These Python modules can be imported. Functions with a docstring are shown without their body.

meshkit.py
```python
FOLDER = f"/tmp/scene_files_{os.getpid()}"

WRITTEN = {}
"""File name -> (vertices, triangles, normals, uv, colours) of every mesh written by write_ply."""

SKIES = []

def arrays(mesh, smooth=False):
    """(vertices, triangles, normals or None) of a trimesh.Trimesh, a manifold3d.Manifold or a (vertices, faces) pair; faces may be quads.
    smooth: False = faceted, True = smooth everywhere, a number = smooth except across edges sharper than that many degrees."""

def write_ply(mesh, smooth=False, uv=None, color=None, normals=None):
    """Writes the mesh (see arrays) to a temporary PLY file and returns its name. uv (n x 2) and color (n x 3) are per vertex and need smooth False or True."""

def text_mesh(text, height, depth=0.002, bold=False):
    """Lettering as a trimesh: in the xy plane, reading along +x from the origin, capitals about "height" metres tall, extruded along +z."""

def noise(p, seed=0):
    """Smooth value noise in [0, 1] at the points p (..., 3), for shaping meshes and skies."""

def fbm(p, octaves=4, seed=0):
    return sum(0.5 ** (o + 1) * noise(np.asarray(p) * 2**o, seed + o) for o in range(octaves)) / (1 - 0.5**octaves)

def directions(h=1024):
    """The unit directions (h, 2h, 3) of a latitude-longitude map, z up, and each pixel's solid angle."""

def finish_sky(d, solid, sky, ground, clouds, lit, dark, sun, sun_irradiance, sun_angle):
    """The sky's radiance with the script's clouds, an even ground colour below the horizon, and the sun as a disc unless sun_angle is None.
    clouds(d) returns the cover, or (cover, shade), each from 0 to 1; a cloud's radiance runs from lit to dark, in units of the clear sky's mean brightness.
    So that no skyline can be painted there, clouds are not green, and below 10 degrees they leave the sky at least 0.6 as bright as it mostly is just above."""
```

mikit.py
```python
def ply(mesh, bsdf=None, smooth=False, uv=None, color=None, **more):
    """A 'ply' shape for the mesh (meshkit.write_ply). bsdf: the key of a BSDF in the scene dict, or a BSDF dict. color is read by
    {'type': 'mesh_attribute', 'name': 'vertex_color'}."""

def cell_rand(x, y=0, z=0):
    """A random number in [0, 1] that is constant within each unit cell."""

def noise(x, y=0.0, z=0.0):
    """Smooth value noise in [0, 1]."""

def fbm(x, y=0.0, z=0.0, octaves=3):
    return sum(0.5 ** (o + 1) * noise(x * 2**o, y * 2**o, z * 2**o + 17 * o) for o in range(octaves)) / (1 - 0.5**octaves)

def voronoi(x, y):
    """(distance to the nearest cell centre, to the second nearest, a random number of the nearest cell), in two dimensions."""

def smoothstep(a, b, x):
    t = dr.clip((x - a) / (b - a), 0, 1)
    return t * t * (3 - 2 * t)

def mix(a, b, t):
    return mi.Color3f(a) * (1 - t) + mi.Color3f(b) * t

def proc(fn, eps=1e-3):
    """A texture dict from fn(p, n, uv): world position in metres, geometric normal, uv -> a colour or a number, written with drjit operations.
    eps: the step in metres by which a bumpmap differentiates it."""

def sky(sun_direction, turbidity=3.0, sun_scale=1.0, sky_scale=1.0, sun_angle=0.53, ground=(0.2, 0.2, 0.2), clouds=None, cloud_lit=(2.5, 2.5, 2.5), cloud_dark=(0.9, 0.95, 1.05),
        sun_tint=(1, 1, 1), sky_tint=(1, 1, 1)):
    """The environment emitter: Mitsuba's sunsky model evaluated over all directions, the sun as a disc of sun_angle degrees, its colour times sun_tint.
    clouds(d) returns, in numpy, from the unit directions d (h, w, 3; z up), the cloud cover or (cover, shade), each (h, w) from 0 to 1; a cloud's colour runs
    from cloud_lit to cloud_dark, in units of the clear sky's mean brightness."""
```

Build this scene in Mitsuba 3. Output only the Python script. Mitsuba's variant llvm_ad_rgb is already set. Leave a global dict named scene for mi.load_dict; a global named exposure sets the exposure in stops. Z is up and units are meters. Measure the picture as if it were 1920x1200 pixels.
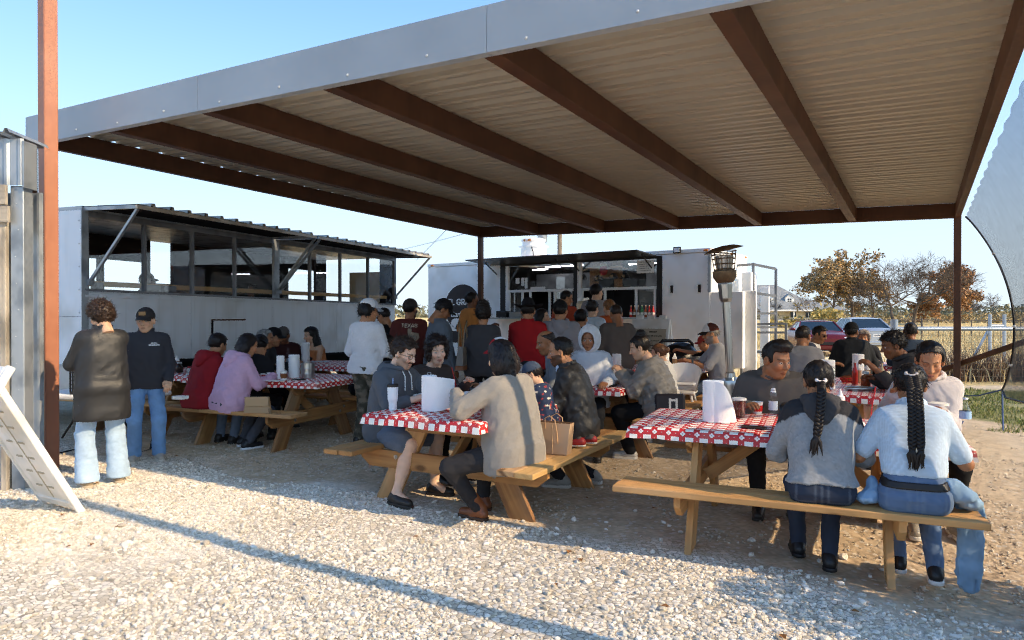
import math, random
import numpy as np, trimesh, shapely
from shapely.geometry import Polygon
import drjit as dr
import mitsuba as mi
import mikit, meshkit
from mikit import proc, noise, fbm, voronoi, cell_rand, smoothstep, mix
T = mi.ScalarTransform4f
rnd = random.Random(7)
RNG = np.random.RandomState(11)
scene, labels = {'type': 'scene'}, {}

# ------------------------------------------------------------------ camera, sun and sky
CAM_H = 1.50
scene['camera'] = {'type': 'perspective', 'fov': 73.23, 'fov_axis': 'x', 'near_clip': 0.05, 'far_clip': 3000.0,
                   'to_world': T().look_at(origin=[0, 0, CAM_H], target=[0, 1, CAM_H - 8 / 1292.0], up=[0, 0, 1])}
SUN_AZ, SUN_EL = math.atan2(-0.518, 0.855), math.radians(31.5)
SUN = [math.cos(SUN_AZ) * math.cos(SUN_EL), math.sin(SUN_AZ) * math.cos(SUN_EL), math.sin(SUN_EL)]
def haze_veil(d): return 0.85 * np.exp(-(np.maximum(d[..., 2], 0) / 0.25) ** 2)
scene['sky'] = mikit.sky(SUN, turbidity=3.0, sky_scale=1.75, sky_tint=(0.79, 0.94, 1.06), clouds=haze_veil, cloud_lit=(1.14, 1.26, 1.36), sun_scale=0.67, sun_tint=(1.0, 0.96, 0.89))
exposure = 2.48

# ------------------------------------------------------------------ colours and materials
def lin(c):
    if isinstance(c, str):
        c = [int(c[i:i + 2], 16) / 255 for i in (1, 3, 5)]
    return [x / 12.92 if x <= 0.04045 else ((x + 0.055) / 1.055) ** 2.4 for x in c]
def rgb(c): return {'type': 'rgb', 'value': [float(x) for x in lin(c)]}
VC = {'type': 'mesh_attribute', 'name': 'vertex_color'}
def mat(name, color, rough=0.6, spec=0.4, metal=0.0, two=False, bump=None, bscale=0.001, **k):
    if isinstance(color, str): color = rgb(color)
    b = {'type': 'principled', 'base_color': color, 'roughness': rough, 'specular': spec, 'metallic': metal, **k}
    if bump is not None: b = {'type': 'bumpmap', 'arbitrary': bump, 'scale': bscale, 'bsdf': b}
    if two: b = {'type': 'twosided', 'bsdf': b}
    scene[name] = b
    return name
def C3(c): return mi.Color3f(*[float(x) for x in lin(c)])
# ------------------------------------------------------------------ scene helpers
COUNT = {}
def numbered(key):
    n = COUNT.get(key, 0); COUNT[key] = n + 1
    return key if n == 0 else f'{key}_{n:03d}'
def say(key, label=None, cat=None, group=None, kind=None):
    d = labels.setdefault(key, {})
    for k, v in (('label', label), ('category', cat), ('group', group), ('kind', kind)):
        if v: d[k] = v
    return key
def thing(name, label, cat, group=None): return say(numbered(name), label, cat, group)
def put(name, mesh, m, parent=None, smooth=30, uv=None, color=None, label=None, **more):
    key = numbered(f'{parent}__{name}' if parent else name)
    if color is not None and not isinstance(color, np.ndarray):
        n = len(mesh.vertices) if hasattr(mesh, 'vertices') else len(mesh[0])
        color = np.tile(np.array(lin(color)), (n, 1))
    if (color is not None or uv is not None) and smooth not in (True, False): smooth = False
    scene[key] = mikit.ply(mesh, m, smooth, uv, color, **more)
    if label: say(key, label)
    return key
def struct(name, mesh, m, **k):
    key = put(name, mesh, m, **k); say(key, kind='structure'); return key
def rotz(a):
    c, s = math.cos(a), math.sin(a); return np.array([[c, -s, 0], [s, c, 0], [0, 0, 1.0]])
def rotx(a):
    c, s = math.cos(a), math.sin(a); return np.array([[1, 0, 0], [0, c, -s], [0, s, c]])
def roty(a):
    c, s = math.cos(a), math.sin(a); return np.array([[c, 0, s], [0, 1, 0], [-s, 0, c]])
class Fr:                                   # a frame: origin and axes
    def __init__(s, o, yaw=0.0, R=None):
        s.o = np.array([o[0], o[1], o[2] if len(o) > 2 else 0.0], float); s.R = rotz(math.radians(yaw)) if R is None else R
    def __call__(s, v): return np.asarray(v, float) @ s.R.T + s.o
def X(m, f):
    m = m.copy(); m.vertices = f(m.vertices); return m
def cat(*ms):
    ms = [m for a in ms for m in (a if isinstance(a, list) else [a])]
    v, f, n = [], [], 0
    for m in ms:
        v.append(m.vertices); f.append(m.faces + n); n += len(m.vertices)
    return trimesh.Trimesh(np.vstack(v), np.vstack(f), process=False)
def box(x0, x1, y0, y1, z0, z1, c=0.0):
    """Box, with edges chamfered by c."""
    if c <= 0:
        m = trimesh.creation.box((x1 - x0, y1 - y0, z1 - z0)); m.apply_translation(((x0 + x1) / 2, (y0 + y1) / 2, (z0 + z1) / 2)); return m
    h = np.array([x1 - x0, y1 - y0, z1 - z0]) / 2; p = []
    for s in np.ndindex(2, 2, 2):
        sg = np.array(s) * 2 - 1
        for a in range(3):
            q = h - c; q[a] = h[a]; p.append(sg * q)
    m = trimesh.convex.convex_hull(np.array(p)); m.apply_translation(((x0 + x1) / 2, (y0 + y1) / 2, (z0 + z1) / 2)); return m
def bar(a, b, w, h, up=(0, 0, 1), c=0.0):
    """Rectangular bar from a to b, w across and h along up."""
    a, b = np.array(a, float), np.array(b, float); d = b - a; L = np.linalg.norm(d); d /= L
    x = np.cross(d, up); x /= np.linalg.norm(x); u = np.cross(x, d)
    m = box(-w / 2, w / 2, 0, L, -h / 2, h / 2, c)
    m.vertices = m.vertices @ np.array([x, d, u]) + a
    return m
def tube(pts, r, n=8, closed_ends=True):
    P = np.asarray(pts, float); R = np.broadcast_to(np.asarray(r, float), (len(P),))
    d = np.gradient(P, axis=0); d /= np.linalg.norm(d, axis=1, keepdims=True) + 1e-12
    ref = np.array([0, 0, 1.0]) if abs(d[0][2]) < 0.9 else np.array([1.0, 0, 0])
    V = []; u = np.cross(d[0], ref); u /= np.linalg.norm(u)
    an = np.arange(n) * 2 * np.pi / n
    for i in range(len(P)):
        u = u - d[i] * (u @ d[i]); u /= np.linalg.norm(u) + 1e-12; w = np.cross(d[i], u)
        V.append(P[i] + R[i] * (np.cos(an)[:, None] * u + np.sin(an)[:, None] * w))
    V = np.vstack(V); F = []
    i = np.arange(n); j = (i + 1) % n
    for k in range(len(P) - 1):
        a, b = k * n, (k + 1) * n
        F += [np.stack([a + i, a + j, b + j], 1), np.stack([a + i, b + j, b + i], 1)]
    if closed_ends:
        V = np.vstack([V, P[:1], P[-1:]]); c0, c1 = len(V) - 2, len(V) - 1; b = (len(P) - 1) * n
        F += [np.stack([np.full(n, c0), j, i], 1), np.stack([np.full(n, c1), b + i, b + j], 1)]
    return trimesh.Trimesh(V, np.vstack(F), process=False)
def lathe(prof, n=24):
    P = np.asarray(prof, float); an = np.arange(n) * 2 * np.pi / n
    V = np.vstack([np.stack([r * np.cos(an), r * np.sin(an), np.full(n, z)], 1) for r, z in P]); F = []
    i = np.arange(n); j = (i + 1) % n
    for k in range(len(P) - 1):
        a, b = k * n, (k + 1) * n
        F += [np.stack([a + i, a + j, b + j], 1), np.stack([a + i, b + j, b + i], 1)]
    m = trimesh.Trimesh(V, np.vstack(F), process=False); t = V[m.faces] - V.mean(0)
    if np.einsum('ij,ij->i', t[:, 0], np.cross(t[:, 1], t[:, 2])).sum() < 0: m.faces = m.faces[:, ::-1]
    return m
def prism(poly, depth):
    """Polygon in x, z extruded along +y."""
    if not isinstance(poly, shapely.Geometry): poly = Polygon(poly)
    m = trimesh.creation.extrude_polygon(poly, depth, engine='earcut')
    m.vertices = m.vertices[:, [0, 2, 1]] * [1, 1, 1]; m.faces = m.faces[:, ::-1]; return m
def ball(c, r, sub=2, sc=(1, 1, 1)):
    m = trimesh.creation.icosphere(sub, 1.0); m.vertices = m.vertices * np.array(sc) * r + c; return m
def text(s, h, depth=0.003, bold=True):
    m = meshkit.text_mesh(s, h, depth, bold); w = m.bounds
    m.vertices = m.vertices - [(w[0][0] + w[1][0]) / 2, 0, 0]
    m.vertices = np.stack([m.vertices[:, 0], -m.vertices[:, 2], m.vertices[:, 1]], 1); return m   # upright, read from -y

# ------------------------------------------------------------------ implicit surfaces for bodies and clothes
def smin(a, b, k):
    h = np.maximum(k - np.abs(a - b), 0) / k
    return np.minimum(a, b) - h * h * k * 0.25
def cone(p, a, b, ra, rb):
    a, b = np.asarray(a, float), np.asarray(b, float); d = b - a; L = d @ d + 1e-9
    t = np.clip(((p - a) @ d) / L, 0, 1)
    q = p - a - t[:, None] * d
    return np.sqrt(np.einsum('ij,ij->i', q, q)) - (ra + t * (rb - ra))
def ell(p, c, r):
    q = (p - np.asarray(c)) / np.asarray(r); k0 = np.sqrt((q * q).sum(1)) + 1e-9; q2 = q / np.asarray(r); k1 = np.sqrt((q2 * q2).sum(1)) + 1e-9
    return k0 * (k0 - 1) / k1
def union(fs, k):
    def f(p):
        d = None
        for g in fs:
            e = g(p); d = e if d is None else smin(d, e, k)
        return d
    return f
CORN = np.array([[x, y, z] for x in (0, 1) for y in (0, 1) for z in (0, 1)])
EDGES = [(a, b) for a in range(8) for b in range(a + 1, 8) if np.abs(CORN[a] - CORN[b]).sum() == 1]
def nets(f, lo, hi, h, slack=1.25, pad=0.0):
    """Surface nets of f < 0, evaluated only in blocks near the surface."""
    B = 4; lo = np.asarray(lo, float) - 2 * h; n = np.ceil((np.asarray(hi) + 2 * h - lo) / (h * B)).astype(int)
    g = np.stack(np.meshgrid(*[np.arange(k) for k in n], indexing='ij'), -1).reshape(-1, 3)
    dc = f(lo + (g + 0.5 - 0.5 / B) * B * h)
    on = np.abs(dc) < h * B * 0.87 * slack + pad
    D = np.repeat(np.repeat(np.repeat(np.where(dc > 0, 1.0, -1.0).reshape(n), B, 0), B, 1), B, 2).astype(float)
    off = np.stack(np.meshgrid(*[np.arange(B)] * 3, indexing='ij'), -1).reshape(-1, 3)
    idx = (g[on][:, None] * B + off[None]).reshape(-1, 3)
    if len(idx) == 0: return trimesh.Trimesh()
    D[idx[:, 0], idx[:, 1], idx[:, 2]] = f(lo + idx * h)
    D[[0, -1]] = 1; D[:, [0, -1]] = 1; D[:, :, [0, -1]] = 1
    S = D < 0; N = D.shape
    cs = sum(S[c[0]:N[0] - 1 + c[0], c[1]:N[1] - 1 + c[1], c[2]:N[2] - 1 + c[2]].astype(np.int8) for c in CORN)
    cell = np.argwhere((cs > 0) & (cs < 8))
    val = np.stack([D[cell[:, 0] + c[0], cell[:, 1] + c[1], cell[:, 2] + c[2]] for c in CORN], 1)
    acc, cnt = np.zeros((len(cell), 3)), np.zeros(len(cell))
    for a, b in EDGES:
        va, vb = val[:, a], val[:, b]; m = (va < 0) != (vb < 0)
        t = np.where(m, va / np.where(m, va - vb, 1), 0)
        acc += m[:, None] * (CORN[a] + t[:, None] * (CORN[b] - CORN[a])); cnt += m
    V = lo + (cell + acc / np.maximum(cnt, 1)[:, None]) * h
    I = np.full((N[0] - 1, N[1] - 1, N[2] - 1), -1); I[cell[:, 0], cell[:, 1], cell[:, 2]] = np.arange(len(cell))
    F = []
    for ax in range(3):
        s0 = [slice(None)] * 3; s1 = [slice(None)] * 3; s0[ax] = slice(0, -1); s1[ax] = slice(1, None)
        A = S[tuple(s0)]; Bb = S[tuple(s1)]; e = np.argwhere(A != Bb); fl = A[e[:, 0], e[:, 1], e[:, 2]]
        u, w = (ax + 1) % 3, (ax + 2) % 3; q = []
        ok = (e[:, u] > 0) & (e[:, w] > 0) & (e[:, u] < N[u] - 1) & (e[:, w] < N[w] - 1); e, fl = e[ok], fl[ok]
        for du, dw in ((-1, -1), (0, -1), (0, 0), (-1, 0)):
            k = e.copy(); k[:, u] += du; k[:, w] += dw; q.append(I[k[:, 0], k[:, 1], k[:, 2]])
        q = np.stack(q, 1); q = np.where(fl[:, None], q, q[:, ::-1]); F.append(q)
    F = np.vstack(F); F = F[(F >= 0).all(1)]
    F = np.vstack([F[:, [0, 1, 2]], F[:, [0, 2, 3]]])
    return trimesh.Trimesh(V, F, process=False)
def relax(m, k=2):
    """A little Laplacian smoothing."""
    v = np.array(m.vertices); e = m.edges_unique
    for _ in range(k):
        s, c = np.zeros_like(v), np.zeros(len(v))
        np.add.at(s, e[:, 0], v[e[:, 1]]); np.add.at(s, e[:, 1], v[e[:, 0]]); np.add.at(c, e[:, 0], 1); np.add.at(c, e[:, 1], 1)
        v = 0.5 * v + 0.5 * s / np.maximum(c, 1)[:, None]
    m.vertices = v; return m
# ------------------------------------------------------------------ people
mat('cloth', VC, 0.85, 0.25, sheen=0.25)
mat('slick_cloth', VC, 0.5, 0.4)
mat('skin', VC, 0.48, 0.4)
mat('hair', VC, 0.5, 0.35)
mat('leather', VC, 0.45, 0.45)
nz3 = meshkit.noise
def head_sdf(female):
    w = 0.94 if female else 1.0
    def f(p):
        p = p / np.array([w, 1, 1]); q = p * np.array([1, 1, 1.0]); q[:, 0] = np.abs(q[:, 0])
        d = ell(q, (0, -0.012, 0.032), (0.077, 0.096, 0.086))
        d = smin(d, ell(q, (0, 0.024, -0.040), (0.060, 0.070, 0.078)), 0.03)
        d = smin(d, ell(q, (0, 0.058, -0.098), (0.026, 0.026, 0.022)), 0.03)
        d = smin(d, cone(q, (0.008, 0.078, 0.020), (0.036, 0.072, 0.023), 0.013, 0.010), 0.016)
        d = smin(d, ell(q, (0.040, 0.062, -0.028), (0.024, 0.024, 0.024)), 0.02)
        d = smin(d, cone(q, (0.050, 0.0, -0.060), (0.022, 0.048, -0.098), 0.016, 0.014), 0.03)
        d = -smin(-d, ell(q, (0.031, 0.098, 0.002), (0.017, 0.017, 0.012)), 0.012)
        d = smin(d, ell(q, (0.031, 0.073, 0.001), (0.0135, 0.0125, 0.0105)), 0.004)
        d = smin(d, cone(q, (0, 0.086, 0.010), (0, 0.108, -0.030), 0.008, 0.0125), 0.012)
        d = smin(d, ell(q, (0.0115, 0.097, -0.033), (0.0095, 0.011, 0.0085)), 0.006)
        d = smin(d, cone(q, (0, 0.0895, -0.0640), (0.022, 0.079, -0.066), 0.0075, 0.0045), 0.007)
        d = smin(d, cone(q, (0, 0.0880, -0.0765), (0.018, 0.080, -0.0745), 0.0085, 0.005), 0.007)
        d = smin(d, cone(q, (0, -0.022, -0.06), (0, -0.045, -0.20), 0.050 if female else 0.056, 0.052 if female else 0.060), 0.03)
        e = q - np.array([0.078, -0.006, -0.008])
        ear = np.maximum(ell(e, (0.004, 0, 0), (0.016, 0.021, 0.033)), -ell(e, (0.016, 0.004, 0.002), (0.009, 0.011, 0.019)))
        return smin(d, ear, 0.008)
    return f
HEADS = {}
def head_template(female, h):
    k = (female, h)
    if k not in HEADS:
        HEADS[k] = nets(head_sdf(female), (-0.11, -0.13, -0.20), (0.11, 0.14, 0.14), h, pad=0.006)
    return HEADS[k]
def head_colors(v, skin, female, beard=None, brow='#1c1410', lip=None, stubble=0.0, lid=0.0):
    s = np.array(lin(skin)); C = np.tile(s, (len(v), 1)); ax = np.abs(v[:, 0]); y, z = v[:, 1], v[:, 2]
    n = nz3(v * 55)[:, None]
    C *= 0.93 + 0.14 * n
    red = np.exp(-(((ax - 0.042) / 0.02) ** 2 + ((z + 0.03) / 0.022) ** 2)) * (y > 0.02)
    C = C * (1 + red[:, None] * np.array([0.10, -0.10, -0.12]))
    def paint(m, c, a=1.0):
        nonlocal C
        m = np.clip(m, 0, 1)[:, None] * a; C = C * (1 - m) + np.array(c) * m
    lipc = lin(lip) if lip else list(s * np.array([0.80, 0.52, 0.50]))
    paint((((ax / 0.0235) ** 2 + ((z + 0.0705) / 0.0125) ** 2) < 1) & (y > 0.072), lipc, 0.75)
    paint((np.abs(z + 0.0705) < 0.0022) & (ax < 0.023) & (y > 0.07), s * 0.22, 0.8)
    if beard:
        m = ((z < -0.045) & (y > 0.0) | (z < -0.02) & (ax > 0.056) & (y > -0.02)) & (z > -0.135) & (y > -0.01)
        m &= ~(((ax < 0.022) & (np.abs(z + 0.071) < 0.0105)))
        paint(m.astype(float), lin(beard), 0.85 * (1 - stubble) + 0.0)
        if stubble < 1: paint(((np.abs(z + 0.050) < 0.009) & (ax < 0.034) & (y > 0.07)).astype(float), lin(beard), 0.9)
    bz = 0.026 - ((ax - 0.030) / 0.02) ** 2 * 0.004
    paint(((np.abs(z - bz) < (0.0035 if female else 0.0048)) & (ax > 0.010) & (ax < 0.053) & (y > 0.05)).astype(float), lin(brow), 0.62)
    e = ((ax - 0.031) / 0.0135) ** 2 + ((z - 0.001) / 0.0078) ** 2
    er = y > 0.066
    paint(((e < 1.2) & er).astype(float), s * 0.45, 0.5)
    if lid < 0.5:
        paint(((e < 0.80) & er).astype(float), (0.62, 0.58, 0.54))
        paint((((ax - 0.031) ** 2 + (z - 0.001) ** 2 < 0.0060 ** 2) & er).astype(float), (0.02, 0.012, 0.008))
    paint(((ax < 0.014) & (ax > 0.006) & (np.abs(z + 0.041) < 0.0035) & (y > 0.085)).astype(float), s * 0.25, 0.8)
    return np.clip(C, 0, 1)
HANDS = {}
def hand_template(kind, h):
    """Right hand, wrist at the origin, fingers along +y, thumb towards -x, back of the hand +z."""
    if (kind, h) in HANDS: return HANDS[kind, h]
    curl = {'flat': 0.12, 'easy': 0.42, 'grip': 0.85, 'hold': 0.62}[kind]
    parts = []
    for i in range(4):
        kx = -0.028 + 0.019 * i
        k = np.array([kx, 0.088 - 0.004 * abs(i - 1.2), 0.003])
        parts.append((np.array([kx * 0.55, 0.0, 0]), k, 0.0165, 0.0125))
        L = [0.040, 0.045, 0.042, 0.032][i]; a = 0.15 + curl * 0.6; p = k
        for s in range(3):
            d = np.array([kx * 0.9, 0.0, 0.0]) * (1 - curl) * 0.6 + np.array([0, math.cos(a), -math.sin(a)])
            d /= np.linalg.norm(d); q = p + d * L
            parts.append((p, q, 0.0098 - 0.0009 * s, 0.0090 - 0.0009 * s)); p = q; L *= 0.68; a += curl * (1.15 + 0.1 * i)
    b = np.array([-0.020, 0.018, -0.006]); m = np.array([-0.047, 0.050, -0.014 - 0.012 * curl]); t = np.array([-0.046 + 0.014 * curl, 0.080, -0.022 - 0.022 * curl]); u = np.array([-0.038 + 0.030 * curl, 0.102, -0.026 - 0.024 * curl])
    thumb = [(b, m, 0.0165, 0.0115), (m, t, 0.0112, 0.0102), (t, u, 0.0100, 0.0085)]
    def f(p):
        palm = None
        for i in range(4):
            e = cone(p, *parts[4 * i]); palm = e if palm is None else smin(palm, e, 0.012)
        palm = smin(palm, cone(p, (0, -0.05, 0), (0, 0.02, 0), 0.024, 0.024), 0.02)
        d = palm
        for i in range(4):
            fg = None
            for s in range(3):
                e = cone(p, *parts[4 * i + 1 + s]); fg = e if fg is None else smin(fg, e, 0.003)
            fg = np.maximum(fg, -1); d = np.minimum(d, fg)
        th = None
        for c in thumb:
            e = cone(p, *c); th = e if th is None else smin(th, e, 0.004)
        return smin(d, th, 0.008)
    HANDS[kind, h] = nets(f, (-0.085, -0.06, -0.11), (0.06, 0.20, 0.05), h, pad=0.003)
    return HANDS[kind, h]
def ik(a, b, l1, l2, hint):
    a, b, hint = np.array(a, float), np.array(b, float), np.array(hint, float); d = b - a; L = np.linalg.norm(d)
    if L > (l1 + l2) * 0.995: b = a + d / L * (l1 + l2) * 0.995; d = b - a; L = np.linalg.norm(d)
    L = max(L, abs(l1 - l2) + 0.02)
    x = (l1 * l1 - l2 * l2 + L * L) / (2 * L); h = math.sqrt(max(l1 * l1 - x * x, 0)); u = d / np.linalg.norm(d)
    w = hint - u * (hint @ u); w /= np.linalg.norm(w) + 1e-9
    return a + u * x + w * h, b
def unit(v): return np.asarray(v, float) / (np.linalg.norm(v) + 1e-12)
def frame(fwd, up=(0, 0, 1)):
    """Rotation whose columns are right, forward, up."""
    y = unit(fwd); x = unit(np.cross(y, up)); return np.stack([x, y, np.cross(x, y)], 1)
TILT = [rotx(.25) @ roty(.55), rotx(-.2) @ roty(-.5)]
LOD = {0: (0.011, 0.0042, 0.0056, 0.0048), 1: (0.015, 0.0055, 0.0075, 0.0062), 2: (0.021, 0.0075, 0.0105, 0.0085)}
def ripple(p, seed, amp, fr=(16, 16, 9)):
    q = p * np.array(fr); w = meshkit.noise(q * 0.45, seed + 9)[:, None]
    a = meshkit.fbm(q + 1.6 * w, 3, seed); b = meshkit.noise(q * np.array([1.9, 1.9, 1.1]) + 2.2 * w, seed + 4)
    return amp * (2.2 * np.abs(2 * a - 1) - 0.6) + amp * 0.45 * (2 * np.abs(2 * b - 1) - 0.5)

def make_person(label, pos, heading, sit=False, s=1.0, g=1.0, lean=0.0, side=0.0, twist=0.0, head=(0, 0, 0), female=False, lod=1,
                skin='#b98a6a', rh=None, lh=None, rk='easy', lk='easy', elbow=0.3, feet=None, knees=None, hipz=None, top=None, pants=None, shoes=('#2a2725', None), hair=None,
                hat=None, beard=None, stubble=0.0, extras=(), group=None, lid=0.0, lip=None, z=0.0, show_legs=False, headsize=1.0, brow='#1c1410', cat_='person', hands_pitch=None, seed=None):
    H = LOD[lod]; seed = seed if seed is not None else int(abs(pos[0]) * 97 + abs(pos[1]) * 31) % 997
    key = thing('person', label, cat_, group)
    W = Fr((pos[0], pos[1], z), heading - 90)
    hz = hipz if hipz is not None else ((0.54 if sit else 0.90 * s))
    la, sd = math.radians(lean), math.radians(side)
    def up(k): return unit([math.sin(sd * k), math.sin(la * k) , math.cos(la * k)])
    P0 = np.array([0, 0, hz]); waist = P0 + 0.15 * s * up(0.45); chest = waist + 0.20 * s * up(0.9); neck = chest + 0.185 * s * up(1.15)
    tw = math.radians(twist); R2 = rotz(tw)
    Rc = R2 @ frame(np.cross(up(1.0), [1, 0, 0]) * -1 if False else np.cross(up(1.0), [1.0, 0, 0]), up(1.0))
    lat = R2 @ np.array([1.0, 0, 0]); lat = unit(lat - up(1.0) * (lat @ up(1.0)))
    wsh = (0.148 if female else 0.170) * s * (0.8 + 0.2 * g)
    shz = chest + 0.098 * s * up(1.0)
    SH = {1: shz + lat * wsh, -1: shz - lat * wsh}
    hy, hp, hr = [math.radians(a) for a in head]
    hc = neck + 0.122 * s * up(1.0) + np.array([math.sin(-hy) * 0.02, math.cos(hy) * 0.035, 0]) + np.array([0, 0.03 * math.sin(-hp), 0])
    Rh = rotz(hy) @ rotx(hp) @ roty(hr); hs = s * headsize * (1.03 if not female else 1.02) / (1.0 if s > 0.8 else 0.88)
    HF = Fr(hc, R=Rh * hs)
    # arms
    l1, l2 = 0.285 * s, 0.25 * s; J = {}
    tg = {1: rh, -1: lh}
    for k in (1, -1):
        t = tg[k]
        if t is None: t = (0.17 * k * s + k * 0.04 * g, 0.40 * s, 0.80) if sit else (k * (wsh + 0.07), 0.05, hz - 0.06 * s)
        t = np.array(t, float); hint = np.array([k * elbow, -0.55, -0.75])
        el, wr = ik(SH[k], t, l1, l2, hint); J[k] = (SH[k], el, wr)
    # legs
    LG = {}; lt, ls = 0.43 * s, 0.40 * s
    for i, k in enumerate((1, -1)):
        hip = P0 + np.array([k * 0.085 * s * (0.6 + 0.4 * g), 0, -0.015])
        if feet and feet[i] is not None: ft = np.array(feet[i], float)
        else: ft = np.array([k * 0.12 * s, 0.36 * s if sit else 0.0, 0.0])
        ank = ft + np.array([0, 0, 0.085 * s]); hint = np.array([k * 0.15, 1.0, 0.3]) if not (knees and knees[i] is not None) else np.array(knees[i], float)
        kn, ank = ik(hip, ank, lt, ls, hint); LG[k] = (hip, kn, ank)
    def add(name, m, b, col, part=None, lb=None):
        if m is None or len(m.faces) == 0: return None
        m.vertices = W(m.vertices)
        return put(name, m, b, part or key, smooth=True, color=col, label=lb)
    # torso capsules: (centre, half width, radius)
    gg = g
    rows = [(P0 + np.array([0, -0.015, -0.01]), 0.088 * s * (0.75 + 0.25 * gg), 0.106 * s * gg), (waist, 0.062 * s * gg, 0.097 * s * gg), ((waist + chest) / 2 + 0.01 * up(1), 0.066 * s * gg, 0.101 * s * gg ** 0.8),
            (chest + 0.03 * s * up(1), 0.074 * s * gg ** 0.5, 0.101 * s * gg ** 0.6), (chest + 0.085 * s * up(1), 0.100 * s * gg ** 0.4, 0.064 * s)]
    if female: rows[3] = (rows[3][0] + np.cross(lat, up(1)) * -0.012 * s, rows[3][1] * 0.92, rows[3][2] * 1.0)
    def torso(extra, r0=0, k=0.055):
        fs = [lambda p, q=q: cone(p, neck - 0.015 * s * up(1), q - lat * 0.02 * np.sign((q - neck) @ lat), (0.052 + extra) * s, (0.048 + extra) * s) for q in SH.values()]
        for i, (c, hw, r) in enumerate(rows[r0:]):
            L = lat if i + r0 > 1 else np.array([1.0, 0, 0]); L = unit(L)
            fs.append(lambda p, c=c, hw=hw, r=r, L=L: cone(p, c - L * hw, c + L * hw, r + extra, r + extra))
        return union(fs, k * s)
    bnd = lambda pts, m: (np.min(pts, 0) - m, np.max(pts, 0) + m)
    # ---- skin: neck, arms, hands, bare legs and head as one mesh
    sk = [lambda p: cone(p, neck + 0.02 * up(1), chest, 0.054 * s, 0.06 * s), lambda p: cone(p, SH[1] * 0.7 + SH[-1] * 0.3, SH[-1] * 0.7 + SH[1] * 0.3, 0.055 * s, 0.055 * s)]
    pts = [neck, chest]
    sleeve = top.get('sleeve', 1.0) if top else 0
    if top and top.get('low'): sk.append(torso(-0.004, 1))
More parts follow.
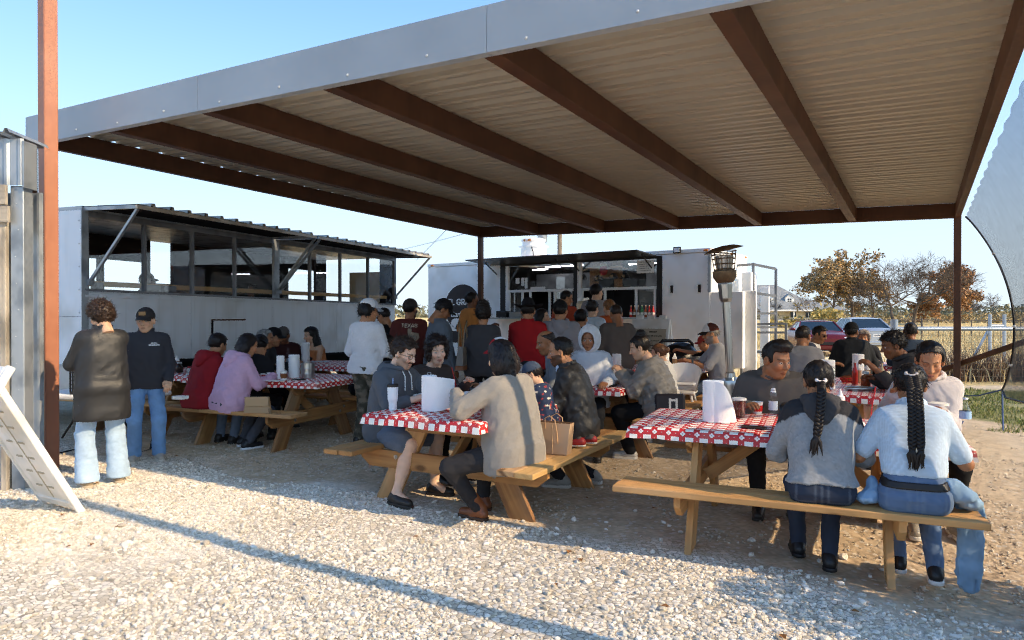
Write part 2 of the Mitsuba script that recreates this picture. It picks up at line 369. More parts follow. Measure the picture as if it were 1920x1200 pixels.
    for k in (1, -1):
        a, e, w = J[k]
        sk += [lambda p, a=a, e=e: cone(p, a, e, 0.046 * s * gg ** 0.5, 0.038 * s * gg ** 0.4), lambda p, w=w, e=e: cone(p, e, w, 0.040 * s * gg ** 0.4, 0.025 * s)]
        pts += [a, e, w]
        if show_legs:
            h_, kn, an = LG[k]; calf = kn * 0.65 + an * 0.35 + np.array([0, -0.02, 0]) * s
            sk += [lambda p, h_=h_, kn=kn: cone(p, h_, kn, 0.08 * s * gg, 0.056 * s), lambda p, kn=kn, an=an, c=calf: smin(cone(p, kn, an, 0.054 * s, 0.036 * s), cone(p, c, c * 0.6 + an * 0.4, 0.055 * s, 0.042 * s), 0.03), lambda p, an=an: cone(p, an, an + np.array([0, 0.1, -0.04]), 0.036 * s, 0.03 * s)]
            pts += [h_, kn, an, an + np.array([0, 0.12, -0.05])]
    lo, hi = bnd(np.array(pts), 0.09 * s)
    if top and top.get('low'): lo[2] = min(lo[2], waist[2] - 0.05)
    body = nets(union(sk, 0.02), lo, hi, max(H[0] * 0.85, 0.010))
    sc = np.array(lin(skin)); bc = sc * (0.93 + 0.14 * nz3(body.vertices * 40)[:, None])
    ms, cs = [body], [bc]
    hm = head_template(female, H[1]); hv = hm.vertices
    ms.append(trimesh.Trimesh(HF(hv), hm.faces, process=False)); cs.append(head_colors(hv, skin, female, beard, brow, lip, stubble, lid))
    for k, kind in ((1, rk), (-1, lk)):
        if kind is None: continue
        hm = hand_template(kind, H[3]); a, e, w = J[k]; d = unit(w - e)
        hd = d.copy()
        if hands_pitch is not None: hd = unit(d + np.array([0, 0, hands_pitch]))
        upv = np.array([0.25 * k, 0, 1.0]) if abs(d[2]) < 0.85 else np.array([k * 0.9, 0.3, 0])
        R = frame(hd, upv); v = hm.vertices * s * (1.0 if not female else 0.93); fcs = hm.faces
        if k < 0: v = v * [-1, 1, 1]; fcs = fcs[:, ::-1]
        ms.append(trimesh.Trimesh(v @ R.T + w - hd * 0.005, fcs, process=False)); cs.append(sc * (0.90 + 0.16 * nz3(hm.vertices * 90)[:, None]) * np.array([1.0, 0.97, 0.95]))
    m = cat(ms); m.vertices = W(m.vertices); scene[key] = mikit.ply(m, 'skin', True, None, np.vstack(cs))
    # ---- trousers
    if pants:
        pc, ln, loose = pants.get('color', '#2b2d33'), pants.get('len', 1.0), pants.get('loose', 1.0)
        fl = pants.get('flare', 0.0); fs = [torso(0.012, 0)] if False else []
        c, hw, r = rows[0]; fs.append(lambda p: cone(p, c - np.array([hw, 0, 0]), c + np.array([hw, 0, 0]), r + 0.003, r + 0.003))
        c1, hw1, r1 = rows[1]; cw = c1 * 0.55 + c * 0.45
        fs.append(lambda p: cone(p, cw - np.array([hw1, 0, 0]), cw + np.array([hw1, 0, 0]), r1 + 0.004, r1 + 0.004))
        pts = [c, cw]
        for k in (1, -1):
            h_, kn, an = LG[k]
            t1 = min(1.0, ln * 2); t2 = max(0.0, ln * 2 - 1)
            ke = h_ + (kn - h_) * t1
            fs.append(lambda p, a=h_, b=ke: cone(p, a, b, 0.094 * s * gg ** 0.7 * loose ** 0.5, (0.066 + 0.02 * (1 - t1)) * s * loose * gg ** 0.4 * (1.0 if ln > 0.6 else 1.12)))
            pts += [h_, ke]
            if t2 > 0:
                ae = kn + (an - kn) * t2 + np.array([0, 0, -0.02 * s]) * (t2 > 0.9)
                fs.append(lambda p, a=kn, b=ae: cone(p, a, b, 0.064 * s * loose * gg ** 0.4, (0.047 + fl) * s * loose)); pts.append(ae)
        base = union(fs, 0.025)
        zc = min(LG[1][2][2], LG[-1][2][2]) - 0.035 * s
        f = lambda p: np.maximum(base(p) + ripple(p, seed, 0.006 * loose, (7, 7, 17)), (zc - p[:, 2]) if ln > .9 else -1.0)
        lo, hi = bnd(np.array(pts), 0.16 * s * max(gg, 1))
        m = nets(f, lo, hi, H[0], pad=0.012)
        v = m.vertices; col = np.array(lin(pc)) * (0.92 + 0.14 * meshkit.fbm(v * 22, 3, seed)[:, None]) * (0.92 + 0.16 * nz3(v * 150)[:, None])
        if pants.get('denim'):
            wear = np.clip((meshkit.fbm(v * 7, 2, seed + 3) - 0.45) * 3, 0, 1)[:, None]; col = col * (1 + 0.5 * wear * pants['denim'])
        if pants.get('paint'): col = pants['paint'](col, v - P0)
        if pants.get('camo'):
            b = meshkit.noise(v * 18, 5); col = np.where((b > 0.55)[:, None], np.array(lin('#7d7263')), np.where((b < 0.38)[:, None], np.array(lin('#4a463b')), col))
        add('shorts' if ln < 0.6 else 'trousers', m, 'cloth', col)
        if pants.get('belt'):
            zb = P0[2] + 0.085 * s; fb = lambda p: np.maximum(np.abs(base(p) - 0.004) - 0.006, np.abs(p[:, 2] - zb - 0.12 * p[:, 1]) - 0.020)
            bm = nets(fb, lo, np.array([hi[0], hi[1], zb + .08]), 0.008, pad=.01); add('belt', bm, 'leather', np.tile(np.array(lin(pants['belt'])), (len(bm.vertices), 1)))
    # ---- shoes
    if shoes:
        for i, k in enumerate((1, -1)):
            h_, kn, an = LG[k]; shin = unit(kn - an)
            d = np.array([0.12 * k, 1.0, 0]); hl = an + np.array([0, -0.035 * s, -0.045 * s]); to = hl + unit(d) * 0.185 * s
            toez = hl[2] - 0.008; to[2] = toez
            if pants is None and not show_legs: pass
            bz = hl[2] - 0.043 * s
            def fsh(p, hl=hl, to=to, an=an, bz=bz):
                dd = smin(cone(p, hl, to, 0.041 * s, 0.034 * s), cone(p, an + np.array([0, -0.005, -0.01]), hl + (to - hl) * 0.45, 0.043 * s, 0.038 * s), 0.03)
                if shoes[0] and len(shoes) > 2 and shoes[2] == 'boot': dd = smin(dd, cone(p, an + shin * 0.09 * s, an, 0.050 * s, 0.044 * s), 0.02)
                return np.maximum(dd, bz + 0.012 * s - p[:, 2])
            def fso(p, hl=hl, to=to, bz=bz):
                q = p.copy(); q[:, 2] = 0; a_, b_ = hl.copy(), to.copy(); a_[2] = b_[2] = 0
                return np.maximum(cone(q, a_, b_, 0.044 * s, 0.040 * s), np.abs(p[:, 2] - bz - 0.010 * s) - 0.014 * s)
            lo, hi = bnd(np.array([hl, to, an, an + shin * 0.1]), 0.07 * s)
            m = nets(fsh, lo, hi, H[1] * 1.35, pad=0.004); pk = add('shoe', m, 'leather', np.array(lin(shoes[0])) * (0.9 + 0.2 * nz3(m.vertices * 60)[:, None]))
            m = nets(fso, lo, hi, H[1] * 1.35, pad=0.004)
            if pk: add('sole', m, 'leather', np.tile(np.array(lin(shoes[1] or shoes[0])), (len(m.vertices), 1)), pk)
    # ---- shirt, jacket ...
    if top:
        th, hem = top.get('thick', 0.012), top.get('hem', 0.05)
        tt = torso(th, 0); fs = [tt]; pts = [r[0] + np.array([sx * (r[1] + r[2]), 0, 0]) for r in rows for sx in (1, -1)]
        slv = []
        for k in (1, -1):
            if sleeve <= 0: continue
            a, e, w = J[k]; st = top.get('loose', 1.0); pts.append(a)
            ra, re_, rw = (0.056 * gg ** 0.5 + th * 0.7) * s * st, (0.048 * gg ** 0.4 + th * 0.6) * s * st, (0.034 + th * 0.5) * s * st
            if sleeve <= 0.5:
                b = a + (e - a) * (sleeve * 2); slv.append(lambda p, a=a, b=b, ra=ra, re_=re_: cone(p, a, b, ra, re_ * 1.1)); pts.append(b)
            else:
                b = e + (w - e) * (sleeve * 2 - 1); slv.append(lambda p, a=a, e=e, ra=ra, re_=re_: cone(p, a, e, ra, re_)); slv.append(lambda p, e=e, b=b, re_=re_, rw=rw: cone(p, e, b, re_, rw)); pts += [e, b]
        sl = union(slv, 0.02) if slv else None
        hood = top.get('hood')
        axis = unit(neck - chest); cut = neck + axis * top.get('collar', -0.005) * s
        hp0 = P0 + np.array([0, 0, -hem * s]); hu = unit(np.array([0, math.sin(la * 0.3), math.cos(la * 0.3)]))
        kind = top.get('kind')
        skirt = top.get('skirt')
        def ft(p):
            d = tt(p)
            if hem > 0.08:
                c, hw, r = rows[0]; q = hp0 + hu * 0.02
                for u_ in np.linspace(0, .9, 10):
                    cc_ = q + (rows[3][0] - q) * u_; ww, rr = hw + (rows[3][1] - hw) * u_, r + (rows[3][2] - r) * u_ + th + (skirt or 0) * (1 - u_)
                    d = smin(d, cone(p, cc_ - np.array([ww, 0, 0]), cc_ + np.array([ww, 0, 0]), rr - .006, rr - .006), 0.05)
            if hem > 0.0:
                for (c, hw, r) in (rows[0], (rows[1][0] * .55 + rows[0][0] * .45, rows[1][1], rows[1][2])): d = np.minimum(d, cone(p, c - np.array([hw, 0, 0]), c + np.array([hw, 0, 0]), r + 0.036, r + 0.036))
            d = np.maximum(d, -((p - hp0) @ hu) )
            if sl is not None: d = smin(d, sl(p), 0.02 * s)
            d = np.maximum(d, (p - cut) @ axis)
            if top.get('tall_collar'): d = smin(d, np.maximum(np.abs(cone(p, neck - 0.02 * axis, neck + axis * top['tall_collar'], 0.068 * s, 0.078 * s)) - 0.008, (p - neck - axis * top['tall_collar']) @ axis), 0.015)
            if kind == 'puffer':
                zz = (p - P0) @ axis; d = d - 0.017 * np.sqrt(np.abs(np.sin(zz * math.pi / 0.085 + 0.6 * np.sin(p[:, 0] * 9)))) + 0.012
            jw = 0.55 * np.exp(-((p - waist) @ axis) ** 2 / 0.006)
            for e_ in ((J[1][1], J[-1][1]) if sleeve > .5 else ()): jw = jw + np.exp(-((p - e_) ** 2).sum(1) / 0.012)
            return d + (0.75 + 1.0 * jw) * ripple(p @ TILT[seed % 2], seed + 5, top.get('fold', 0.009), (15, 15, 5) if not top.get('vfold') else (16, 16, 5))
        lo, hi = bnd(np.array(pts + [hp0, cut]), 0.09 * s + th + (skirt or 0)); 
        m = relax(nets(ft, lo, hi, H[0], pad=0.02), 1); v = m.vertices
        col = np.array(lin(top['color'])) * (0.95 + 0.10 * meshkit.fbm(v * 18, 3, seed)[:, None]) * (0.93 + 0.14 * nz3(v * 150)[:, None])
        if top.get('fleece'): col = col * (0.8 + 0.4 * nz3(v * 160)[:, None])
        loc = np.stack([(v - chest) @ lat, (v - chest) @ np.cross(axis, lat), (v - chest) @ axis], 1)
        if top.get('paint'): col = top['paint'](col, loc, v)
        tk = add(top.get('name', 'shirt'), m, 'slick_cloth' if top.get('slick') else 'cloth', np.clip(col, 0, 1), lb=top.get('label'))
        if hood == 'down':
            bk = unit(np.cross(lat, axis)); bk = bk if bk[1] < 0 else -bk; c0 = neck + axis * 0.012 * s
            hx = lambda p: np.stack([(p - c0) @ lat, (p - c0) @ bk, (p - c0) @ axis], 1) / s
            def fh(p):
                q = hx(p); a = np.arctan2(q[:, 0], q[:, 1]); b = np.cos(a)
                R0 = 0.088 + 0.022 * np.clip(b, 0, 1); rr = np.sqrt(q[:, 0] ** 2 + q[:, 1] ** 2) - R0; zc = -0.012 - 0.045 * np.clip(b, -0.3, 1)
                d = np.sqrt(rr ** 2 + ((q[:, 2] - zc) * 0.8) ** 2) - (0.026 + 0.020 * np.clip(b, -0.6, 1))
                d = smin(d, ell(q, (0, 0.115, -0.085), (0.105, 0.045, 0.085)), 0.03); d = smin(d, ell(q, (0, 0.125, -0.150), (0.055, 0.034, 0.050)), 0.03)
                d = np.maximum(d, -ell(q, (0, 0.075, 0.010), (0.078, 0.045, 0.055)))
                return d * s + ripple(p, seed + 2, 0.007, (17, 17, 17))
            hm_ = nets(fh, c0 - 0.24 * s, c0 + 0.24 * s, min(H[0], 0.013), pad=0.012); hv_ = hm_.vertices
            add('hood', hm_, 'cloth', np.clip(np.array(lin(top.get('hood_color', top['color']))) * (0.85 + 0.3 * meshkit.fbm(hv_ * 20, 3, seed)[:, None]), 0, 1), tk)
    # ---- hair
    if hair: make_hair(hair, HF, H, add, neck, np.array([0, 0, 1.0]), hs, seed, W)
    if hat: make_hat(hat, HF, H, add, hs)
    info = dict(key=key, W=W, HF=HF, J=J, LG=LG, neck=neck, chest=chest, P0=P0, waist=waist, lat=lat, axis=unit(neck - chest), s=s, add=add, hs=hs, rows=rows, top=(m if top else None), H=H)
    for e in extras: e(info)
    return info

def make_hair(hair, HF, H, add, neck, upv, hs, seed, W):
    kind = hair['kind']; c = np.array(lin(hair.get('color', '#17110e'))); thick = hair.get('thick', 0.012 if hair['kind'] != 'short' else 0.008)
    L = hair.get('len', 0.2)
    def skull(p, t, wob=0.0):
        return ell(p, (0, -0.014, 0.034), (0.078 + t, 0.098 + t, 0.087 + t))
    def face(p):                              # what the hair leaves free
        q = p.copy(); q[:, 0] = np.abs(q[:, 0])
        line = hair.get('line', 0.075)
        front = (q[:, 1] > 0.035 + 0.25 * np.maximum(q[:, 2] - line, 0)) & (q[:, 2] < line) | (q[:, 1] > 0.012) & (q[:, 2] < 0.030)
        return front
    strand = {'curly': 0.012, 'short_curly': 0.010, 'bun_curly': 0.014, 'wavy': 0.007}.get(kind, 0.006)
    fr = hair.get('freq', 52 if 'curly' in kind else 85)
    def f(p):
        d = skull(p, thick)
        low = {'short': -0.045, 'short_curly': -0.045, 'fade': 0.0, 'bald': 0.02}.get(kind, -0.07)
        cutz = low - p[:, 2] + np.where(p[:, 1] > -0.03, 0.02 + (p[:, 1] + 0.03) * (0.9 if kind != 'fade' else 0.3), 0)
        if kind in ('fade',): d = np.minimum(np.maximum(skull(p, thick * 0.25), cutz - 0.055), np.maximum(ell(p, (0, 0.004, 0.062), (0.074, 0.094, 0.064 + thick)), 0.03 - p[:, 2]))
        elif kind == 'bald': d = np.maximum(np.maximum(skull(p, 0.004), cutz - 0.03), p[:, 2] - 0.085)
        else:
            cut = np.maximum(cutz, -1)
            d = np.maximum(d, cut)
        # forehead and face stay free
        fw = p[:, 1] - (0.045 + 0.5 * np.maximum(p[:, 2] - hair.get('line', 0.075), -0.02))
        fr_ = np.minimum(fw, hair.get('line', 0.075) + 0.012 - p[:, 2] - np.abs(p[:, 0]) * 0.25)
        d = np.maximum(d, fr_)
        ear = np.stack([np.abs(p[:, 0]), p[:, 1], p[:, 2]], 1)
        if kind in ('short', 'short_curly', 'fade', 'bun', 'braid', 'bald', 'two_braids', 'pony', 'part'): d = np.maximum(d, -ell(ear, (0.085, 0.0, -0.015), (0.022, 0.024, 0.038)))
        if kind == 'quiff': d = smin(d, ell(p, (0, 0.05, 0.115), (0.06, 0.05, 0.03)), 0.03)
        if kind == 'fade' and hair.get('quiff'): d = smin(d, ell(p, (0, 0.035, 0.118), (0.066, 0.062, 0.030)), 0.03)
        if kind in ('bun', 'bun_curly'):
            bz = hair.get('bun', (0, -0.085, 0.095)); br = hair.get('bunr', 0.045)
            d = smin(d, ell(p, bz, (br, br, br * 0.9)), 0.015)
        if kind in ('long', 'bob', 'wavy'):
            x = np.abs(p[:, 0]); t = np.clip((0.02 - p[:, 2]) / max(L, 0.01), 0, 1)
            wdt = 0.082 + thick + 0.018 * t
            bodyh = np.maximum(np.maximum(ell(p, (0, -0.05, -L / 2 + 0.02), (wdt.max() + 0.006, 0.060 + thick, L / 2 + 0.075)), p[:, 1] - 0.0 - 0.015 * (x > 0.06)), -(p[:, 2] + L + 0.015 * np.sin(p[:, 0] * 90)))
            d = smin(d, bodyh, 0.03)
            if hair.get('fringe'): d = smin(d, ell(p, (0, 0.078, 0.072), (0.062, 0.020, 0.028)), 0.02)
        if kind in ('curly',):
            q = np.stack([np.abs(p[:, 0]), p[:, 1], p[:, 2]], 1)
            d = smin(d, ell(q, (0.03, 0.062, 0.092), (0.055, 0.030, 0.034)), 0.03)
            d = smin(d, ell(q, (0.078, 0.01, 0.01), (0.028, 0.045, 0.070 + L * 0.3)), 0.03)
            d = smin(d, ell(p, (0, -0.07, -0.02 - L * 0.15), (0.088, 0.055, 0.08 + L * 0.35)), 0.03)
        if kind == 'low_bun':
            x = np.abs(p[:, 0]); d = smin(d, ell(p, (0, -0.046, -0.050), (0.118, 0.090, 0.115)), 0.03); d = np.maximum(d, p[:, 1] - 0.055)
            d = smin(d, ell(p, (0.0, -0.105, -0.135), (0.030, 0.028, 0.034)), 0.012)
        n = meshkit.fbm(p * np.array([fr, fr, fr * (0.9 if 'curly' in kind else 0.25)]), 2, seed)
        return d + strand * (1.1 - 2.2 * n) * (1.0 if 'curly' not in kind else 1.2)
    lo, hi = np.array([-0.14, -0.17, -0.16 - (L if kind in ('long', 'bob', 'wavy') else 0.06)]), np.array([0.14, 0.13, 0.20])
    m = nets(f, lo, hi, H[2], pad=0.02, slack=1.4)
    if len(m.faces) == 0: return
    v = m.vertices
    st = meshkit.fbm(v * np.array([fr * 1.5, fr * 1.5, fr * 0.35]), 2, seed + 2)[:, None]
    col = c * (0.35 + 1.5 * st ** 1.4) + 0.035 * np.clip(st - 0.62, 0, 1)
    if hair.get('grey'): col = col + (np.array(lin('#a8a49e')) - col) * np.clip((meshkit.noise(v * 60, 9) - 0.2) * 1.3, 0, 1)[:, None] * hair['grey']
    if kind == 'part' or hair.get('part'):
        pass
    nst = {0: 260, 1: 140, 2: 50}[0 if H[0] < .013 else 1 if H[0] < .018 else 2] * (2 if 'curly' in kind else 1)
    RS = np.random.RandomState(seed); vn = m.vertex_normals; pk = RS.randint(0, len(v), nst); SV, SF, SC, o = [], [], [], 0
    for i_ in pk:
        q0 = v[i_] - vn[i_] * .004; L_ = RS.uniform(.02, .05) * (1.0 if kind not in ('fade', 'bald') else .3); cu = 'curly' in kind
        d_ = unit(vn[i_] * (.7 if cu else .22) + np.array([RS.randn() * .35, RS.randn() * .35 - .3, -.75 if not cu else RS.randn() * .6])); d2 = unit(d_ + RS.randn(3) * (.9 if cu else .25)); pts_ = np.array([q0, q0 + d_ * L_ * .5, q0 + d_ * L_ * .5 + d2 * L_ * .5])
        tb = tube(pts_, [.0022, .0018, .0006], 3, False); SV.append(tb.vertices); SF.append(tb.faces + o); o += len(tb.vertices); SC.append(np.tile(c * RS.uniform(.4, 1.9), (len(tb.vertices), 1)))
    nv_ = len(v); v = np.vstack([v] + SV); col = np.vstack([col] + SC); m = trimesh.Trimesh(v, np.vstack([m.faces, np.vstack(SF) + nv_]), process=False)
    m2 = trimesh.Trimesh(HF(v), m.faces, process=False); hk = add('hair', m2, 'hair', np.clip(col, 0, 1))
    def braid(path, r, n_k, name='braid'):
        P = np.array(path); ms = []; L_ = np.linalg.norm(np.diff(P, axis=0), axis=1).sum(); t = np.concatenate([[0], np.cumsum(np.linalg.norm(np.diff(P, axis=0), axis=1))]) / L_
        for ph in (0, 2.094, 4.189):
            u = np.linspace(0, 1, n_k * 10); cpt = np.stack([np.interp(u, t, P[:, i]) for i in range(3)], 1)
            a = u * n_k * 2 * np.pi + ph; env = np.where(u < 0.86, 1, 1 - (u - 0.86) / 0.3)
            off = np.stack([np.sin(a) * r * 0.72, np.sin(2 * a) * r * 0.42 - r * 0.15, 0 * a], 1) * env[:, None]
            ms.append(tube(cpt + off, r * 0.58 * (0.75 + 0.25 * np.cos(2 * a)) * env, 8))
        tail = []
        for j in range(9):
            q = P[-1] + np.array([rnd.uniform(-1, 1) * r * 0.8, rnd.uniform(-1, 1) * r * 0.5, 0]); e_ = q + np.array([rnd.uniform(-1, 1) * r * 0.7, 0, -r * 2.6 - rnd.random() * r])
            tail.append(tube([P[-1] + np.array([0, 0, r]), q, e_], [r * 0.5, r * 0.42, r * 0.06], 6))
        bm = cat(ms, tail); bv = bm.vertices; cc = c * (0.6 + 0.9 * meshkit.noise(bv * np.array([220, 220, 60]), 3)[:, None])
        return add(name, bm, 'hair', np.clip(cc, 0, 1), hk)
    if 'braids' in hair:
        for pth, r, nk in hair['braids']:
            bk = braid([HF(np.array(pth[0])) if len(pth[0]) == 3 else pth[0]] + [np.array(q) for q in pth[1:]], r, nk)
        for q, r in hair.get('ties', ()):
            q = HF(np.array(q)); an = np.linspace(0, 2 * np.pi, 17)
            tm = tube(np.stack([q[0] + r * np.cos(an), q[1] + 0.6 * r * np.sin(an), q[2] + 0.3 * r * np.sin(an)], 1), 0.009, 7)
            add('hair_tie', tm, 'cloth', np.tile(np.array(lin(hair.get('tie', '#d8d0cc'))), (len(tm.vertices), 1)), hk)
    if hair.get('tie_at'):
        q, col_ = hair['tie_at']; q = HF(np.array(q)); an = np.linspace(0, 2 * np.pi, 13)
        tm = tube(np.stack([q[0] + 0.026 * np.cos(an), q[1] + 0.015 * np.sin(an), q[2] + 0.01 * np.sin(an)], 1), 0.008, 6)
        add('hair_tie', tm, 'cloth', np.tile(np.array(lin(col_)), (len(tm.vertices), 1)), hk)

def make_hat(hat, HF, H, add, hs):
    kind = hat['kind']; c = np.array(lin(hat.get('color', '#1b1b1c'))); fr = hat.get('front'); rev = -1 if hat.get('back') else 1
    if kind == 'cap':
        def f(p):
            q = p.copy(); q[:, 1] *= rev
            d = np.abs(ell(q, (0, -0.008, 0.045), (0.088, 0.108, 0.100))) - 0.004
            d = np.maximum(d, 0.040 - 0.10 * q[:, 1] * 0 - q[:, 2])
            return np.maximum(d, -ell(q, (0, -0.12, 0.05), (0.030, 0.05, 0.028))) if hat.get('strap') else d
        m = nets(f, (-0.11, -0.14, 0.02), (0.11, 0.13, 0.16), H[2] * 0.8, pad=0.004)
        v = m.vertices; yy = v[:, 1] * rev
        col = np.tile(c, (len(v), 1)) * (0.93 + 0.14 * nz3(v * 70)[:, None])
        if fr: col = np.where(((yy > 0.025))[:, None], np.array(lin(fr)), col)
        if hat.get('mesh'): col = np.where((yy <= 0.025)[:, None], np.array(lin(hat['mesh'])), col)
        mm = trimesh.Trimesh(HF(v), m.faces, process=False); k = add('cap', mm, 'cloth', col)
        n1, n2 = 14, 6; V = []; 
        for top in (0, 1):
            for i in range(n1 + 1):
                a = -1.15 + 2.3 * i / n1
                for j in range(n2 + 1):
                    t = j / n2; x = math.sin(a) * (0.083 + 0.003 * t); y = math.cos(a) * 0.098 + t * 0.075 * math.cos(a) ** 0.6 if math.cos(a) > 0 else 0.09
                    V.append((x, y * rev, 0.046 - 0.012 * t - 0.16 * (x / 0.083) ** 2 * 0.11 * (0.4 + t) - 0.010 * t * t + 0.004 * top))
        F = []; st = (n1 + 1) * (n2 + 1)
        for top in (0, 1):
            for i in range(n1):
                for j in range(n2):
                    a = top * st + i * (n2 + 1) + j; q = [a, a + 1, a + n2 + 2, a + n2 + 1]; q = q if (top == 0) == (rev > 0) else q[::-1]; F += [[q[0], q[1], q[2]], [q[0], q[2], q[3]]]
        rim = [i * (n2 + 1) + n2 for i in range(n1 + 1)]
        for a, b in zip(rim[:-1], rim[1:]): F += [[a, b, b + st], [a, b + st, a + st]] if rev > 0 else [[a, b + st, b], [a, a + st, b + st]]
        bm = trimesh.Trimesh(HF(np.array(V)), np.array(F), process=False)
        add('brim', bm, 'cloth_two', np.tile(np.array(lin(hat.get('brim', hat.get('color', '#1b1b1c')))), (len(bm.vertices), 1)), k)
        if hat.get('patch'):
            pm = box(-0.034, 0.034, 0.098, 0.106, 0.066, 0.106, 0.003); pm.vertices = HF(pm.vertices); add('patch', pm, 'leather', np.tile(np.array(lin(hat['patch'])), (len(pm.vertices), 1)), k)
        if hat.get('letter'):
            tm = text(hat['letter'], 0.045, 0.006); tm.vertices = tm.vertices * [-1, -1, 1]; tm.vertices = HF(tm.vertices + np.array([0, 0.1005, 0.062]))
            add('letter', tm, 'cloth_two', np.tile(np.array(lin('#cfe0ee')), (len(tm.vertices), 1)), k)
    if kind == 'cowboy':
        def f(p):
            crown = ell(p, (0, -0.006, 0.085), (0.083, 0.105, 0.085)); crown = np.maximum(crown, 0.055 - p[:, 2]); crown = smin(crown, ell(p, (0, 0, 0.14), (0.06, 0.08, 0.035)), 0.02)
            crown = np.maximum(crown, -ell(p, (0, -0.01, 0.19), (0.018, 0.09, 0.025)))
            return crown
        m = nets(f, (-0.2, -0.22, 0.03), (0.2, 0.22, 0.20), max(H[2], 0.006), pad=0.02); v = m.vertices
        hk = add('hat', trimesh.Trimesh(HF(v), m.faces, process=False), 'cloth', np.tile(c, (len(v), 1)))
        an = np.linspace(0, 2 * np.pi, 41)[:-1]; V = []
        for r_, dz in ((.070, .004), (.105, .0), (.14, .0), (.175, .004), (.175, -.004), (.14, -.008), (.105, -.008), (.070, -.004)):
            x_ = np.cos(an) * r_ * 1.05; y_ = np.sin(an) * r_ * 1.2; V.append(np.stack([x_, y_, .060 + dz + 3 * np.maximum(np.abs(x_) - .08, 0) ** 2 - 1.2 * np.maximum(np.abs(y_) - .12, 0) ** 2], 1))
        V = np.vstack(V); jj = np.arange(40); F = np.vstack([np.stack([a * 40 + jj, a * 40 + (jj + 1) % 40, ((a + 1) % 8) * 40 + (jj + 1) % 40, ((a + 1) % 8) * 40 + jj], 1) for a in range(8)])
        F = np.vstack([F[:, [0, 1, 2]], F[:, [0, 2, 3]]]); add('brim', trimesh.Trimesh(HF(V), F, process=False), 'cloth_two', np.tile(c, (len(V), 1)), hk)
    if kind == 'hood':
        def f(p):
            d = np.abs(ell(p, (0, -0.015, 0.005), (0.112, 0.128, 0.150))) - 0.010
            d = np.maximum(d, -ell(p, (0, 0.13, -0.01), (0.078, 0.12, 0.108)))
            return np.maximum(d, -0.14 - p[:, 2]) + ripple(p, 4, 0.003, (20, 20, 20))
        m = nets(f, (-0.14, -0.17, -0.17), (0.14, 0.14, 0.18), H[2], pad=0.01); v = m.vertices
        add('hood', trimesh.Trimesh(HF(v), m.faces, process=False), 'cloth', np.tile(c, (len(v), 1)) * (0.92 + 0.16 * nz3(v * 30)[:, None]))
mat('cloth_two', VC, 0.8, 0.3, two=True)
def glasses(col='#1a1512', dark=False):
    def e(P):
        ms = []
        for k in (1, -1):
            an = np.linspace(0, 2 * np.pi, 21); c = np.array([0.033 * k, 0.094, 0.003])
            ring = np.stack([c[0] + 0.023 * np.cos(an), np.full(21, c[1]) - np.abs(np.cos(an) - k * -1) * 0.003, c[2] + 0.018 * np.sin(an)], 1)
            ms.append(tube(P['HF'](ring), 0.0022, 5)); ms.append(tube(P['HF']([[0.055 * k, 0.090, 0.006], [0.080 * k, 0.05, 0.006], [0.080 * k, -0.01, 0.0]]), 0.002, 5))
            if dark: d = lathe([(0, 0.002), (0.023, 0.001), (0.023, -0.001), (0, -0.002)], 14); d.vertices = P['HF'](d.vertices[:, [0, 2, 1]] * [1, 1, 0.8] + c); ms.append(d)
        ms.append(tube(P['HF']([[-0.012, 0.096, 0.007], [0, 0.098, 0.009], [0.012, 0.096, 0.007]]), 0.002, 5))
        m = cat(ms); P['add']('glasses', m, 'leather', np.tile(np.array(lin(col)), (len(m.vertices), 1)))
    return e
# ------------------------------------------------------------------ the place: directions of the canopy
E_, R_ = np.array([0.861, -0.509, 0.0]), np.array([0.509, 0.861, 0.0])
FL = np.array([-5.415, 7.69, 3.404])
SE, SR = -0.0239, -0.0143
def canopy(s, t, z=0.0): return FL + E_ * s + R_ * t + np.array([0, 0, SE * s + SR * t + z])
def gz(x, y):
    x, y = np.asarray(x, float), np.asarray(y, float)
    st = lambda a, b, v: np.clip((v - a) / (b - a), 0, 1) ** 2 * (3 - 2 * np.clip((v - a) / (b - a), 0, 1))
    z = 0.24 * st(9.3, 12.3, y) * st(4.2, 2.4, x) * st(-4.6, -3.0, x) * st(40, 20, y)
    p = np.stack([x, y, 0 * x], -1); d = np.hypot(x, y); near = st(26, 14, d)
    z = z + near * (0.030 * (meshkit.fbm(p * 0.9, 3, 2) - 0.5) + 0.014 * (meshkit.fbm(p * 4.5, 2, 4) - 0.5))
    z = z - 0.05 * st(1.2, 2.4, x) * st(4.9, 4.2, y) * st(2.0, 3.2, y)
    return z - 0.10 * st(18, 26, d) + 0.35 * st(60, 200, d)
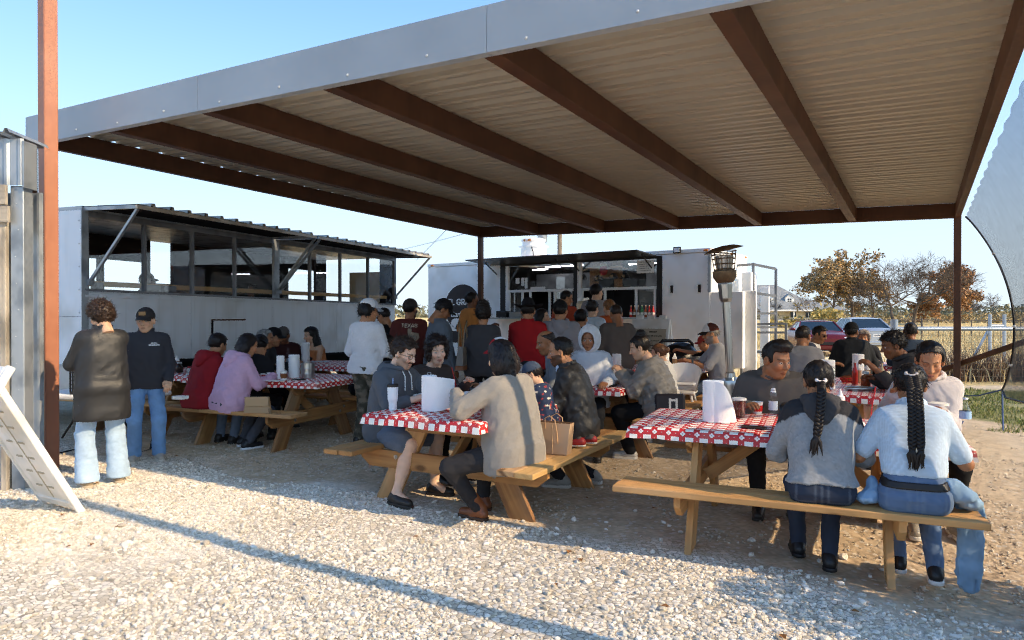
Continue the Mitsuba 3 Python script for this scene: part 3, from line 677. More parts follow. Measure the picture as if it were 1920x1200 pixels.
# ---- ground material
def ground_color(p, n, uv):
    x, y = p.x, p.y
    t = x * 0.509 + y * 0.861
    wob = fbm(x * 0.9, y * 0.9, 0, 3)
    grav = 1 - smoothstep(3.75, 4.6, t + (wob - 0.5) * 1.1)
    a = fbm(x * 9, y * 9, 0, 3); b = noise(x * 45, y * 45)
    v1, v2, vr = voronoi(x * 26, y * 26)
    stone = mix(C3('#bbb09c'), C3('#f2e9da'), vr) * (0.80 + 0.25 * b)
    gap = smoothstep(0.02, 0.20, v2 - v1)
    gravel = mix(C3('#8d8272'), stone, gap)
    fines = C3('#e6dccb') * (0.9 + 0.2 * b)
    dusty = smoothstep(0.52, 0.66, fbm(x * 0.8 + 7, y * 0.8, 0, 3))
    gravel = mix(gravel, fines, dusty * 0.6)
    u1, u2, ur = voronoi(x * 17 + 3, y * 17)
    peb = smoothstep(0.30, 0.22, u1) * smoothstep(0.55, 0.75, ur)
    dirt = mix(C3('#9c876e'), C3('#c4af92'), a) * (0.85 + 0.3 * b)
    dirt = mix(dirt, C3('#c2b9ab'), peb * 0.7)
    lightd = smoothstep(3.2, 6.0, x) * smoothstep(30, 20, y)
    dirt = mix(dirt, mix(C3('#b5a48c'), C3('#cfc0a8'), a), lightd * 0.65)
    c = mix(dirt, gravel, grav)
    gm = fbm(x * 0.7 + 3, y * 0.7, 0, 3)
    gr = smoothstep(0.42, 0.56, gm) * smoothstep(6.0, 7.0, x) * smoothstep(8.6, 9.8, y) * smoothstep(14.4, 13.4, y)
    c = mix(c, mix(C3('#55602f'), C3('#7d7f4a'), b), gr * 0.8)
    far = smoothstep(14.3, 15.0, y + (wob - 0.5) * 0.6) * smoothstep(4.5, 5.5, x)
    far = dr.maximum(far, smoothstep(24, 27, dr.sqrt(x * x + y * y)))
    dry = mix(C3('#a8925f'), C3('#d3bd8d'), fbm(x * 0.5, y * 0.5, 0, 4)) * (0.85 + 0.3 * a)
    c = mix(c, dry, far)
    road = smoothstep(16.3, 16.8, y + (wob - 0.5) * 0.8) * smoothstep(20.0, 19.2, y) * smoothstep(6, 7, x)
    road = dr.maximum(road, smoothstep(23, 24.5, y) * smoothstep(34, 32, y) * smoothstep(7, 8, x) * smoothstep(19, 17, x))
    return mix(c, mix(C3('#cdb691'), C3('#e0cca8'), a), road * 0.85)
def ground_bump(p, n, uv):
    x, y = p.x, p.y
    v1, v2, vr = voronoi(x * 26, y * 26)
    t = x * 0.509 + y * 0.861
    g = 1 - smoothstep(3.6, 4.8, t)
    return (0.5 + 0.5 * g) * (1 - dr.square(v1)) + 0.9 * fbm(x * 30, y * 30, 0, 2)
mat('ground_mat', proc(ground_color), 0.95, 0.15, bump=proc(ground_bump, 2e-3), bscale=0.012)
def stretch(a, b, h, far, ratio=1.16):
    c = list(np.arange(a, b + 1e-6, h)); s = h; lo, hi = [], []
    x = c[-1]
    while x < far: s *= ratio; x += s; hi.append(x)
    s = h; x = c[0]
    while x > -far: s *= ratio; x -= s; lo.append(x)
    return np.array(lo[::-1] + c + hi)
gx, gy = stretch(-8, 12, 0.08, 2400), stretch(0.4, 17, 0.08, 2400)
GX, GY = np.meshgrid(gx, gy, indexing='ij'); GZ = gz(GX, GY)
i = np.arange(len(gx) - 1)[:, None] * len(gy) + np.arange(len(gy) - 1)[None]
i = i.ravel(); struct('ground', (np.stack([GX.ravel(), GY.ravel(), GZ.ravel()], 1), np.stack([i, i + len(gy), i + len(gy) + 1, i + 1], 1)), 'ground_mat', smooth=True)
# ---- loose stones
OCTA = (np.array([[1, 0, 0], [-1, 0, 0], [0, 1, 0], [0, -1, 0], [0, 0, 1], [0, 0, -1.0]]), np.array([[0, 2, 4], [2, 1, 4], [1, 3, 4], [3, 0, 4], [2, 0, 5], [1, 2, 5], [3, 1, 5], [0, 3, 5]]))
def stones(n, gen, size, col, seed, octa=False):
    R = np.random.RandomState(seed); ico = trimesh.creation.icosphere(0); V, F = OCTA if octa else (ico.vertices, ico.faces)
    xy = gen(R, n); n = len(xy)
    sc = size * np.exp(R.randn(n) * 0.38)
    ax = np.stack([sc * R.uniform(0.8, 1.3, n), sc * R.uniform(0.6, 1.0, n), sc * R.uniform(0.45, 0.8, n)], 1)
    v = V[None] * (1 + R.uniform(-0.28, 0.28, (n, len(V), 1))) * ax[:, None]
    a = R.uniform(0, 2 * np.pi, n); t = R.uniform(-0.5, 0.5, n)
    y_ = v[..., 1] * np.cos(t)[:, None] - v[..., 2] * np.sin(t)[:, None]; z_ = v[..., 1] * np.sin(t)[:, None] + v[..., 2] * np.cos(t)[:, None]
    x_ = v[..., 0] * np.cos(a)[:, None] - y_ * np.sin(a)[:, None]; y2 = v[..., 0] * np.sin(a)[:, None] + y_ * np.cos(a)[:, None]
    zz = gz(xy[:, 0], xy[:, 1]) + ax[:, 2] * 0.35
    P = np.stack([x_ + xy[:, :1], y2 + xy[:, 1:2], z_ + zz[:, None]], -1).reshape(-1, 3)
    f = (F[None] + (np.arange(n) * len(V))[:, None, None]).reshape(-1, 3)
    c0, c1 = np.array(lin(col[0])), np.array(lin(col[1])); k = R.rand(n)[:, None]; c = (c0 + (c1 - c0) * k) * R.uniform(0.85, 1.1, (n, 1))
    return trimesh.Trimesh(P, f, process=False), np.repeat(c, len(V), 0)
mat('stone', VC, 0.9, 0.2)
def front(R, n):
    q = np.stack([R.uniform(-5.2, 4.2, n), 2.4 + 4.6 * R.rand(n) ** 1.25], 1); t = q[:, 0] * 0.509 + q[:, 1] * 0.861 + 0.7 * (meshkit.fbm(np.c_[q * 0.9, 0 * q[:, 0]], 3, 8) - 0.5)
    dust = meshkit.fbm(np.c_[q * 0.8 + [7, 0], 0 * q[:, 0]], 3, 21); return q[(R.rand(len(q)) < np.clip(1.0 - (dust - .50) * 7, .18, 1)) & (t < 4.3) & (np.abs(q[:, 0]) < q[:, 1] * 0.80 + 0.2)]
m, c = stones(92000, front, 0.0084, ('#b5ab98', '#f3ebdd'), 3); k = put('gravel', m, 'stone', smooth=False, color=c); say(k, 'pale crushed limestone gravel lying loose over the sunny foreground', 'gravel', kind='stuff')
def under(R, n):
    q = np.stack([R.uniform(-6, 9, n), 3.4 + 9 * R.rand(n) ** 1.4], 1); t = q[:, 0] * 0.509 + q[:, 1] * 0.861
    keep = (t > 3.9) & (R.rand(n) < np.clip(1.35 - (t - 4.2) * 0.22, 0.16, 1)) & (meshkit.fbm(np.c_[q * 1.3, 0 * q[:, 0]], 3, 5) > 0.42); return q[keep]
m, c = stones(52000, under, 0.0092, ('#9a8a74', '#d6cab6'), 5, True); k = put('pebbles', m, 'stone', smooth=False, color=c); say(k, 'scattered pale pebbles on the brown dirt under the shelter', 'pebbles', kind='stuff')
m, c = stones(420, lambda R, n: (lambda q: q[(q[:, 0] * .509 + q[:, 1] * .861 < 5.2)])(np.stack([R.uniform(-4.5, 3.5, n), R.uniform(2.6, 6.5, n)], 1)), 0.0165, ('#b5ab9b', '#e9e2d6'), 9); k = put('large_gravel', m, 'stone', smooth=False, color=c); say(k, 'larger pale limestone chunks scattered over the gravel and dirt', 'stones', kind='stuff')

mat('leaf_litter', VC, 0.85, 0.2, two=True)
RL_ = np.random.RandomState(17); n_ = 46; lx, ly = RL_.uniform(-4, 4, n_), RL_.uniform(3.0, 9, n_); V_, F_ = [], []
for i_ in range(n_):
    a_ = RL_.uniform(0, 6.28); o_ = np.array([[0, -.03, .004], [.022, 0, .012], [0, .03, .003], [-.022, 0, .014]]) * RL_.uniform(.5, 1.0); V_.append(o_ @ rotz(a_).T + [lx[i_], ly[i_], float(gz(lx[i_], ly[i_])) + .012]); F_ += [[4 * i_, 4 * i_ + 1, 4 * i_ + 2], [4 * i_, 4 * i_ + 2, 4 * i_ + 3]]
k = put('fallen_leaves', (np.vstack(V_), np.array(F_)), 'leaf_litter', smooth=False, color='#8a5f38'); say(k, 'a few dry brown leaves fallen on the gravel', 'leaves', kind='stuff')
# ------------------------------------------------------------------ wood
def wood_fn(c0, c1, wear):
    def f(p, n, uv):
        u, v = uv.x, uv.y; k = cell_rand(dr.floor(v / 3.0), dr.floor(u / 20.0), 3)
        g = fbm(u * 1.6, v * 55 + 2.5 * noise(u * 1.2, v * 6), 0, 3); ring = noise(u * 0.9 + 3 * k, v * 22 + 1.8 * noise(u * 1.5, v * 5))
        c = mix(C3(c0), C3(c1), dr.clip(0.25 + 0.55 * g + 0.35 * (ring - 0.5) + (k - 0.5) * 0.85, 0, 1))
        kx, ky, kr = voronoi(u * 2.2, v * 5.0); knot = smoothstep(0.17, 0.05, kx) * smoothstep(0.72, 0.78, kr); c = mix(c, C3('#a0907a'), 0.40 * smoothstep(0.52, 0.75, fbm(u * 0.9 + 5, v * 3, k * 9, 3)))
        return mix(c, C3('#4a2a12'), knot * 0.75) * (1 - wear * smoothstep(0.5, 0.8, fbm(u * 3, v * 9, 5, 3)))
    return f
def wood_bump(p, n, uv): return fbm(uv.x * 2.0, uv.y * 80, 0, 2)
mat('table_wood', proc(wood_fn('#875a32', '#cb9a62', 0.22)), 0.62, 0.3, bump=proc(wood_bump), bscale=0.0012)
mat('pale_wood', proc(wood_fn('#b98f57', '#e0bd86', 0.12)), 0.65, 0.3, bump=proc(wood_bump), bscale=0.0012)
mat('grey_wood', proc(wood_fn('#8d8375', '#c9bfae', 0.45)), 0.85, 0.2, bump=proc(wood_bump), bscale=0.002)
mat('steel_bolt', '#9a9a98', 0.35, 0.5, 0.9)
PL = [0]
def plank(name, f, a, b, w, h, parent, m='table_wood', up=(0, 0, 1), c=0.004, poly=None, label=None):
    """A board from a to b in the frame f; w is across, h along up. poly: outline (along, up) instead of a box."""
    a, b = np.array(a, float), np.array(b, float); d = b - a; L = np.linalg.norm(d); d = d / L
    x = np.cross(d, up); x /= np.linalg.norm(x); u = np.cross(x, d)
    if poly is None: q = box(-w / 2, w / 2, 0, L, -h / 2, h / 2, c)
    else:
        q = prism(poly, w); q.vertices = q.vertices[:, [1, 0, 2]] * [1, 1, 1] - [w / 2, 0, 0]; q.faces = q.faces[:, ::-1]
    l = q.vertices.copy(); PL[0] += 1; o = PL[0]
    uv = np.stack([l[:, 1] + (o * 7.31) % 40, l[:, 0] * 0.9 + l[:, 2] + 3.0 * (o % 37) + 1.5], 1)
    q.vertices = f(l @ np.array([x, d, u]) + a)
    if q.volume < 0: q.faces = q.faces[:, ::-1]
    return put(name, q, m, parent, smooth=False, uv=uv, label=label)
# ---- gingham oilcloth
def cloth_fn(p, n, uv):
    S = 0.046; u, v = uv.x / S, uv.y / S; iu, iv = dr.floor(u), dr.floor(v); fu, fv = u - iu - 0.5, v - iv - 0.5
    ou, ov = iu - 2 * dr.floor(iu / 2), iv - 2 * dr.floor(iv / 2)
    red, pale = C3('#bd2526'), C3('#e9e4da')
    r2 = dr.sqrt(fu * fu + fv * fv)
    pet = dr.minimum(dr.minimum(dr.square(dr.abs(fu) - 0.20) + fv * fv, dr.square(dr.abs(fv) - 0.20) + fu * fu), 1)
    flower = dr.maximum(smoothstep(0.030, 0.018, pet), smoothstep(0.14, 0.10, r2)) * (1 - smoothstep(0.07, 0.05, r2))
    dots = smoothstep(0.085, 0.06, r2)
    both0 = (1 - ou) * (1 - ov); both1 = ou * ov; mixed = 1 - both0 - both1
    bu, bv = dr.abs(u - 2 * dr.floor(u / 2) - 1.5), dr.abs(v - 2 * dr.floor(v / 2) - 1.5); wide = smoothstep(0.66, 0.63, bu) * smoothstep(0.66, 0.63, bv)
    edge = smoothstep(0.50, 0.47, dr.abs(fu)) * smoothstep(0.50, 0.47, dr.abs(fv))
    c = mix(red, pale, dr.clip(wide + both0 * flower + mixed * dots * 0.8, 0, 1))
    return mix(c, C3('#b9a08c'), 0.25 * smoothstep(0.55, 0.75, fbm(uv.x * 4, uv.y * 4, 0, 3)))
scene['oilcloth'] = {'type': 'twosided', 'bsdf': {'type': 'principled', 'base_color': proc(cloth_fn), 'roughness': 0.42, 'specular': 0.5}}
def tablecloth(f, L, W, z, drop, label, seed):
    R = np.random.RandomState(seed); nx, ny = 72, 40
    bx = np.concatenate([[-L / 2 - drop, -L / 2 - drop * 0.5, -L / 2 - 0.012, -L / 2], np.linspace(-L / 2, L / 2, nx)[1:-1], [L / 2, L / 2 + 0.012, L / 2 + drop * 0.5, L / 2 + drop]])
    by = np.concatenate([[-W / 2 - drop, -W / 2 - drop * 0.5, -W / 2 - 0.012, -W / 2], np.linspace(-W / 2, W / 2, ny)[1:-1], [W / 2, W / 2 + 0.012, W / 2 + drop * 0.5, W / 2 + drop]])
    A, B = np.meshgrid(bx, by, indexing='ij'); ex = np.maximum(np.abs(A) - L / 2, 0); ey = np.maximum(np.abs(B) - W / 2, 0)
    dn = np.maximum(ex, ey); P = np.stack([A, B, 0 * A], -1)
    n = meshkit.fbm(P * 5, 3, seed)
    out = np.minimum(dn, 0.012) + np.maximum(dn - 0.012, 0) * (0.05 + 0.25 * n)
    x = np.sign(A) * (np.minimum(np.abs(A), L / 2) + (ex > 0) * out); y = np.sign(B) * (np.minimum(np.abs(B), W / 2) + (ey > 0) * out)
    zz = z - np.maximum(dn - 0.008, 0) * (0.92 + 0.2 * (n - 0.5)) - (dn > 0) * 0.002 + 0.004 * (meshkit.fbm(P * 9, 2, seed + 1) - 0.5) * (dn == 0)
    V = f(np.stack([x, y, zz], -1).reshape(-1, 3)); i = (np.arange(len(bx) - 1)[:, None] * len(by) + np.arange(len(by) - 1)[None]).ravel()
    k = put('tablecloth', (V, np.stack([i, i + len(by), i + len(by) + 1, i + 1], 1)), 'oilcloth', smooth=True, uv=np.stack([A.ravel() + 20 + L / 2, B.ravel() + 20 + W / 2 + 0.02], 1))
    return say(k, label, 'tablecloth', 'red and white checked tablecloths')
TAB = {}
def picnic_table(name, c, yaw, label, clabel, L=1.95, W=1.0, pale_end=False):
    f = Fr((c[0], c[1], 0), yaw); TAB[name] = f; z0 = float(gz(c[0], c[1]))
    f.o[2] = z0 * 0.6
    t = thing('picnic_table', label, 'picnic table', 'wooden picnic tables')
    for i in range(7):
        y = -W / 2 + 0.075 + i * 0.1415; plank('top_board', f, (-L / 2, y, 0.731), (L / 2, y, 0.731), 0.137, 0.038, t)
    for s in (-1, 1):
        for j in (0, 1):
            y = s * (0.715 + 0.146 * j); plank('bench_board', f, (-L / 2 - 0.01 * j, y, 0.431), (L / 2 + 0.01 * j, y, 0.431), 0.14, 0.038, t, m='pale_wood' if (name == 'T3' and s < 0 and j == 1) else 'table_wood')
    for s in (-1, 1):
        x = s * 0.56
        for k in (-1, 1):
            a, b = np.array([x, k * 0.27, 0.705]), np.array([x, k * 0.64, -0.02 - z0 * 0.3]); h_ = 0.185
            d = (b - a); Ln = np.linalg.norm(d); tn = abs(d[1]) / abs(d[2])
            e1 = 0.5 * h_ * tn * k
            plank('leg', f, a, b, 0.040, h_, t, up=(0, 1, 0), poly=[(-e1, -h_ / 2), (Ln - e1, -h_ / 2), (Ln + e1, h_ / 2), (e1, h_ / 2)] if True else None)
        xi = x + s * 0.041
        h2 = 0.14; plank('cross_beam', f, (xi, -0.86, 0.337), (xi, 0.86, 0.337), 0.038, h2, t, poly=[(0.09, -h2 / 2), (1.63, -h2 / 2), (1.72, 0.0), (1.72, h2 / 2), (0, h2 / 2), (0, 0.0)])
        plank('top_cleat', f, (xi, -0.44, 0.645), (xi, 0.44, 0.645), 0.038, 0.13, t, poly=[(0.07, -0.065), (0.81, -0.065), (0.88, 0.0), (0.88, 0.065), (0, 0.065), (0, 0.0)])
        plank('brace', f, (x - s * 0.02, 0, 0.36), (s * 0.12, 0, 0.69), 0.088, 0.038, t, up=(0, 1, 0))
        for k in (-1, 1):
            for (yy, zz) in ((0.33, 0.66), (0.25, 0.63), (0.50, 0.36), (0.42, 0.31)):
                q = lathe([(0, 0.010), (0.009, 0.009), (0.011, 0.004), (0.019, 0.003), (0.019, 0), (0, 0)], 10); q.vertices = f(q.vertices[:, [2, 0, 1]] * [s, s, 1] + np.array([xi + s * 0.019, k * yy, zz])); put('bolt', q, 'steel_bolt', t, smooth=30)
    tablecloth(f, L + 0.01, W + 0.01, 0.757, 0.085, clabel, len(TAB) * 7 + 1)
    return f
picnic_table('T1', (-4.70, 9.38), -22, 'wooden picnic table at the far left behind the boy in jeans', 'red checked cloth on the far left table beside the boy')
picnic_table('T2', (-2.88, 8.44), -22, 'wooden picnic table where the woman in the pink hoodie sits', 'red checked cloth in front of the pink hoodie woman')
picnic_table('T2b', (-2.75, 10.35), -22, 'wooden picnic table close to the grey trailer, with two people on its far bench', 'red checked cloth on the table nearest the grey trailer', L=2.3)
picnic_table('T3', (-0.20, 5.85), 61, 'wooden picnic table end-on in the middle foreground with a white-topped near bench end', 'red checked cloth under the unrolled towel and the white tumbler')
picnic_table('T4', (1.12, 8.10), 61, 'wooden picnic table behind the man in the black jacket, where the puffer jacket woman eats', 'red checked cloth on the table of the puffer jacket woman')
picnic_table('T5', (1.898, 4.728), -23.7, 'nearest wooden picnic table on the right, two girls on its front bench', 'sunlit red checked cloth on the nearest right table')
picnic_table('T6', (3.45, 7.35), 61, 'wooden picnic table end-on behind the two girls, crowded with food', 'red checked cloth behind the two girls under foil and napkins')
picnic_table('T7', (2.25, 9.95), 61, 'wooden picnic table beside the white food trailer wall, near the high chair', 'red checked cloth in front of the grey bearded man')
picnic_table('T8', (5.15, 10.95), -23.7, 'farthest wooden picnic table on the right, in front of the two cars', 'red checked cloth on the table before the parked cars')

# ------------------------------------------------------------------ the shelter
def rust_fn(c0, c1):
    def f(p, n, uv):
        a = fbm(p.x * 3, p.y * 3, p.z * 3, 4); b = noise(p.x * 40, p.y * 40, p.z * 6)
        return mix(C3(c0), C3(c1), dr.clip(a * 1.3 - 0.2 + 0.2 * (b - 0.5), 0, 1))
    return f
mat('brown_steel', proc(rust_fn('#442a1c', '#62402b')), 0.55, 0.35)
mat('orange_steel', proc(rust_fn('#a56a50', '#ba8064')), 0.5, 0.4)
def fascia_fn(p, n, uv): return mix(C3('#92979b'), C3('#a9adb0'), fbm(p.x * 1.5, p.y * 1.5, p.z * 2, 3))
mat('fascia_metal', proc(fascia_fn), 0.38, 0.5)
mat('roof_metal', '#aba18e', 0.36, 0.55, two=True)
mat('screw_metal', '#d0d0ce', 0.3, 0.5, 0.8)
sh = thing('shelter', 'open brown steel picnic shelter with ribbed tan roof and grey front trim', 'shelter')
def cbar(s0, t0, s1, t1, z, w, h, name, m='brown_steel'):
    a, b = canopy(s0, t0, z), canopy(s1, t1, z); return put(name, bar(a, b, w, h, c=0.004), m, sh, smooth=False)
for k in range(7):
    s = 9.144 * k / 6; s = s + (0.05 if k == 0 else -0.05 if k == 6 else 0)
    edge = k in (0, 6)
    cbar(s, 0.10, s, 9.10, 0.115, 0.075, 0.225, 'edge_beam' if edge else 'rafter')
    if not edge:
        a, b = canopy(s - 0.055, 0.10, 0.006), canopy(s - 0.055, 9.10, 0.006); put('flange', bar(a, b, 0.06, 0.010), 'brown_steel', sh, smooth=False)
cbar(0.0, 0.055, 9.144, 0.055, 0.115, 0.075, 0.225, 'front_header'); cbar(0.0, 9.15, 9.144, 9.15, 0.112, 0.085, 0.235, 'rear_header')
for i in range(3):
    s0, s1 = 3.048 * i + 0.002, 3.048 * (i + 1) - 0.002
    fk = put('fascia', bar(canopy(s0, 0.0, 0.148), canopy(s1, 0.0, 0.148), 0.012, 0.312, c=0.001), 'fascia_metal', sh, smooth=False)
    lip = put('drip_edge', bar(canopy(s0, 0.03, -0.010), canopy(s1, 0.03, -0.010), 0.075, 0.005), 'fascia_metal', fk, smooth=False)
    for j in range(4):
        q = ball(canopy(s0 + 0.3 + 0.75 * j, -0.008, 0.03 + 0.02 * (j % 2)), 0.011, 1); put('screw', q, 'screw_metal', fk, smooth=True)
prof = []
for i in range(3):
    x = i * 0.3048; prof += [(x, 0.050), (x + 0.045, 0.050), (x + 0.078, 0.0), (x + 0.130, 0.0), (x + 0.142, 0.012), (x + 0.200, 0.012), (x + 0.212, 0.0), (x + 0.262, 0.0)]
prof.append((0.918, 0.050)); prof = np.array(prof)
for i in range(10):
    t0 = 0.02 + i * 0.9144; V = []
    for s in (0.0, 9.144):
        for th in (0.0, 0.0012):
            V += [canopy(s, t0 + a, 0.231 + b + th) for a, b in prof]
    n = len(prof); V = np.array(V); j = np.arange(n - 1)
    F = np.vstack([np.stack([j, j + 1, 2 * n + j + 1, 2 * n + j], 1), np.stack([n + j, 3 * n + j, 3 * n + j + 1, n + j + 1], 1), np.stack([j, n + j, n + j + 1, j + 1], 1), np.stack([2 * n + j, 2 * n + j + 1, 3 * n + j + 1, 3 * n + j], 1)])
    put('roof_panel', (V, F), 'roof_metal', sh, smooth=False)
def post(s, t, w=0.10, name='post'):
    p = canopy(s, t, 0.0); m = box(-w / 2, w / 2, -w / 2, w / 2, -0.1, p[2] + 0.0, 0.006); m.vertices = Fr((p[0], p[1], 0), -30.6)(m.vertices); put(name, m, 'brown_steel', sh, smooth=False)
post(0.06, 9.15); post(9.09, 9.15); post(-0.03, 0.06); post(9.09, 0.35)
# tall posts
for (x, y, lb) in ((-4.55, 6.77, 'tall rust-orange square steel post rising out of the picture beside the shed'), (2.55, 1.86, 'tall rust-orange square steel post at the right, outside the picture')):
    m = box(-0.064, 0.064, -0.064, 0.064, -0.1, 5.3, 0.008); m.vertices = Fr((x, y, 0), -30.6)(m.vertices); k = put('steel_post', m, 'orange_steel', smooth=False); say(k, lb, 'post', None)
# ------------------------------------------------------------------ shared paints
def grime(c0, c1, sx=1.0, streak=0.0):
    def f(p, n, uv):
        a = fbm(p.x * 2.2 * sx, p.y * 2.2 * sx, p.z * 1.4 * sx, 4); s = fbm((p.x + p.y) * 14, 0, p.z * 0.8, 3)
        return mix(C3(c0), C3(c1), dr.clip(smoothstep(0.40, 0.75, a) + streak * smoothstep(0.50, 0.8, s), 0, 1))
    return f
mat('trailer_grey', proc(grime('#e9edf0', '#d2d3d0', 1.0, 0.3)), 0.5, 0.4)
mat('trailer_white', proc(grime('#efefed', '#dddbd6', 1.0, 0.12)), 0.42, 0.45)
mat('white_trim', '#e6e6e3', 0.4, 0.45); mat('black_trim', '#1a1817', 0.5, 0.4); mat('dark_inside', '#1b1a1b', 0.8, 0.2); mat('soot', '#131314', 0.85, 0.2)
mat('galvanized', proc(grime('#a9afb3', '#858c92', 3.0)), 0.42, 0.5, 0.55, two=True)
mat('steel_frame', proc(grime('#83868a', '#6a6c70', 3.0)), 0.45, 0.5, 0.4)
mat('stainless', '#b9b9b6', 0.25, 0.6, 0.95); mat('rusty_steel', proc(rust_fn('#4a3324', '#a08a6c')), 0.45, 0.5, 0.6)
mat('plastic_white', '#e9e8e4', 0.4, 0.45); mat('plastic_vc', VC, 0.35, 0.5); mat('matte_vc', VC, 0.8, 0.25); mat('gloss_vc', VC, 0.15, 0.5); mat('black_plastic', '#18181a', 0.4, 0.45)
mat('paper_towel', proc(lambda p, n, uv: C3('#f0efec') * (0.97 + 0.06 * noise(p.x * 180, p.y * 180, p.z * 180))), 0.9, 0.2, bump=proc(lambda p, n, uv: noise(p.x * 160, p.y * 160, p.z * 160)), bscale=0.001, two=True)
mat('cream_board', proc(grime('#d8cdb4', '#bfae8e', 1.0)), 0.7, 0.3); mat('beige_wall', proc(grime('#c9b894', '#b5a27c', 0.3)), 0.85, 0.2)
mat('awning_metal', proc(grime('#cfc8ba', '#a89d8c', 1.5)), 0.5, 0.4, 0.3, two=True); mat('amber', '#c8732a', 0.35, 0.5); mat('logo_dark', '#2c2729', 0.6, 0.3); mat('flap_dark', '#2a2a2c', 0.3, 0.5); mat('cork', proc(grime('#a8794a', '#8a5f38', 20)), 0.9, 0.2)
mat('grey_pole', proc(grime('#8d8070', '#6d6153', 2)), 0.9, 0.2)
scene['glass_pane'] = {'type': 'thindielectric', 'int_ior': 1.5}
scene['clear_cup'] = {'type': 'thindielectric', 'int_ior': 1.35}
scene['net_cloth'] = {'type': 'mask', 'opacity': 0.58, 'bsdf': {'type': 'twosided', 'bsdf': {'type': 'principled', 'base_color': proc(lambda p, n, uv: mix(C3('#2a2c30'), C3('#44474d'), fbm(p.x * 6, p.y * 6, p.z * 3, 3))), 'roughness': 0.7}}}
def P(name, f, mesh, m, parent, smooth=30, color=None, label=None):
    mesh = mesh.copy(); mesh.vertices = f(mesh.vertices)
    return put(name, mesh, m, parent, smooth=smooth, color=color, label=label)
def B(name, f, b, m, parent, c=0.0, color=None, label=None): return P(name, f, box(*b, c=c), m, parent, False, color, label)
def rivets(f, pts, m, parent, r=0.012, name='rivet'):
    k = P(name, f, cat([ball(p, r, 1) for p in pts]), m, parent, True); say(k, kind='stuff'); return k

# ------------------------------------------------------------------ grey dining trailer on the left
f = Fr((-5.6, 9.0, 0), R=np.array([[.355, .935, 0], [-.935, .355, 0], [0, 0, 1]]).T)
f.R = np.stack([[.355, .935, 0], [-.935, .355, 0], [0, 0, 1]], 1)
t = thing('dining_trailer', 'long grey metal dining trailer with propped-up awning flaps and dark open windows', 'trailer')
LTL = 7.92
sil = lambda x: 1.83 - 0.010 * x
bot = lambda x: 0.86 - 0.025 * x
for a, b in ((0.0, 1.79), (1.79, 3.67), (3.67, 5.58), (5.58, LTL)):
    k = P('siding_panel', f, prism([(a + 0.003, bot(a)), (b - 0.003, bot(b)), (b - 0.003, sil(b)), (a + 0.003, sil(a))], 0.03), 'trailer_grey', t, False)
    rivets(f, [(x, -0.002, sil(x) - 0.03) for x in np.arange(a + 0.1, b, 0.22)] + [(b - 0.03, -0.002, z) for z in np.arange(bot(b) + 0.08, sil(b) - 0.05, 0.16)], 'screw_metal', k, 0.006)
B('sill', f, (0, LTL, -0.035, 0.06, 1.745, 1.775), 'trailer_grey', t); P('sill', f, bar((0, -0.012, sil(0) + 0.012), (LTL, -0.012, sil(LTL) + 0.012), 0.06, 0.03), 'steel_frame', t, False)
P('skirt_rail', f, bar((0, -0.012, bot(0)), (LTL, -0.012, bot(LTL)), 0.05, 0.05), 'soot', t, False)
hk = B('hatch_door', f, (2.22, 2.92, -0.010, 0.0, 1.04, 1.42), 'trailer_grey', t); B('hinge_strip', f, (2.19, 2.95, -0.016, 0.0, 1.42, 1.445), 'brown_steel', hk); B('hinge_strip', f, (2.19, 2.22, -0.016, 0.0, 1.04, 1.42), 'soot', hk)
for x in (0.0, 0.92, 1.79, 2.69, 3.67, 4.69, 5.69, 6.74, LTL - 0.05):
    w = 0.13 if abs(x - 3.67) < .01 else 0.07 if x in (0.0, LTL - 0.05) else 0.04
    B('window_post', f, (x, x + w, -0.02, 0.04, sil(x) + 0.02, 2.87), 'steel_frame' if w < .1 else 'galvanized', t)
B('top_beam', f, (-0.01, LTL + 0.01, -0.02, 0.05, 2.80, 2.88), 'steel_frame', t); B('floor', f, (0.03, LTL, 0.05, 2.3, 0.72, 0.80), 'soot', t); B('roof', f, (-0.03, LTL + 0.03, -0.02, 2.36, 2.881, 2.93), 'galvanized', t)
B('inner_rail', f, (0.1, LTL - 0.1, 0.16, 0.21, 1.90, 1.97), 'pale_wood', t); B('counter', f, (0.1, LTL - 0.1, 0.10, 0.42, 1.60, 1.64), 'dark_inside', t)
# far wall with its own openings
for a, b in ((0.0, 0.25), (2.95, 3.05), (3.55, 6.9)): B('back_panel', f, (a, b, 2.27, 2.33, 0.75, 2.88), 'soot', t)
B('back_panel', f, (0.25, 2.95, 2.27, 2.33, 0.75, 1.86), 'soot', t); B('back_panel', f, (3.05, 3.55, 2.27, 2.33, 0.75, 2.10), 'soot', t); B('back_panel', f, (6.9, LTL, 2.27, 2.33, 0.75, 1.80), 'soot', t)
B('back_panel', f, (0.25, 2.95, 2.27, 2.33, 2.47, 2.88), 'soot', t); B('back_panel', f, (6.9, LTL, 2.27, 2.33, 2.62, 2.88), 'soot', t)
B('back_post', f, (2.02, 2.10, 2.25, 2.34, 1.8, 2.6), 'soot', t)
B('end_panel', f, (LTL - 0.03, LTL, 0.05, 0.40, 0.75, 2.88), 'dark_inside', t); B('end_panel', f, (LTL - 0.03, LTL, 0.40, 1.25, 0.75, 2.55), 'cream_board', t); B('end_panel', f, (LTL - 0.03, LTL, 1.95, 2.3, 0.75, 2.88), 'soot', t); B('end_panel', f, (LTL - 0.03, LTL, 1.25, 1.95, 0.75, 1.8), 'soot', t)
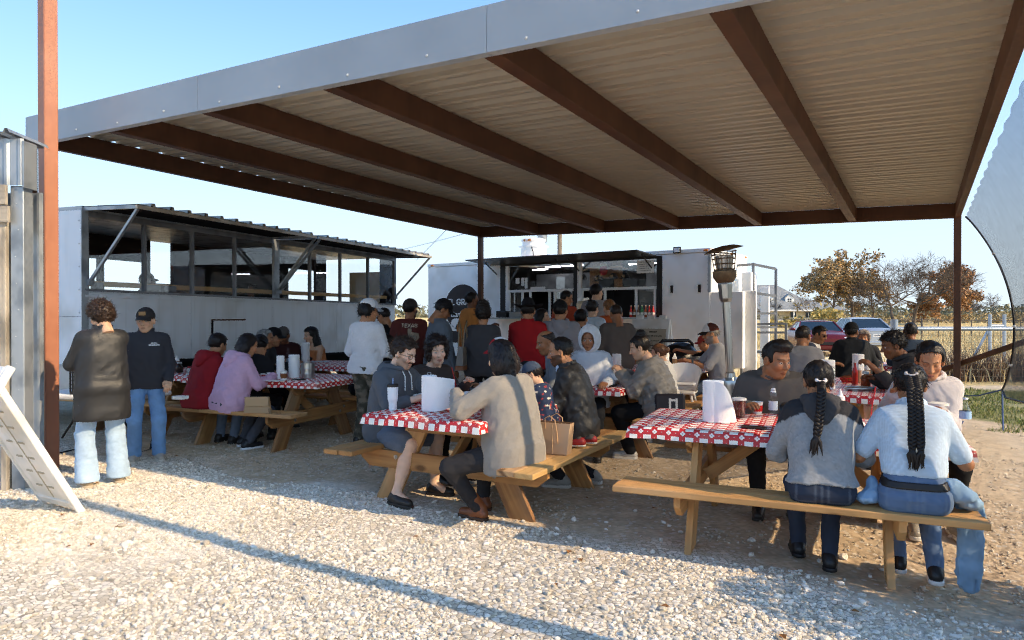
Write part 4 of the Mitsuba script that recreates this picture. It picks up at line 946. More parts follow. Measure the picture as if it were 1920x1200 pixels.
# end wall towards the shed
for y0, y1 in ((0.0, 1.22), (1.23, 2.32)):
    for z0, z1 in ((1.49, 2.88), (0.86, 1.485)):
        k = B('end_sheet', f, (-0.03, -0.002, y0, y1, z0, z1), 'trailer_grey', t)
        rivets(f, [(-0.032, y, z) for y in (y0 + 0.03, (y0 + y1) / 2, y1 - 0.03) for z in np.arange(z0 + 0.05, z1, 0.30)], 'screw_metal', k, 0.011)
B('corner_trim', f, (-0.045, 0.05, -0.035, -0.021, 0.86, 2.9), 'galvanized', t); B('tread_plate', f, (-0.05, -0.031, 0.0, 2.3, 0.5, 0.86), 'galvanized', t)
for x in (2.6, 3.5):
    q = lathe([(0, .11), (.12, .11), (.14, .10), (.32, .10), (.35, .06), (.35, -.06), (.32, -.1), (.14, -.1), (0, -.09)], 28); q.vertices = q.vertices[:, [0, 2, 1]] * [1, -1, 1] + [x, 0.15, 0.35]; P('tyre', f, q, 'black_plastic', t, 30)
B('chassis', f, (0.2, LTL, 0.1, 2.2, 0.5, 0.72), 'soot', t)
for a, b in zip((0.07, .96, 1.83, 2.73, 3.80, 4.73, 5.73, 6.78), (.92, 1.79, 2.69, 3.67, 4.69, 5.69, 6.74, LTL - .05)):
    q = trimesh.Trimesh([(a, .01, sil(a)), (b, .01, sil(b)), (b, .01, 2.80), (a, .01, 2.80)], [[0, 1, 2], [0, 2, 3]], process=False); P('window_pane', f, q, 'glass_pane', t, False)
# awning flaps of ribbed sheet, each with its frame and struts
for a, b in ((-0.01, 3.63), (3.70, LTL + 0.05)):
    pr = []; x = a
    while x < b - 0.02:
        pr += [(x, 0.0), (min(x + 0.20, b), 0.0), (min(x + 0.215, b), 0.045), (min(x + 0.265, b), 0.045), (min(x + 0.28, b), 0.0)]; x += 0.295
    top = np.array(pr); top = top[np.concatenate([[True], np.diff(top[:, 0]) > 1e-5])]; n = len(top); V = []
    for y, dz in ((0.0, 0.0), (-0.97, -0.03)):
        for th in (0.0, 0.002): V += [(q[0], y, 2.925 + dz + q[1] + th) for q in top]
    j = np.arange(n - 1); F = np.vstack([np.stack([j, 2 * n + j, 2 * n + j + 1, j + 1], 1), np.stack([n + j, n + j + 1, 3 * n + j + 1, 3 * n + j], 1), np.stack([2 * n + j, 3 * n + j, 3 * n + j + 1, 2 * n + j + 1], 1)])
    k = put('awning', (f(np.array(V)), F), 'awning_metal', t, smooth=False)
    P('frame_bar', f, bar((a, -0.95, 2.872), (b, -0.95, 2.872), 0.035, 0.045), 'awning_metal', k, False)
    for x in (a + 0.02, b - 0.02): P('frame_bar', f, bar((x, 0.0, 2.895), (x, -0.93, 2.872), 0.035, 0.045), 'galvanized', k, False)
    P('liner', f, box(a + 0.04, b - 0.04, -0.92, -0.03, 2.905, 2.912), 'soot', k, False)
for x0, x1 in ((0.03, 0.07), (3.62, 3.70), (3.76, 3.76), (LTL, LTL - 0.04)):
    P('strut', f, bar((x0, -0.93, 2.85), (x1, -0.04, 1.95), 0.035, 0.035), 'galvanized', t, False); P('bracket', f, box(x1 - 0.04, x1 + 0.04, -0.07, -0.02, 1.90, 1.98), 'galvanized', t, False)
for x, w in ((0.25, 0.10), (1.02, 0.26), (1.35, 0.22)):
    k = B('tool_box', f, (x, x + w, 0.06, 0.2, 1.86, 1.95), 'steel_frame', None, 0.01); say(k, {0.25: 'leftmost dark box on the trailer window sill, beside the strut', 1.02: 'middle grey box on the trailer window sill', 1.35: 'rightmost grey box on the trailer window sill'}[x], 'box', 'boxes on the trailer sill')

# ------------------------------------------------------------------ white food trailer
f = Fr((-2.233, 18.5, 0)); f.R = np.stack([[.812, -.584, 0], [.584, .812, 0], [0, 0, 1]], 1); RT = f
t = thing('food_trailer', 'white food trailer with a black round logo and open serving windows', 'food trailer')
RL = 7.70; x0, x1, z0, z1 = 2.42, 6.65, 1.47, 2.75
for i, (a, b) in enumerate(((0, 1.21), (1.21, x0), (x1, RL))): B('side_panel', f, (a + 0.001, b - 0.001, 0, 0.04, 0.45, 2.79), 'trailer_white', t, 0.001)
for a, b in ((x0, 3.83), (3.83, 5.24), (5.24, x1)): B('side_panel', f, (a + 0.001, b - 0.001, 0, 0.04, 0.45, z0), 'trailer_white', t, 0.001)
B('header_panel', f, (x0, x1, 0, 0.04, z1, 2.79), 'trailer_white', t)
k = B('roof_rail', f, (-0.03, RL + 0.02, -0.02, 0.05, 2.80, 2.88), 'white_trim', t, 0.006); rivets(f, [(x, -0.022, 2.84) for x in np.arange(0.1, RL, 0.13)], 'galvanized', k, 0.007)
B('roof', f, (-0.03, RL + 0.02, 0.05, 2.4, 2.82, 2.875), 'white_trim', t)
B('end_wall', f, (RL - 0.02, RL + 0.022, 0.041, 2.38, 1.98, 2.80), 'white_trim', t); B('corner_trim', f, (RL - 0.035, RL + 0.026, -0.026, -0.001, 1.98, 2.81), 'galvanized', t)
B('end_rail', f, (RL - 0.02, RL + 0.03, 0.03, 2.4, 2.801, 2.879), 'white_trim', t)
B('end_wall', f, (-0.02, 0.0, 0.0, 2.4, 0.45, 2.8), 'trailer_white', t); B('back_wall', f, (0, RL, 2.36, 2.4, 0.45, 2.8), 'trailer_white', t)
B('lower_body', f, (RL + 0.001, RL + 0.66, 0.02, 0.42, 0.45, 1.98), 'trailer_white', t, 0.008); B('chassis', f, (0.1, RL, 0.15, 2.3, 0.32, 0.45), 'soot', t)
for x, y in ((0.1, -0.03), (RL - 0.12, -0.03)): B('marker_lamp', f, (x, x + 0.09, -0.045, -0.02, 2.815, 2.855), 'amber', t, 0.008)
for y in (0.15, 1.2, 2.2): B('marker_lamp', f, (RL + 0.03, RL + 0.05, y, y + 0.08, 2.82, 2.86), 'amber', t, 0.006)
for x in (6.86, 7.46): B('latch', f, (x, x + 0.055, -0.03, 0.0, 1.98, 2.14), 'black_trim', t, 0.006)
for x in (2.10, 6.95):
    k = B('flood_lamp', f, (x, x + 0.16, -0.10, -0.05, 2.80, 2.93), 'black_trim', t, 0.008); B('lens', f, (x + 0.02, x + 0.14, -0.106, -0.10, 2.82, 2.91), 'white_trim', k); B('arm', f, (x + 0.06, x + 0.10, -0.055, 0.0, 2.83, 2.85), 'black_trim', k)
# logo
q = lathe([(0, 0.004), (0.60, 0.004), (0.60, 0.0)], 56); q.vertices = q.vertices[:, [0, 2, 1]] * [1, -1, 1] + [1.18, -0.001, 1.71]; k = P('logo_disc', f, q, 'logo_dark', t, False)
q = text('EL GRAN', 0.155, 0.004); q.vertices += [1.12, -0.006, 1.78]; P('lettering', f, q, 'white_trim', k, False)
q = text('Barbacoa', 0.13, 0.004); q.vertices[:, 0] += 0.22 * q.vertices[:, 2]; q.vertices += [1.18, -0.006, 1.47]; P('lettering', f, q, 'white_trim', k, False)
cow = Polygon([(0, 0.12), (0.05, 0.2), (0.16, 0.22), (0.36, 0.21), (0.42, 0.26), (0.52, 0.25), (0.55, 0.17), (0.46, 0.12), (0.44, 0.0), (0.39, 0.0), (0.38, 0.09), (0.16, 0.08), (0.14, 0.0), (0.09, 0.0), (0.06, 0.09), (0.02, 0.02)]).buffer(0.012)
q = prism(cow, 0.004); q.vertices += [0.80, -0.010, 1.20]; P('cow_emblem', f, q, 'white_trim', k, False)
B('logo_text_bar', f, (0.74, 1.62, -0.004, -0.001, 0.80, 1.10), 'logo_dark', k)
# serving window: frame, sashes, shelf, flaps
fr_ = 'black_trim'
for a, b in ((x0 - 0.02, x0 + 0.14), (4.50, 4.60), (x1 - 0.10, x1 + 0.02)): B('frame_post', f, (a, b, -0.015, 0.06, z0, z1 + 0.01), fr_, t)
B('frame_post', f, (4.60, 4.70, -0.012, 0.06, z0, z1), 'white_trim', t); B('frame_post', f, (x0 + 0.14, x0 + 0.22, -0.012, 0.06, z0, z1), 'white_trim', t)
B('frame_head', f, (x0, x1, -0.014, 0.06, z1 - 0.03, z1 + 0.02), fr_, t); B('transom', f, (x0 + 0.12, 4.5, -0.008, 0.05, 2.07, 2.13), 'white_trim', t); B('transom', f, (4.7, x1 - 0.1, -0.008, 0.05, 2.07, 2.13), 'white_trim', t)
for x in (2.66, 3.05, 3.28, 3.83, 3.98, 4.42, 4.72, 5.30, 6.06, 6.50): B('sash_bar', f, (x - 0.025, x + 0.025, 0.0, 0.045, z0, 2.07), 'white_trim', t)
B('sash_bar', f, (2.80, 2.82, 0.01, 0.04, z0, 2.07), 'white_trim', t)
for a, b in ((2.68, 3.05), (3.98, 4.42), (6.06, 6.50)): B('sash_bar', f, (a, b, 0.0, 0.044, z0, z0 + 0.05), 'white_trim', t); B('window_glass', f, (a, b, 0.02, 0.024, z0 + 0.05, 2.07), 'glass_pane', t)
B('window_glass', f, (x0 + 0.22, 4.5, 0.02, 0.024, 2.13, z1 - 0.03), 'glass_pane', t); B('window_glass', f, (4.7, x1 - 0.1, 0.02, 0.024, 2.13, z1 - 0.03), 'glass_pane', t)
B('shelf', f, (x0 - 0.15, 4.4, -0.30, 0.0, 1.42, 1.455), 'stainless', t); B('shelf', f, (4.75, x1 + 0.1, -0.30, 0.0, 1.43, 1.465), 'stainless', t)
for a, b, y_, zz in ((2.05, 4.42, -0.95, 0.06), (4.40, 6.55, -0.95, 0.05)):
    k = P('window_flap', f, bar(((a + b) / 2, 0.0, z1 + 0.02), ((a + b) / 2, y_, z1 + 0.02 + zz), b - a, 0.028, c=0.004), 'flap_dark', t, False)
    for x in (a + 0.25, b - 0.12): P('strut', f, bar((x, y_ * 0.55, z1 + 0.02 + zz * 0.5), (x, -0.01, 2.52), 0.022, 0.022), 'black_trim', k, False)
# inside
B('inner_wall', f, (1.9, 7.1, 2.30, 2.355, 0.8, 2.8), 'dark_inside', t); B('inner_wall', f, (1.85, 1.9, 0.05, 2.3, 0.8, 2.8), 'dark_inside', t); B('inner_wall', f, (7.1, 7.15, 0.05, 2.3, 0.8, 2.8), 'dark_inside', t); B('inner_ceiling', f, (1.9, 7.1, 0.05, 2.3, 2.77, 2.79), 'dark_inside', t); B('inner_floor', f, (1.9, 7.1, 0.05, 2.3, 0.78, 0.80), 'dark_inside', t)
B('inner_cabinet', f, (2.2, 4.4, 1.9, 2.29, 2.15, 2.62), 'steel_frame', t, 0.01)
for a in (5.4, 5.95): B('inner_cabinet', f, (a, a + 0.5, 1.95, 2.29, 2.1, 2.65), 'steel_frame', t, 0.01)
for i, (a, b, y) in enumerate(((2.55, 3.0, 1.2), (3.4, 4.45, 0.5), (5.45, 6.4, 0.9))):
    q = box(a, b, y, y + 0.045, 2.68, 2.715); q.vertices = f(q.vertices); key = put('light_tube', q, 'white_trim', t, smooth=False); scene[key]['emitter'] = {'type': 'area', 'radiance': {'type': 'rgb', 'value': [2.6, 2.7, 2.9]}}
B('paper_note', f, (3.30, 3.72, -0.004, 0.0, 2.08, 2.19), 'white_trim', t)
for a, b, c_, d in ((2.85, 2.96, 2.28, 2.42), (3.02, 3.10, 2.22, 2.42), (3.12, 3.20, 2.16, 2.42)): B('paper_note', f, (a, b, 0.012, 0.016, c_, d), 'white_trim', t)
k = B('menu_sheet', f, (6.08, 6.48, 0.005, 0.012, 2.42, 2.70), 'white_trim', t)
for i in range(5): B('text_line', f, (6.14, 6.42 - 0.05 * (i % 2), 0.002, 0.005, 2.65 - 0.045 * i, 2.662 - 0.045 * i), 'steel_frame', k)
k = B('cork_board', f, (4.72, 5.55, 0.36, 0.38, 2.09, 2.78), 'cork', None); say(k, 'tan cork board hanging inside the right serving window', 'board')
# exhaust fan, things on the shelf
k = thing('roof_fan', 'white round exhaust fan standing on the food trailer roof', 'fan'); fx = 2.78
q = lathe([(0, 0), (.34, 0), (.34, .42), (.40, .44), (.40, .46), (.30, .47), (.30, .60), (.33, .61), (.33, .66), (.25, .70), (0, .71)], 36); q.vertices *= [.95, .95, .86]; q.vertices += [fx, 0.9, 2.87]; P('housing', f, q, 'white_trim', k, 30)
B('warning_label', f, (fx - 0.10, fx + 0.12, 0.59, 0.60, 3.38, 3.43), 'amber', k); 
for a, z in ((-0.08, 3.15), (-0.14, 3.02)): B('sticker', f, (fx + a, fx + a + 0.09, 0.545, 0.57, z, z + 0.09), 'plastic_white', k)
P('cable', f, tube([(fx + 0.16, 0.58, 3.2), (fx + 0.19, 0.53, 3.22), (fx + 0.22, 0.55, 3.1), (fx + 0.23, 0.58, 2.9)], 0.012, 6), 'black_trim', k)
def bottle(name, p, col, cap, label, group, h=0.21, r=0.03, liquid=None, cat_='bottle', mtl='gloss_vc', z=None):
    z = p[2]
    prof = [(0, 0), (r, 0.004), (r, h * .55), (r * .85, h * .65), (r * .42, h * .82), (r * .38, h * .97), (r * .38, h)]
    q = lathe(prof, 16); q.vertices += p; k = numbered(name)
    if mtl == 'gloss_vc': scene[k] = mikit.ply(q, mtl, True, None, np.tile(np.array(lin(col)), (len(q.vertices), 1)))
    else: scene[k] = mikit.ply(q, mtl, True)
    say(k, label, cat_, group)
    if cap: q = lathe([(0, 0.012), (r * .45, 0.010), (r * .46, 0)], 12); q.vertices += np.array(p) + [0, 0, h]; put('cap', q, 'plastic_vc', k, smooth=True, color=cap)
    if liquid:
        lv = liquid[1]; q = lathe([(0, 0.006), (r * .93, 0.006), (r * .93, min(h * .55, h * lv)), (0, min(h * .55, h * lv))] if lv < .56 else [(0, .006), (r * .93, .006), (r * .93, h * .54), (r * .4, h * .78), (r * .36, h * lv), (0, h * lv)], 14); q.vertices += p; put('drink', q, 'gloss_vc', k, smooth=30, color=liquid[0])
    q = lathe([(r * 1.01, h * .22), (r * 1.02, h * .45)], 16); q.vertices += p
    return k, (q, r, h)
sc_ = [('#c8291f', 'leftmost red soda bottle'), ('#7c4a24', 'brown soda bottle beside the leftmost red one'), ('#5a3a20', 'second brown soda bottle from the left'), ('#2e7a3a', 'green soda bottle'), ('#9a4a22', 'amber soda bottle right of the green one'), ('#c2231c', 'second red soda bottle from the right'), ('#d02a20', 'rightmost red soda bottle')]
for i, (c, lb) in enumerate(sc_):
    p = f((6.02 + 0.085 * i, -0.15, 1.465)); k, (lq, r, h) = bottle('soda_bottle', p, c, '#d9d4c4', lb + ' on the serving shelf', 'soda bottles on the serving shelf', 0.24, 0.031); put('label_band', lq, 'plastic_vc', k, smooth=True, color='#e8ded0' if i != 3 else '#e2e6da')
for (a, b, z, hh, c, lb) in ((2.45, 2.75, 1.456, 0.16, '#1d1c1e', 'black card reader box at the left end of the serving shelf'), (2.85, 3.20, 1.456, 0.14, '#9a9489', 'grey paper tray on the left serving shelf')):
    q = box(a, b, -0.26, -0.05, z, z + hh, 0.01); q.vertices = f(q.vertices); k = put('counter_box', q, 'plastic_vc', smooth=False, color=c); say(k, lb, 'box')
q = lathe([(0, 0), (.14, 0), (.16, .06), (.15, .08), (.165, .14), (.16, .22), (.165, .30), (.13, .36), (.11, .37), (.115, .42), (0, .43)], 28); q.vertices += f((4.85, -0.15, 1.466)); k = put('drink_barrel', q, 'plastic_vc', smooth=30, color='#cdb997'); say(k, 'beige plastic drink barrel with white lid on the shelf', 'barrel')
q = lathe([(.118, .34), (.125, .40), (.12, .435), (0, .436)], 24); q.vertices += f((4.85, -0.15, 1.467)); put('lid', q, 'plastic_white', k, smooth=30)
# hats and horns for sale
def shop_cap(p, yaw, label):
    g = Fr(p, yaw); k = numbered('display_cap'); q = trimesh.creation.icosphere(2, 1.0); v = q.vertices; q = trimesh.Trimesh(v, q.faces[(v[q.faces][:, :, 2] > -0.05).all(1)], process=False); q.vertices = g(q.vertices * [.10, .10, .13]); scene[k] = mikit.ply(q, 'cloth_two', True, None, np.tile(np.array(lin('#17181b')), (len(q.vertices), 1))); say(k, label, 'cap', 'caps hung in the serving window')
    put('patch', X(box(-.035, .035, -.107, -.095, .02, .075, .004), g), 'leather', k, smooth=False, color='#b08a58'); put('brim', X(prism(Polygon([(math.cos(a) * .088, math.sin(a) * .07 - .01) for a in np.linspace(math.pi, 2 * math.pi, 13)]), 0.006), Fr((0, 0, 0), R=np.array([[1, 0, 0], [0, 0, 1], [0, -1, 0]]).T)), 'cloth_two', k, smooth=False, color='#17181b') if False else put('brim', X(lathe([(0, 0), (.088, -.002), (.09, -.008), (0, -.006)], 20), lambda v: g(v * [1, .8, 1] + [0, -.12, -.005])), 'cloth_two', k, smooth=30, color='#17181b')
for x, z, lb in ((4.60, 2.34, 'leftmost dark cap hanging in the serving window'), (5.02, 2.30, 'second dark cap from the left in the serving window'), (5.40, 2.34, 'third dark cap from the left in the serving window'), (5.74, 2.33, 'rightmost dark cap hanging in the serving window')): shop_cap(f((x, 0.24 if x < 5.5 else 0.14, z)), math.degrees(math.atan2(-.584, .812)), lb)
k = thing('mounted_horns', 'pair of tan cattle horns with a red centre above the caps', 'horns')
for s in (-1, 1): put('horn', tube([f((5.18 + s * a, 0.20, 2.55 + b)) for a, b in ((0.05, 0), (0.2, 0.045), (0.4, 0.05), (0.55, -0.01), (0.62, 0.0))], [.030, .027, .022, .014, .004], 8), 'plastic_vc', k, smooth=True, color='#c9a070')
put('centre_wrap', X(ball((0, 0, 0), 0.10, 2, (1, .7, 1.15)), lambda v: f(v + [5.18, 0.18, 2.53])), 'plastic_vc', k, smooth=True, color='#b8231f'); put('tuft', X(ball((0, 0, 0), 0.07, 2, (1.2, .6, .7)), lambda v: f(v + [5.18, 0.17, 2.66])), 'plastic_vc', k, smooth=True, color='#d8c3a2')
q = box(4.98, 5.36, 0.30, 0.34, 1.9, 2.35, 0.01); q.vertices = f(q.vertices); k = put('hanging_shirt', q, 'cloth', smooth=False, color='#141416'); say(k, 'black T-shirt pinned below the caps in the serving window', 'shirt')
# nose fittings: door panels, steel stair rails
t = thing('stair_frame', 'grey square-tube rail frame and ladder behind the food trailer end', 'rail frame')
g = Fr((5.25, 15.0, 0), -35)
for (a, b) in (((0, 0, 0), (0, 0, 2.65)), ((0.40, 0.3, 0), (0.40, 0.3, 2.52)), ((-0.65, 0.3, 0), (-0.65, 0.3, 2.65)), ((0, 0, 2.62), (0.40, 0.3, 2.52)), ((0, 0, 2.62), (-0.65, 0.3, 2.62)), ((0, 0, 2.0), (0.40, 0.3, 1.93)), ((0, 0, 1.55), (0.40, 0.3, 1.55)), ((0, 0, 1.25), (0.40, 0.3, 1.25))):
    P('frame_tube', g, bar(a, b, 0.05, 0.05, up=(0, 1, 0.2) if abs(b[2] - a[2]) > 1 else (0, 0, 1)), 'steel_frame', t, False)
for (a, b) in (((0.05, -1.0, 0), (0.05, -1.0, 1.32)), ((0.85, -0.7, 0), (0.85, -0.7, 1.34)), ((-0.7, -0.95, 1.30), (0.85, -0.7, 1.34)), ((-0.7, -0.95, 1.15), (0.85, -0.7, 1.16)), ((-0.7, -0.95, 0.75), (0.85, -0.7, 0.76))):
    P('hand_rail', g, bar(a, b, 0.045, 0.045, up=(0, 1, 0.2) if abs(b[2] - a[2]) > 1 else (0, 0, 1)), 'steel_frame', t, False)
k = B('ac_cabinet', RT, (RL + 0.2, RL + 0.42, 1.4, 1.8, 0.9, 2.45), 'white_trim', None, 0.02); say(k, 'tall white air conditioner cabinet beside the food trailer', 'cabinet')
q = box(-0.1, 0.1, -0.05, 0.05, 0.0, 2.18, 0.01); q.vertices = Fr((5.95, 16.2, 0), -35)(q.vertices); k = put('utility_post', q, 'white_trim', smooth=False); say(k, 'white boxed post at the end of the food trailer', 'post')
q = box(-0.13, 0.13, -0.03, 0.03, 0.1, 2.0, 0.01); q.vertices = Fr((4.75, 13.75, 0), -35)(q.vertices); k = put('door_leaf', q, 'white_trim', smooth=False); say(k, 'narrow white door leaf standing open at the trailer end', 'door')
# ------------------------------------------------------------------ power pole and wires behind
k = thing('power_pole', 'wooden power pole with a lamp behind the food trailer', 'power pole')
put('pole', tube([(1.66, 24, -.2), (1.66, 24, 9.5)], [.085, .07], 12), 'grey_pole', k, smooth=30); put('lamp_can', X(lathe([(0, 0), (.16, 0), (.18, .35), (.10, .45), (0, .46)], 16), lambda v: v + [1.05, 23.9, 4.05]), 'galvanized', k, smooth=30); put('lamp_arm', tube([(1.66, 24, 4.6), (1.05, 23.9, 4.55)], .03, 6), 'galvanized', k)
for i, (a, b) in enumerate((((-7, 40, 5.2), (2.5, 40, 7.9)), ((-5, 36, 4.4), (1.66, 24, 8.9)))):
    a, b = np.array(a), np.array(b); u = np.linspace(0, 1, 14)[:, None]; pts = a + (b - a) * u - np.array([0, 0, 1.0]) * (4 * u * (1 - u)) * 0.15
    k = put('power_line', tube(pts, 0.012, 5), 'black_trim', smooth=True); say(k, ['upper power line crossing the sky behind the trailers', 'lower power line running to the wooden pole'][i], 'wire', 'power lines')
# ------------------------------------------------------------------ shed at the left edge
t = thing('shed', 'small corrugated metal shed with weathered boards at the left edge', 'shed')
f = Fr((-4.215, 5.95, 0))
B('corner_post', f, (-0.115, 0.0, 0.0, 0.12, -0.1, 2.62), 'galvanized', t, 0.006); rivets(f, [(-0.06 + 0.015 * math.sin(z * 9), -0.002, z) for z in np.arange(0.4, 2.5, 0.23)], 'screw_metal', t, 0.005, 'screw')
def ribbed(n, step, h, z0, z1, y):
    pr = []
    for i in range(n): pr += [(i * step, y), (i * step + step * .55, y), (i * step + step * .68, y - h), (i * step + step * .87, y - h)]
    pr.append((n * step, y)); pr = np.array(pr); V = np.array([(a, b, z) for z in (z0, z1) for a, b in pr] + [(a, b + .003, z) for z in (z0, z1) for a, b in pr]); m = len(pr); j = np.arange(m - 1)
    return trimesh.Trimesh(V, np.vstack([np.stack([j, j + 1, m + j + 1], 1), np.stack([j, m + j + 1, m + j], 1), np.stack([2 * m + j, 3 * m + j + 1, 2 * m + j + 1], 1), np.stack([2 * m + j, 3 * m + j, 3 * m + j + 1], 1)]), process=False)
q = ribbed(11, 0.12, 0.018, 2.62, 3.02, -0.02); q.vertices -= [1.30, 0, 0]; P('header_sheet', f, q, 'galvanized', t, False)
B('side_trim', f, (0.02, 0.035, -0.04, 0.12, 2.60, 3.0), 'galvanized', t)
q = ribbed(12, 0.12, 0.03, 0, 1, 0); v = q.vertices.copy(); q.vertices = np.stack([v[:, 0] - 1.46, -0.14 + v[:, 2] * 0.5, 3.05 + v[:, 1] * -1 - 0.02 * v[:, 2]], 1); P('roof_sheet', f, q, 'galvanized', t, False)
for z0_, z1_, x_ in ((2.45, 2.62, -0.11), (2.30, 2.44, -0.09)): plank('weathered_board', f, (-1.4, -0.045, (z0_ + z1_) / 2), (x_, -0.045, (z0_ + z1_) / 2), 0.035, z1_ - z0_, t, m='grey_wood')
plank('stud', f, (-0.165, 0.02, -0.1), (-0.165, 0.02, 2.32), 0.05, 0.09, t, m='grey_wood', up=(0, 1, 0))
for z_ in (1.92, 1.26): plank('wood_rail', f, (-1.4, 0.10, z_), (-0.20, 0.10, z_), 0.04, 0.10, t, m='table_wood')
q = ribbed(12, 0.115, 0.03, -0.1, 2.62, 0.35); q.vertices -= [1.45, 0, 0]; P('wall_sheet', f, q, 'galvanized', t, False)
for x_ in (-0.115,):
    q = ribbed(6, 0.115, 0.02, -0.1, 3.0, 0); v = q.vertices.copy(); q.vertices = np.stack([-0.11 + v[:, 1], 0.13 + v[:, 0], v[:, 2]], 1)
    pass
B('ground_board', f, (-0.19, -0.14, 0.0, 0.06, -0.1, 0.35), 'grey_wood', t)
# ------------------------------------------------------------------ sandwich board in the foreground
t = thing('sandwich_board', 'white plastic A-frame sandwich board seen from its ribbed inside at the left edge', 'sandwich board')
A0, A1 = np.array([-3.43, 4.62, 1.13]), np.array([-3.91, 4.90, 1.13]); B0, B1 = np.array([-3.265, 5.235, 0.0]), np.array([-3.745, 5.515, 0.0]); C0, C1 = np.array([-3.62, 3.98, 0.0]), np.array([-4.10, 4.26, 0.0])
def leaf(a0, a1, b0, name):
    x = unit(a0 - a1); W_ = np.linalg.norm(a0 - a1); z = unit(a0 - b0); z = unit(z - x * (z @ x)); L_ = np.linalg.norm(a0 - b0); y = np.cross(z, x)
    g = Fr(b0, R=np.stack([x, y, z], 1)); k = P(name, g, box(-W_, 0, -0.012, 0.012, 0.03, L_, 0.004), 'board_plastic', t, False)
    for x0_, x1_, z0_, z1_ in ((-W_, -W_ + .035, 0, L_ + .03), (-.035, 0, 0, L_ + .03), (-W_ + .036, -.036, L_ - .05, L_ + .02), (-W_ + .036, -.036, 0.05, 0.11)): B('rim', g, (x0_, x1_, -0.026, 0.026, z0_, z1_), 'board_plastic', k, 0.006)
    for i in range(2):
        for j in range(7):
            xx = -W_ + 0.13 + 0.17 * i; zz = 0.22 + 0.14 * j
            for sgn in (-1, 1): B('slot_rib', g, (xx, xx + 0.085, 0.0135 * sgn - 0.006, 0.0135 * sgn + 0.006, zz, zz + 0.018), 'board_slot', k, 0.004)
    for sgn in (-1, 1): B('groove', g, (-W_ / 2 - .006, -W_ / 2 + .006, 0.0128 * sgn - 0.003, 0.0128 * sgn + 0.003, 0.12, L_ - 0.06), 'board_slot', k)
    return g
mat('board_plastic', proc(grime('#eeede9', '#dcd8ce', 2.0, 0.15)), 0.45, 0.4); mat('board_slot', '#b3a992', 0.6, 0.3)
leaf(A0, A1, B0, 'leaf'); leaf(A0 + [0, -.02, 0], A1 + [0, -.02, 0], C0, 'leaf')
put('handle', tube([A0 + [-.15, .01, .02], A0 + [-.17, .01, .06], A0 + [-.30, .08, .06], A0 + [-.32, .09, .02]], .013, 8), 'board_plastic', t, smooth=True)
# ------------------------------------------------------------------ folding table, black crate, red bag
t = thing('folding_table', 'white folding table with black steel legs behind the rust-orange post', 'folding table')
f = Fr((-4.50, 7.50, 0), -12)
B('table_top', f, (-0.66, 0.66, -0.32, 0.32, 0.62, 0.665), 'plastic_white', t, 0.012)
for s in (-1, 1):
    x = 0.48 * s; P('leg', f, tube([(x, -0.24, 0.62), (x + .02 * s, -0.25, 0.3), (x - .06 * s, -0.27, 0.0), (x - .06 * s, 0.27, 0.0), (x + .02 * s, 0.25, 0.3), (x, 0.24, 0.62)], 0.016, 7), 'black_trim', t); P('leg_brace', f, tube([(x, 0.0, 0.15), (x * .3, 0, 0.60)], .012, 6), 'black_trim', t)
def crate(f, w, d, h, label, parent_mat='black_plastic'):
    k = thing('plastic_crate', label, 'crate')
    for i, (n, x, y, L_) in enumerate((('front_side', 0, -d / 2, w), ('rear_side', 0, d / 2, w), ('end_side', -w / 2, 0, d), ('end_side', w / 2, 0, d))):
        ms = []; al = np.array([1, 0, 0]) if L_ == w and i < 2 else np.array([0, 1, 0]); o = np.array([x, y, 0])
        for z_ in (0.0, h - 0.03): ms.append(bar(o - al * L_ / 2 + [0, 0, z_ + .015], o + al * L_ / 2 + [0, 0, z_ + .015], .014, .03))
        for a in np.linspace(-L_ / 2, L_ / 2, int(L_ / 0.032) + 1): ms.append(box(-.006, .006, -.006, .006, .03, h - .03)); ms[-1].vertices += o + al * a
        for z_ in np.arange(0.06, h - 0.05, 0.042): ms.append(bar(o - al * L_ / 2 + [0, 0, z_], o + al * L_ / 2 + [0, 0, z_], .010, .010))
        kk = P(n, f, cat(ms), parent_mat, k, False); say(kk, kind='stuff')
    B('base', f, (-w / 2, w / 2, -d / 2, d / 2, 0, .012), parent_mat, k); return k
crate(Fr(f((0.12, -0.05, 0.667)), -10), 0.52, 0.36, 0.28, 'black lattice plastic crate on the white folding table')
# ------------------------------------------------------------------ patio heater
t = thing('patio_heater', 'leaning stainless patio heater with a rusted burner cage and flat reflector', 'patio heater')
hb = np.array([2.53, 7.85, 0.0]); ax = unit(np.array([-0.055, 0.0, 1.0])); g = Fr(hb, R=np.stack([unit(np.cross([0, 1, 0], ax)), np.cross(ax, unit(np.cross([0, 1, 0], ax))), ax], 1))
P('tank_housing', g, lathe([(0, .0), (.24, .0), (.25, .04), (.21, .10), (.205, .72), (.19, .78), (.06, .80), (0, .80)], 32), 'stainless', t); P('pole', g, lathe([(0, .80), (.042, .80), (.042, 1.76), (0, 1.76)], 20), 'stainless', t)
P('collar', g, lathe([(0, .80), (.06, .80), (.055, .85), (.045, .86), (0, .86)], 20), 'stainless', t)
P('control_box', g, lathe([(0, 1.66), (.06, 1.66), (.075, 1.70), (.085, 1.86), (.08, 1.88), (0, 1.88)], 8), 'stainless', t, False); P('burner_ring', g, lathe([(0, 1.87), (.09, 1.88), (.128, 1.94), (.132, 2.01), (.11, 2.02), (0, 2.02)], 28), 'rusty_steel', t)
P('emitter_screen', g, lathe([(.08, 2.0), (.092, 2.06), (.108, 2.18), (0, 2.20)], 24), 'stainless', t)
ms = [tube([(math.cos(a) * .110, math.sin(a) * .110, 2.0), (math.cos(a) * .140, math.sin(a) * .140, 2.235)], .004, 5) for a in np.linspace(0, 2 * np.pi, 13)[:-1]]
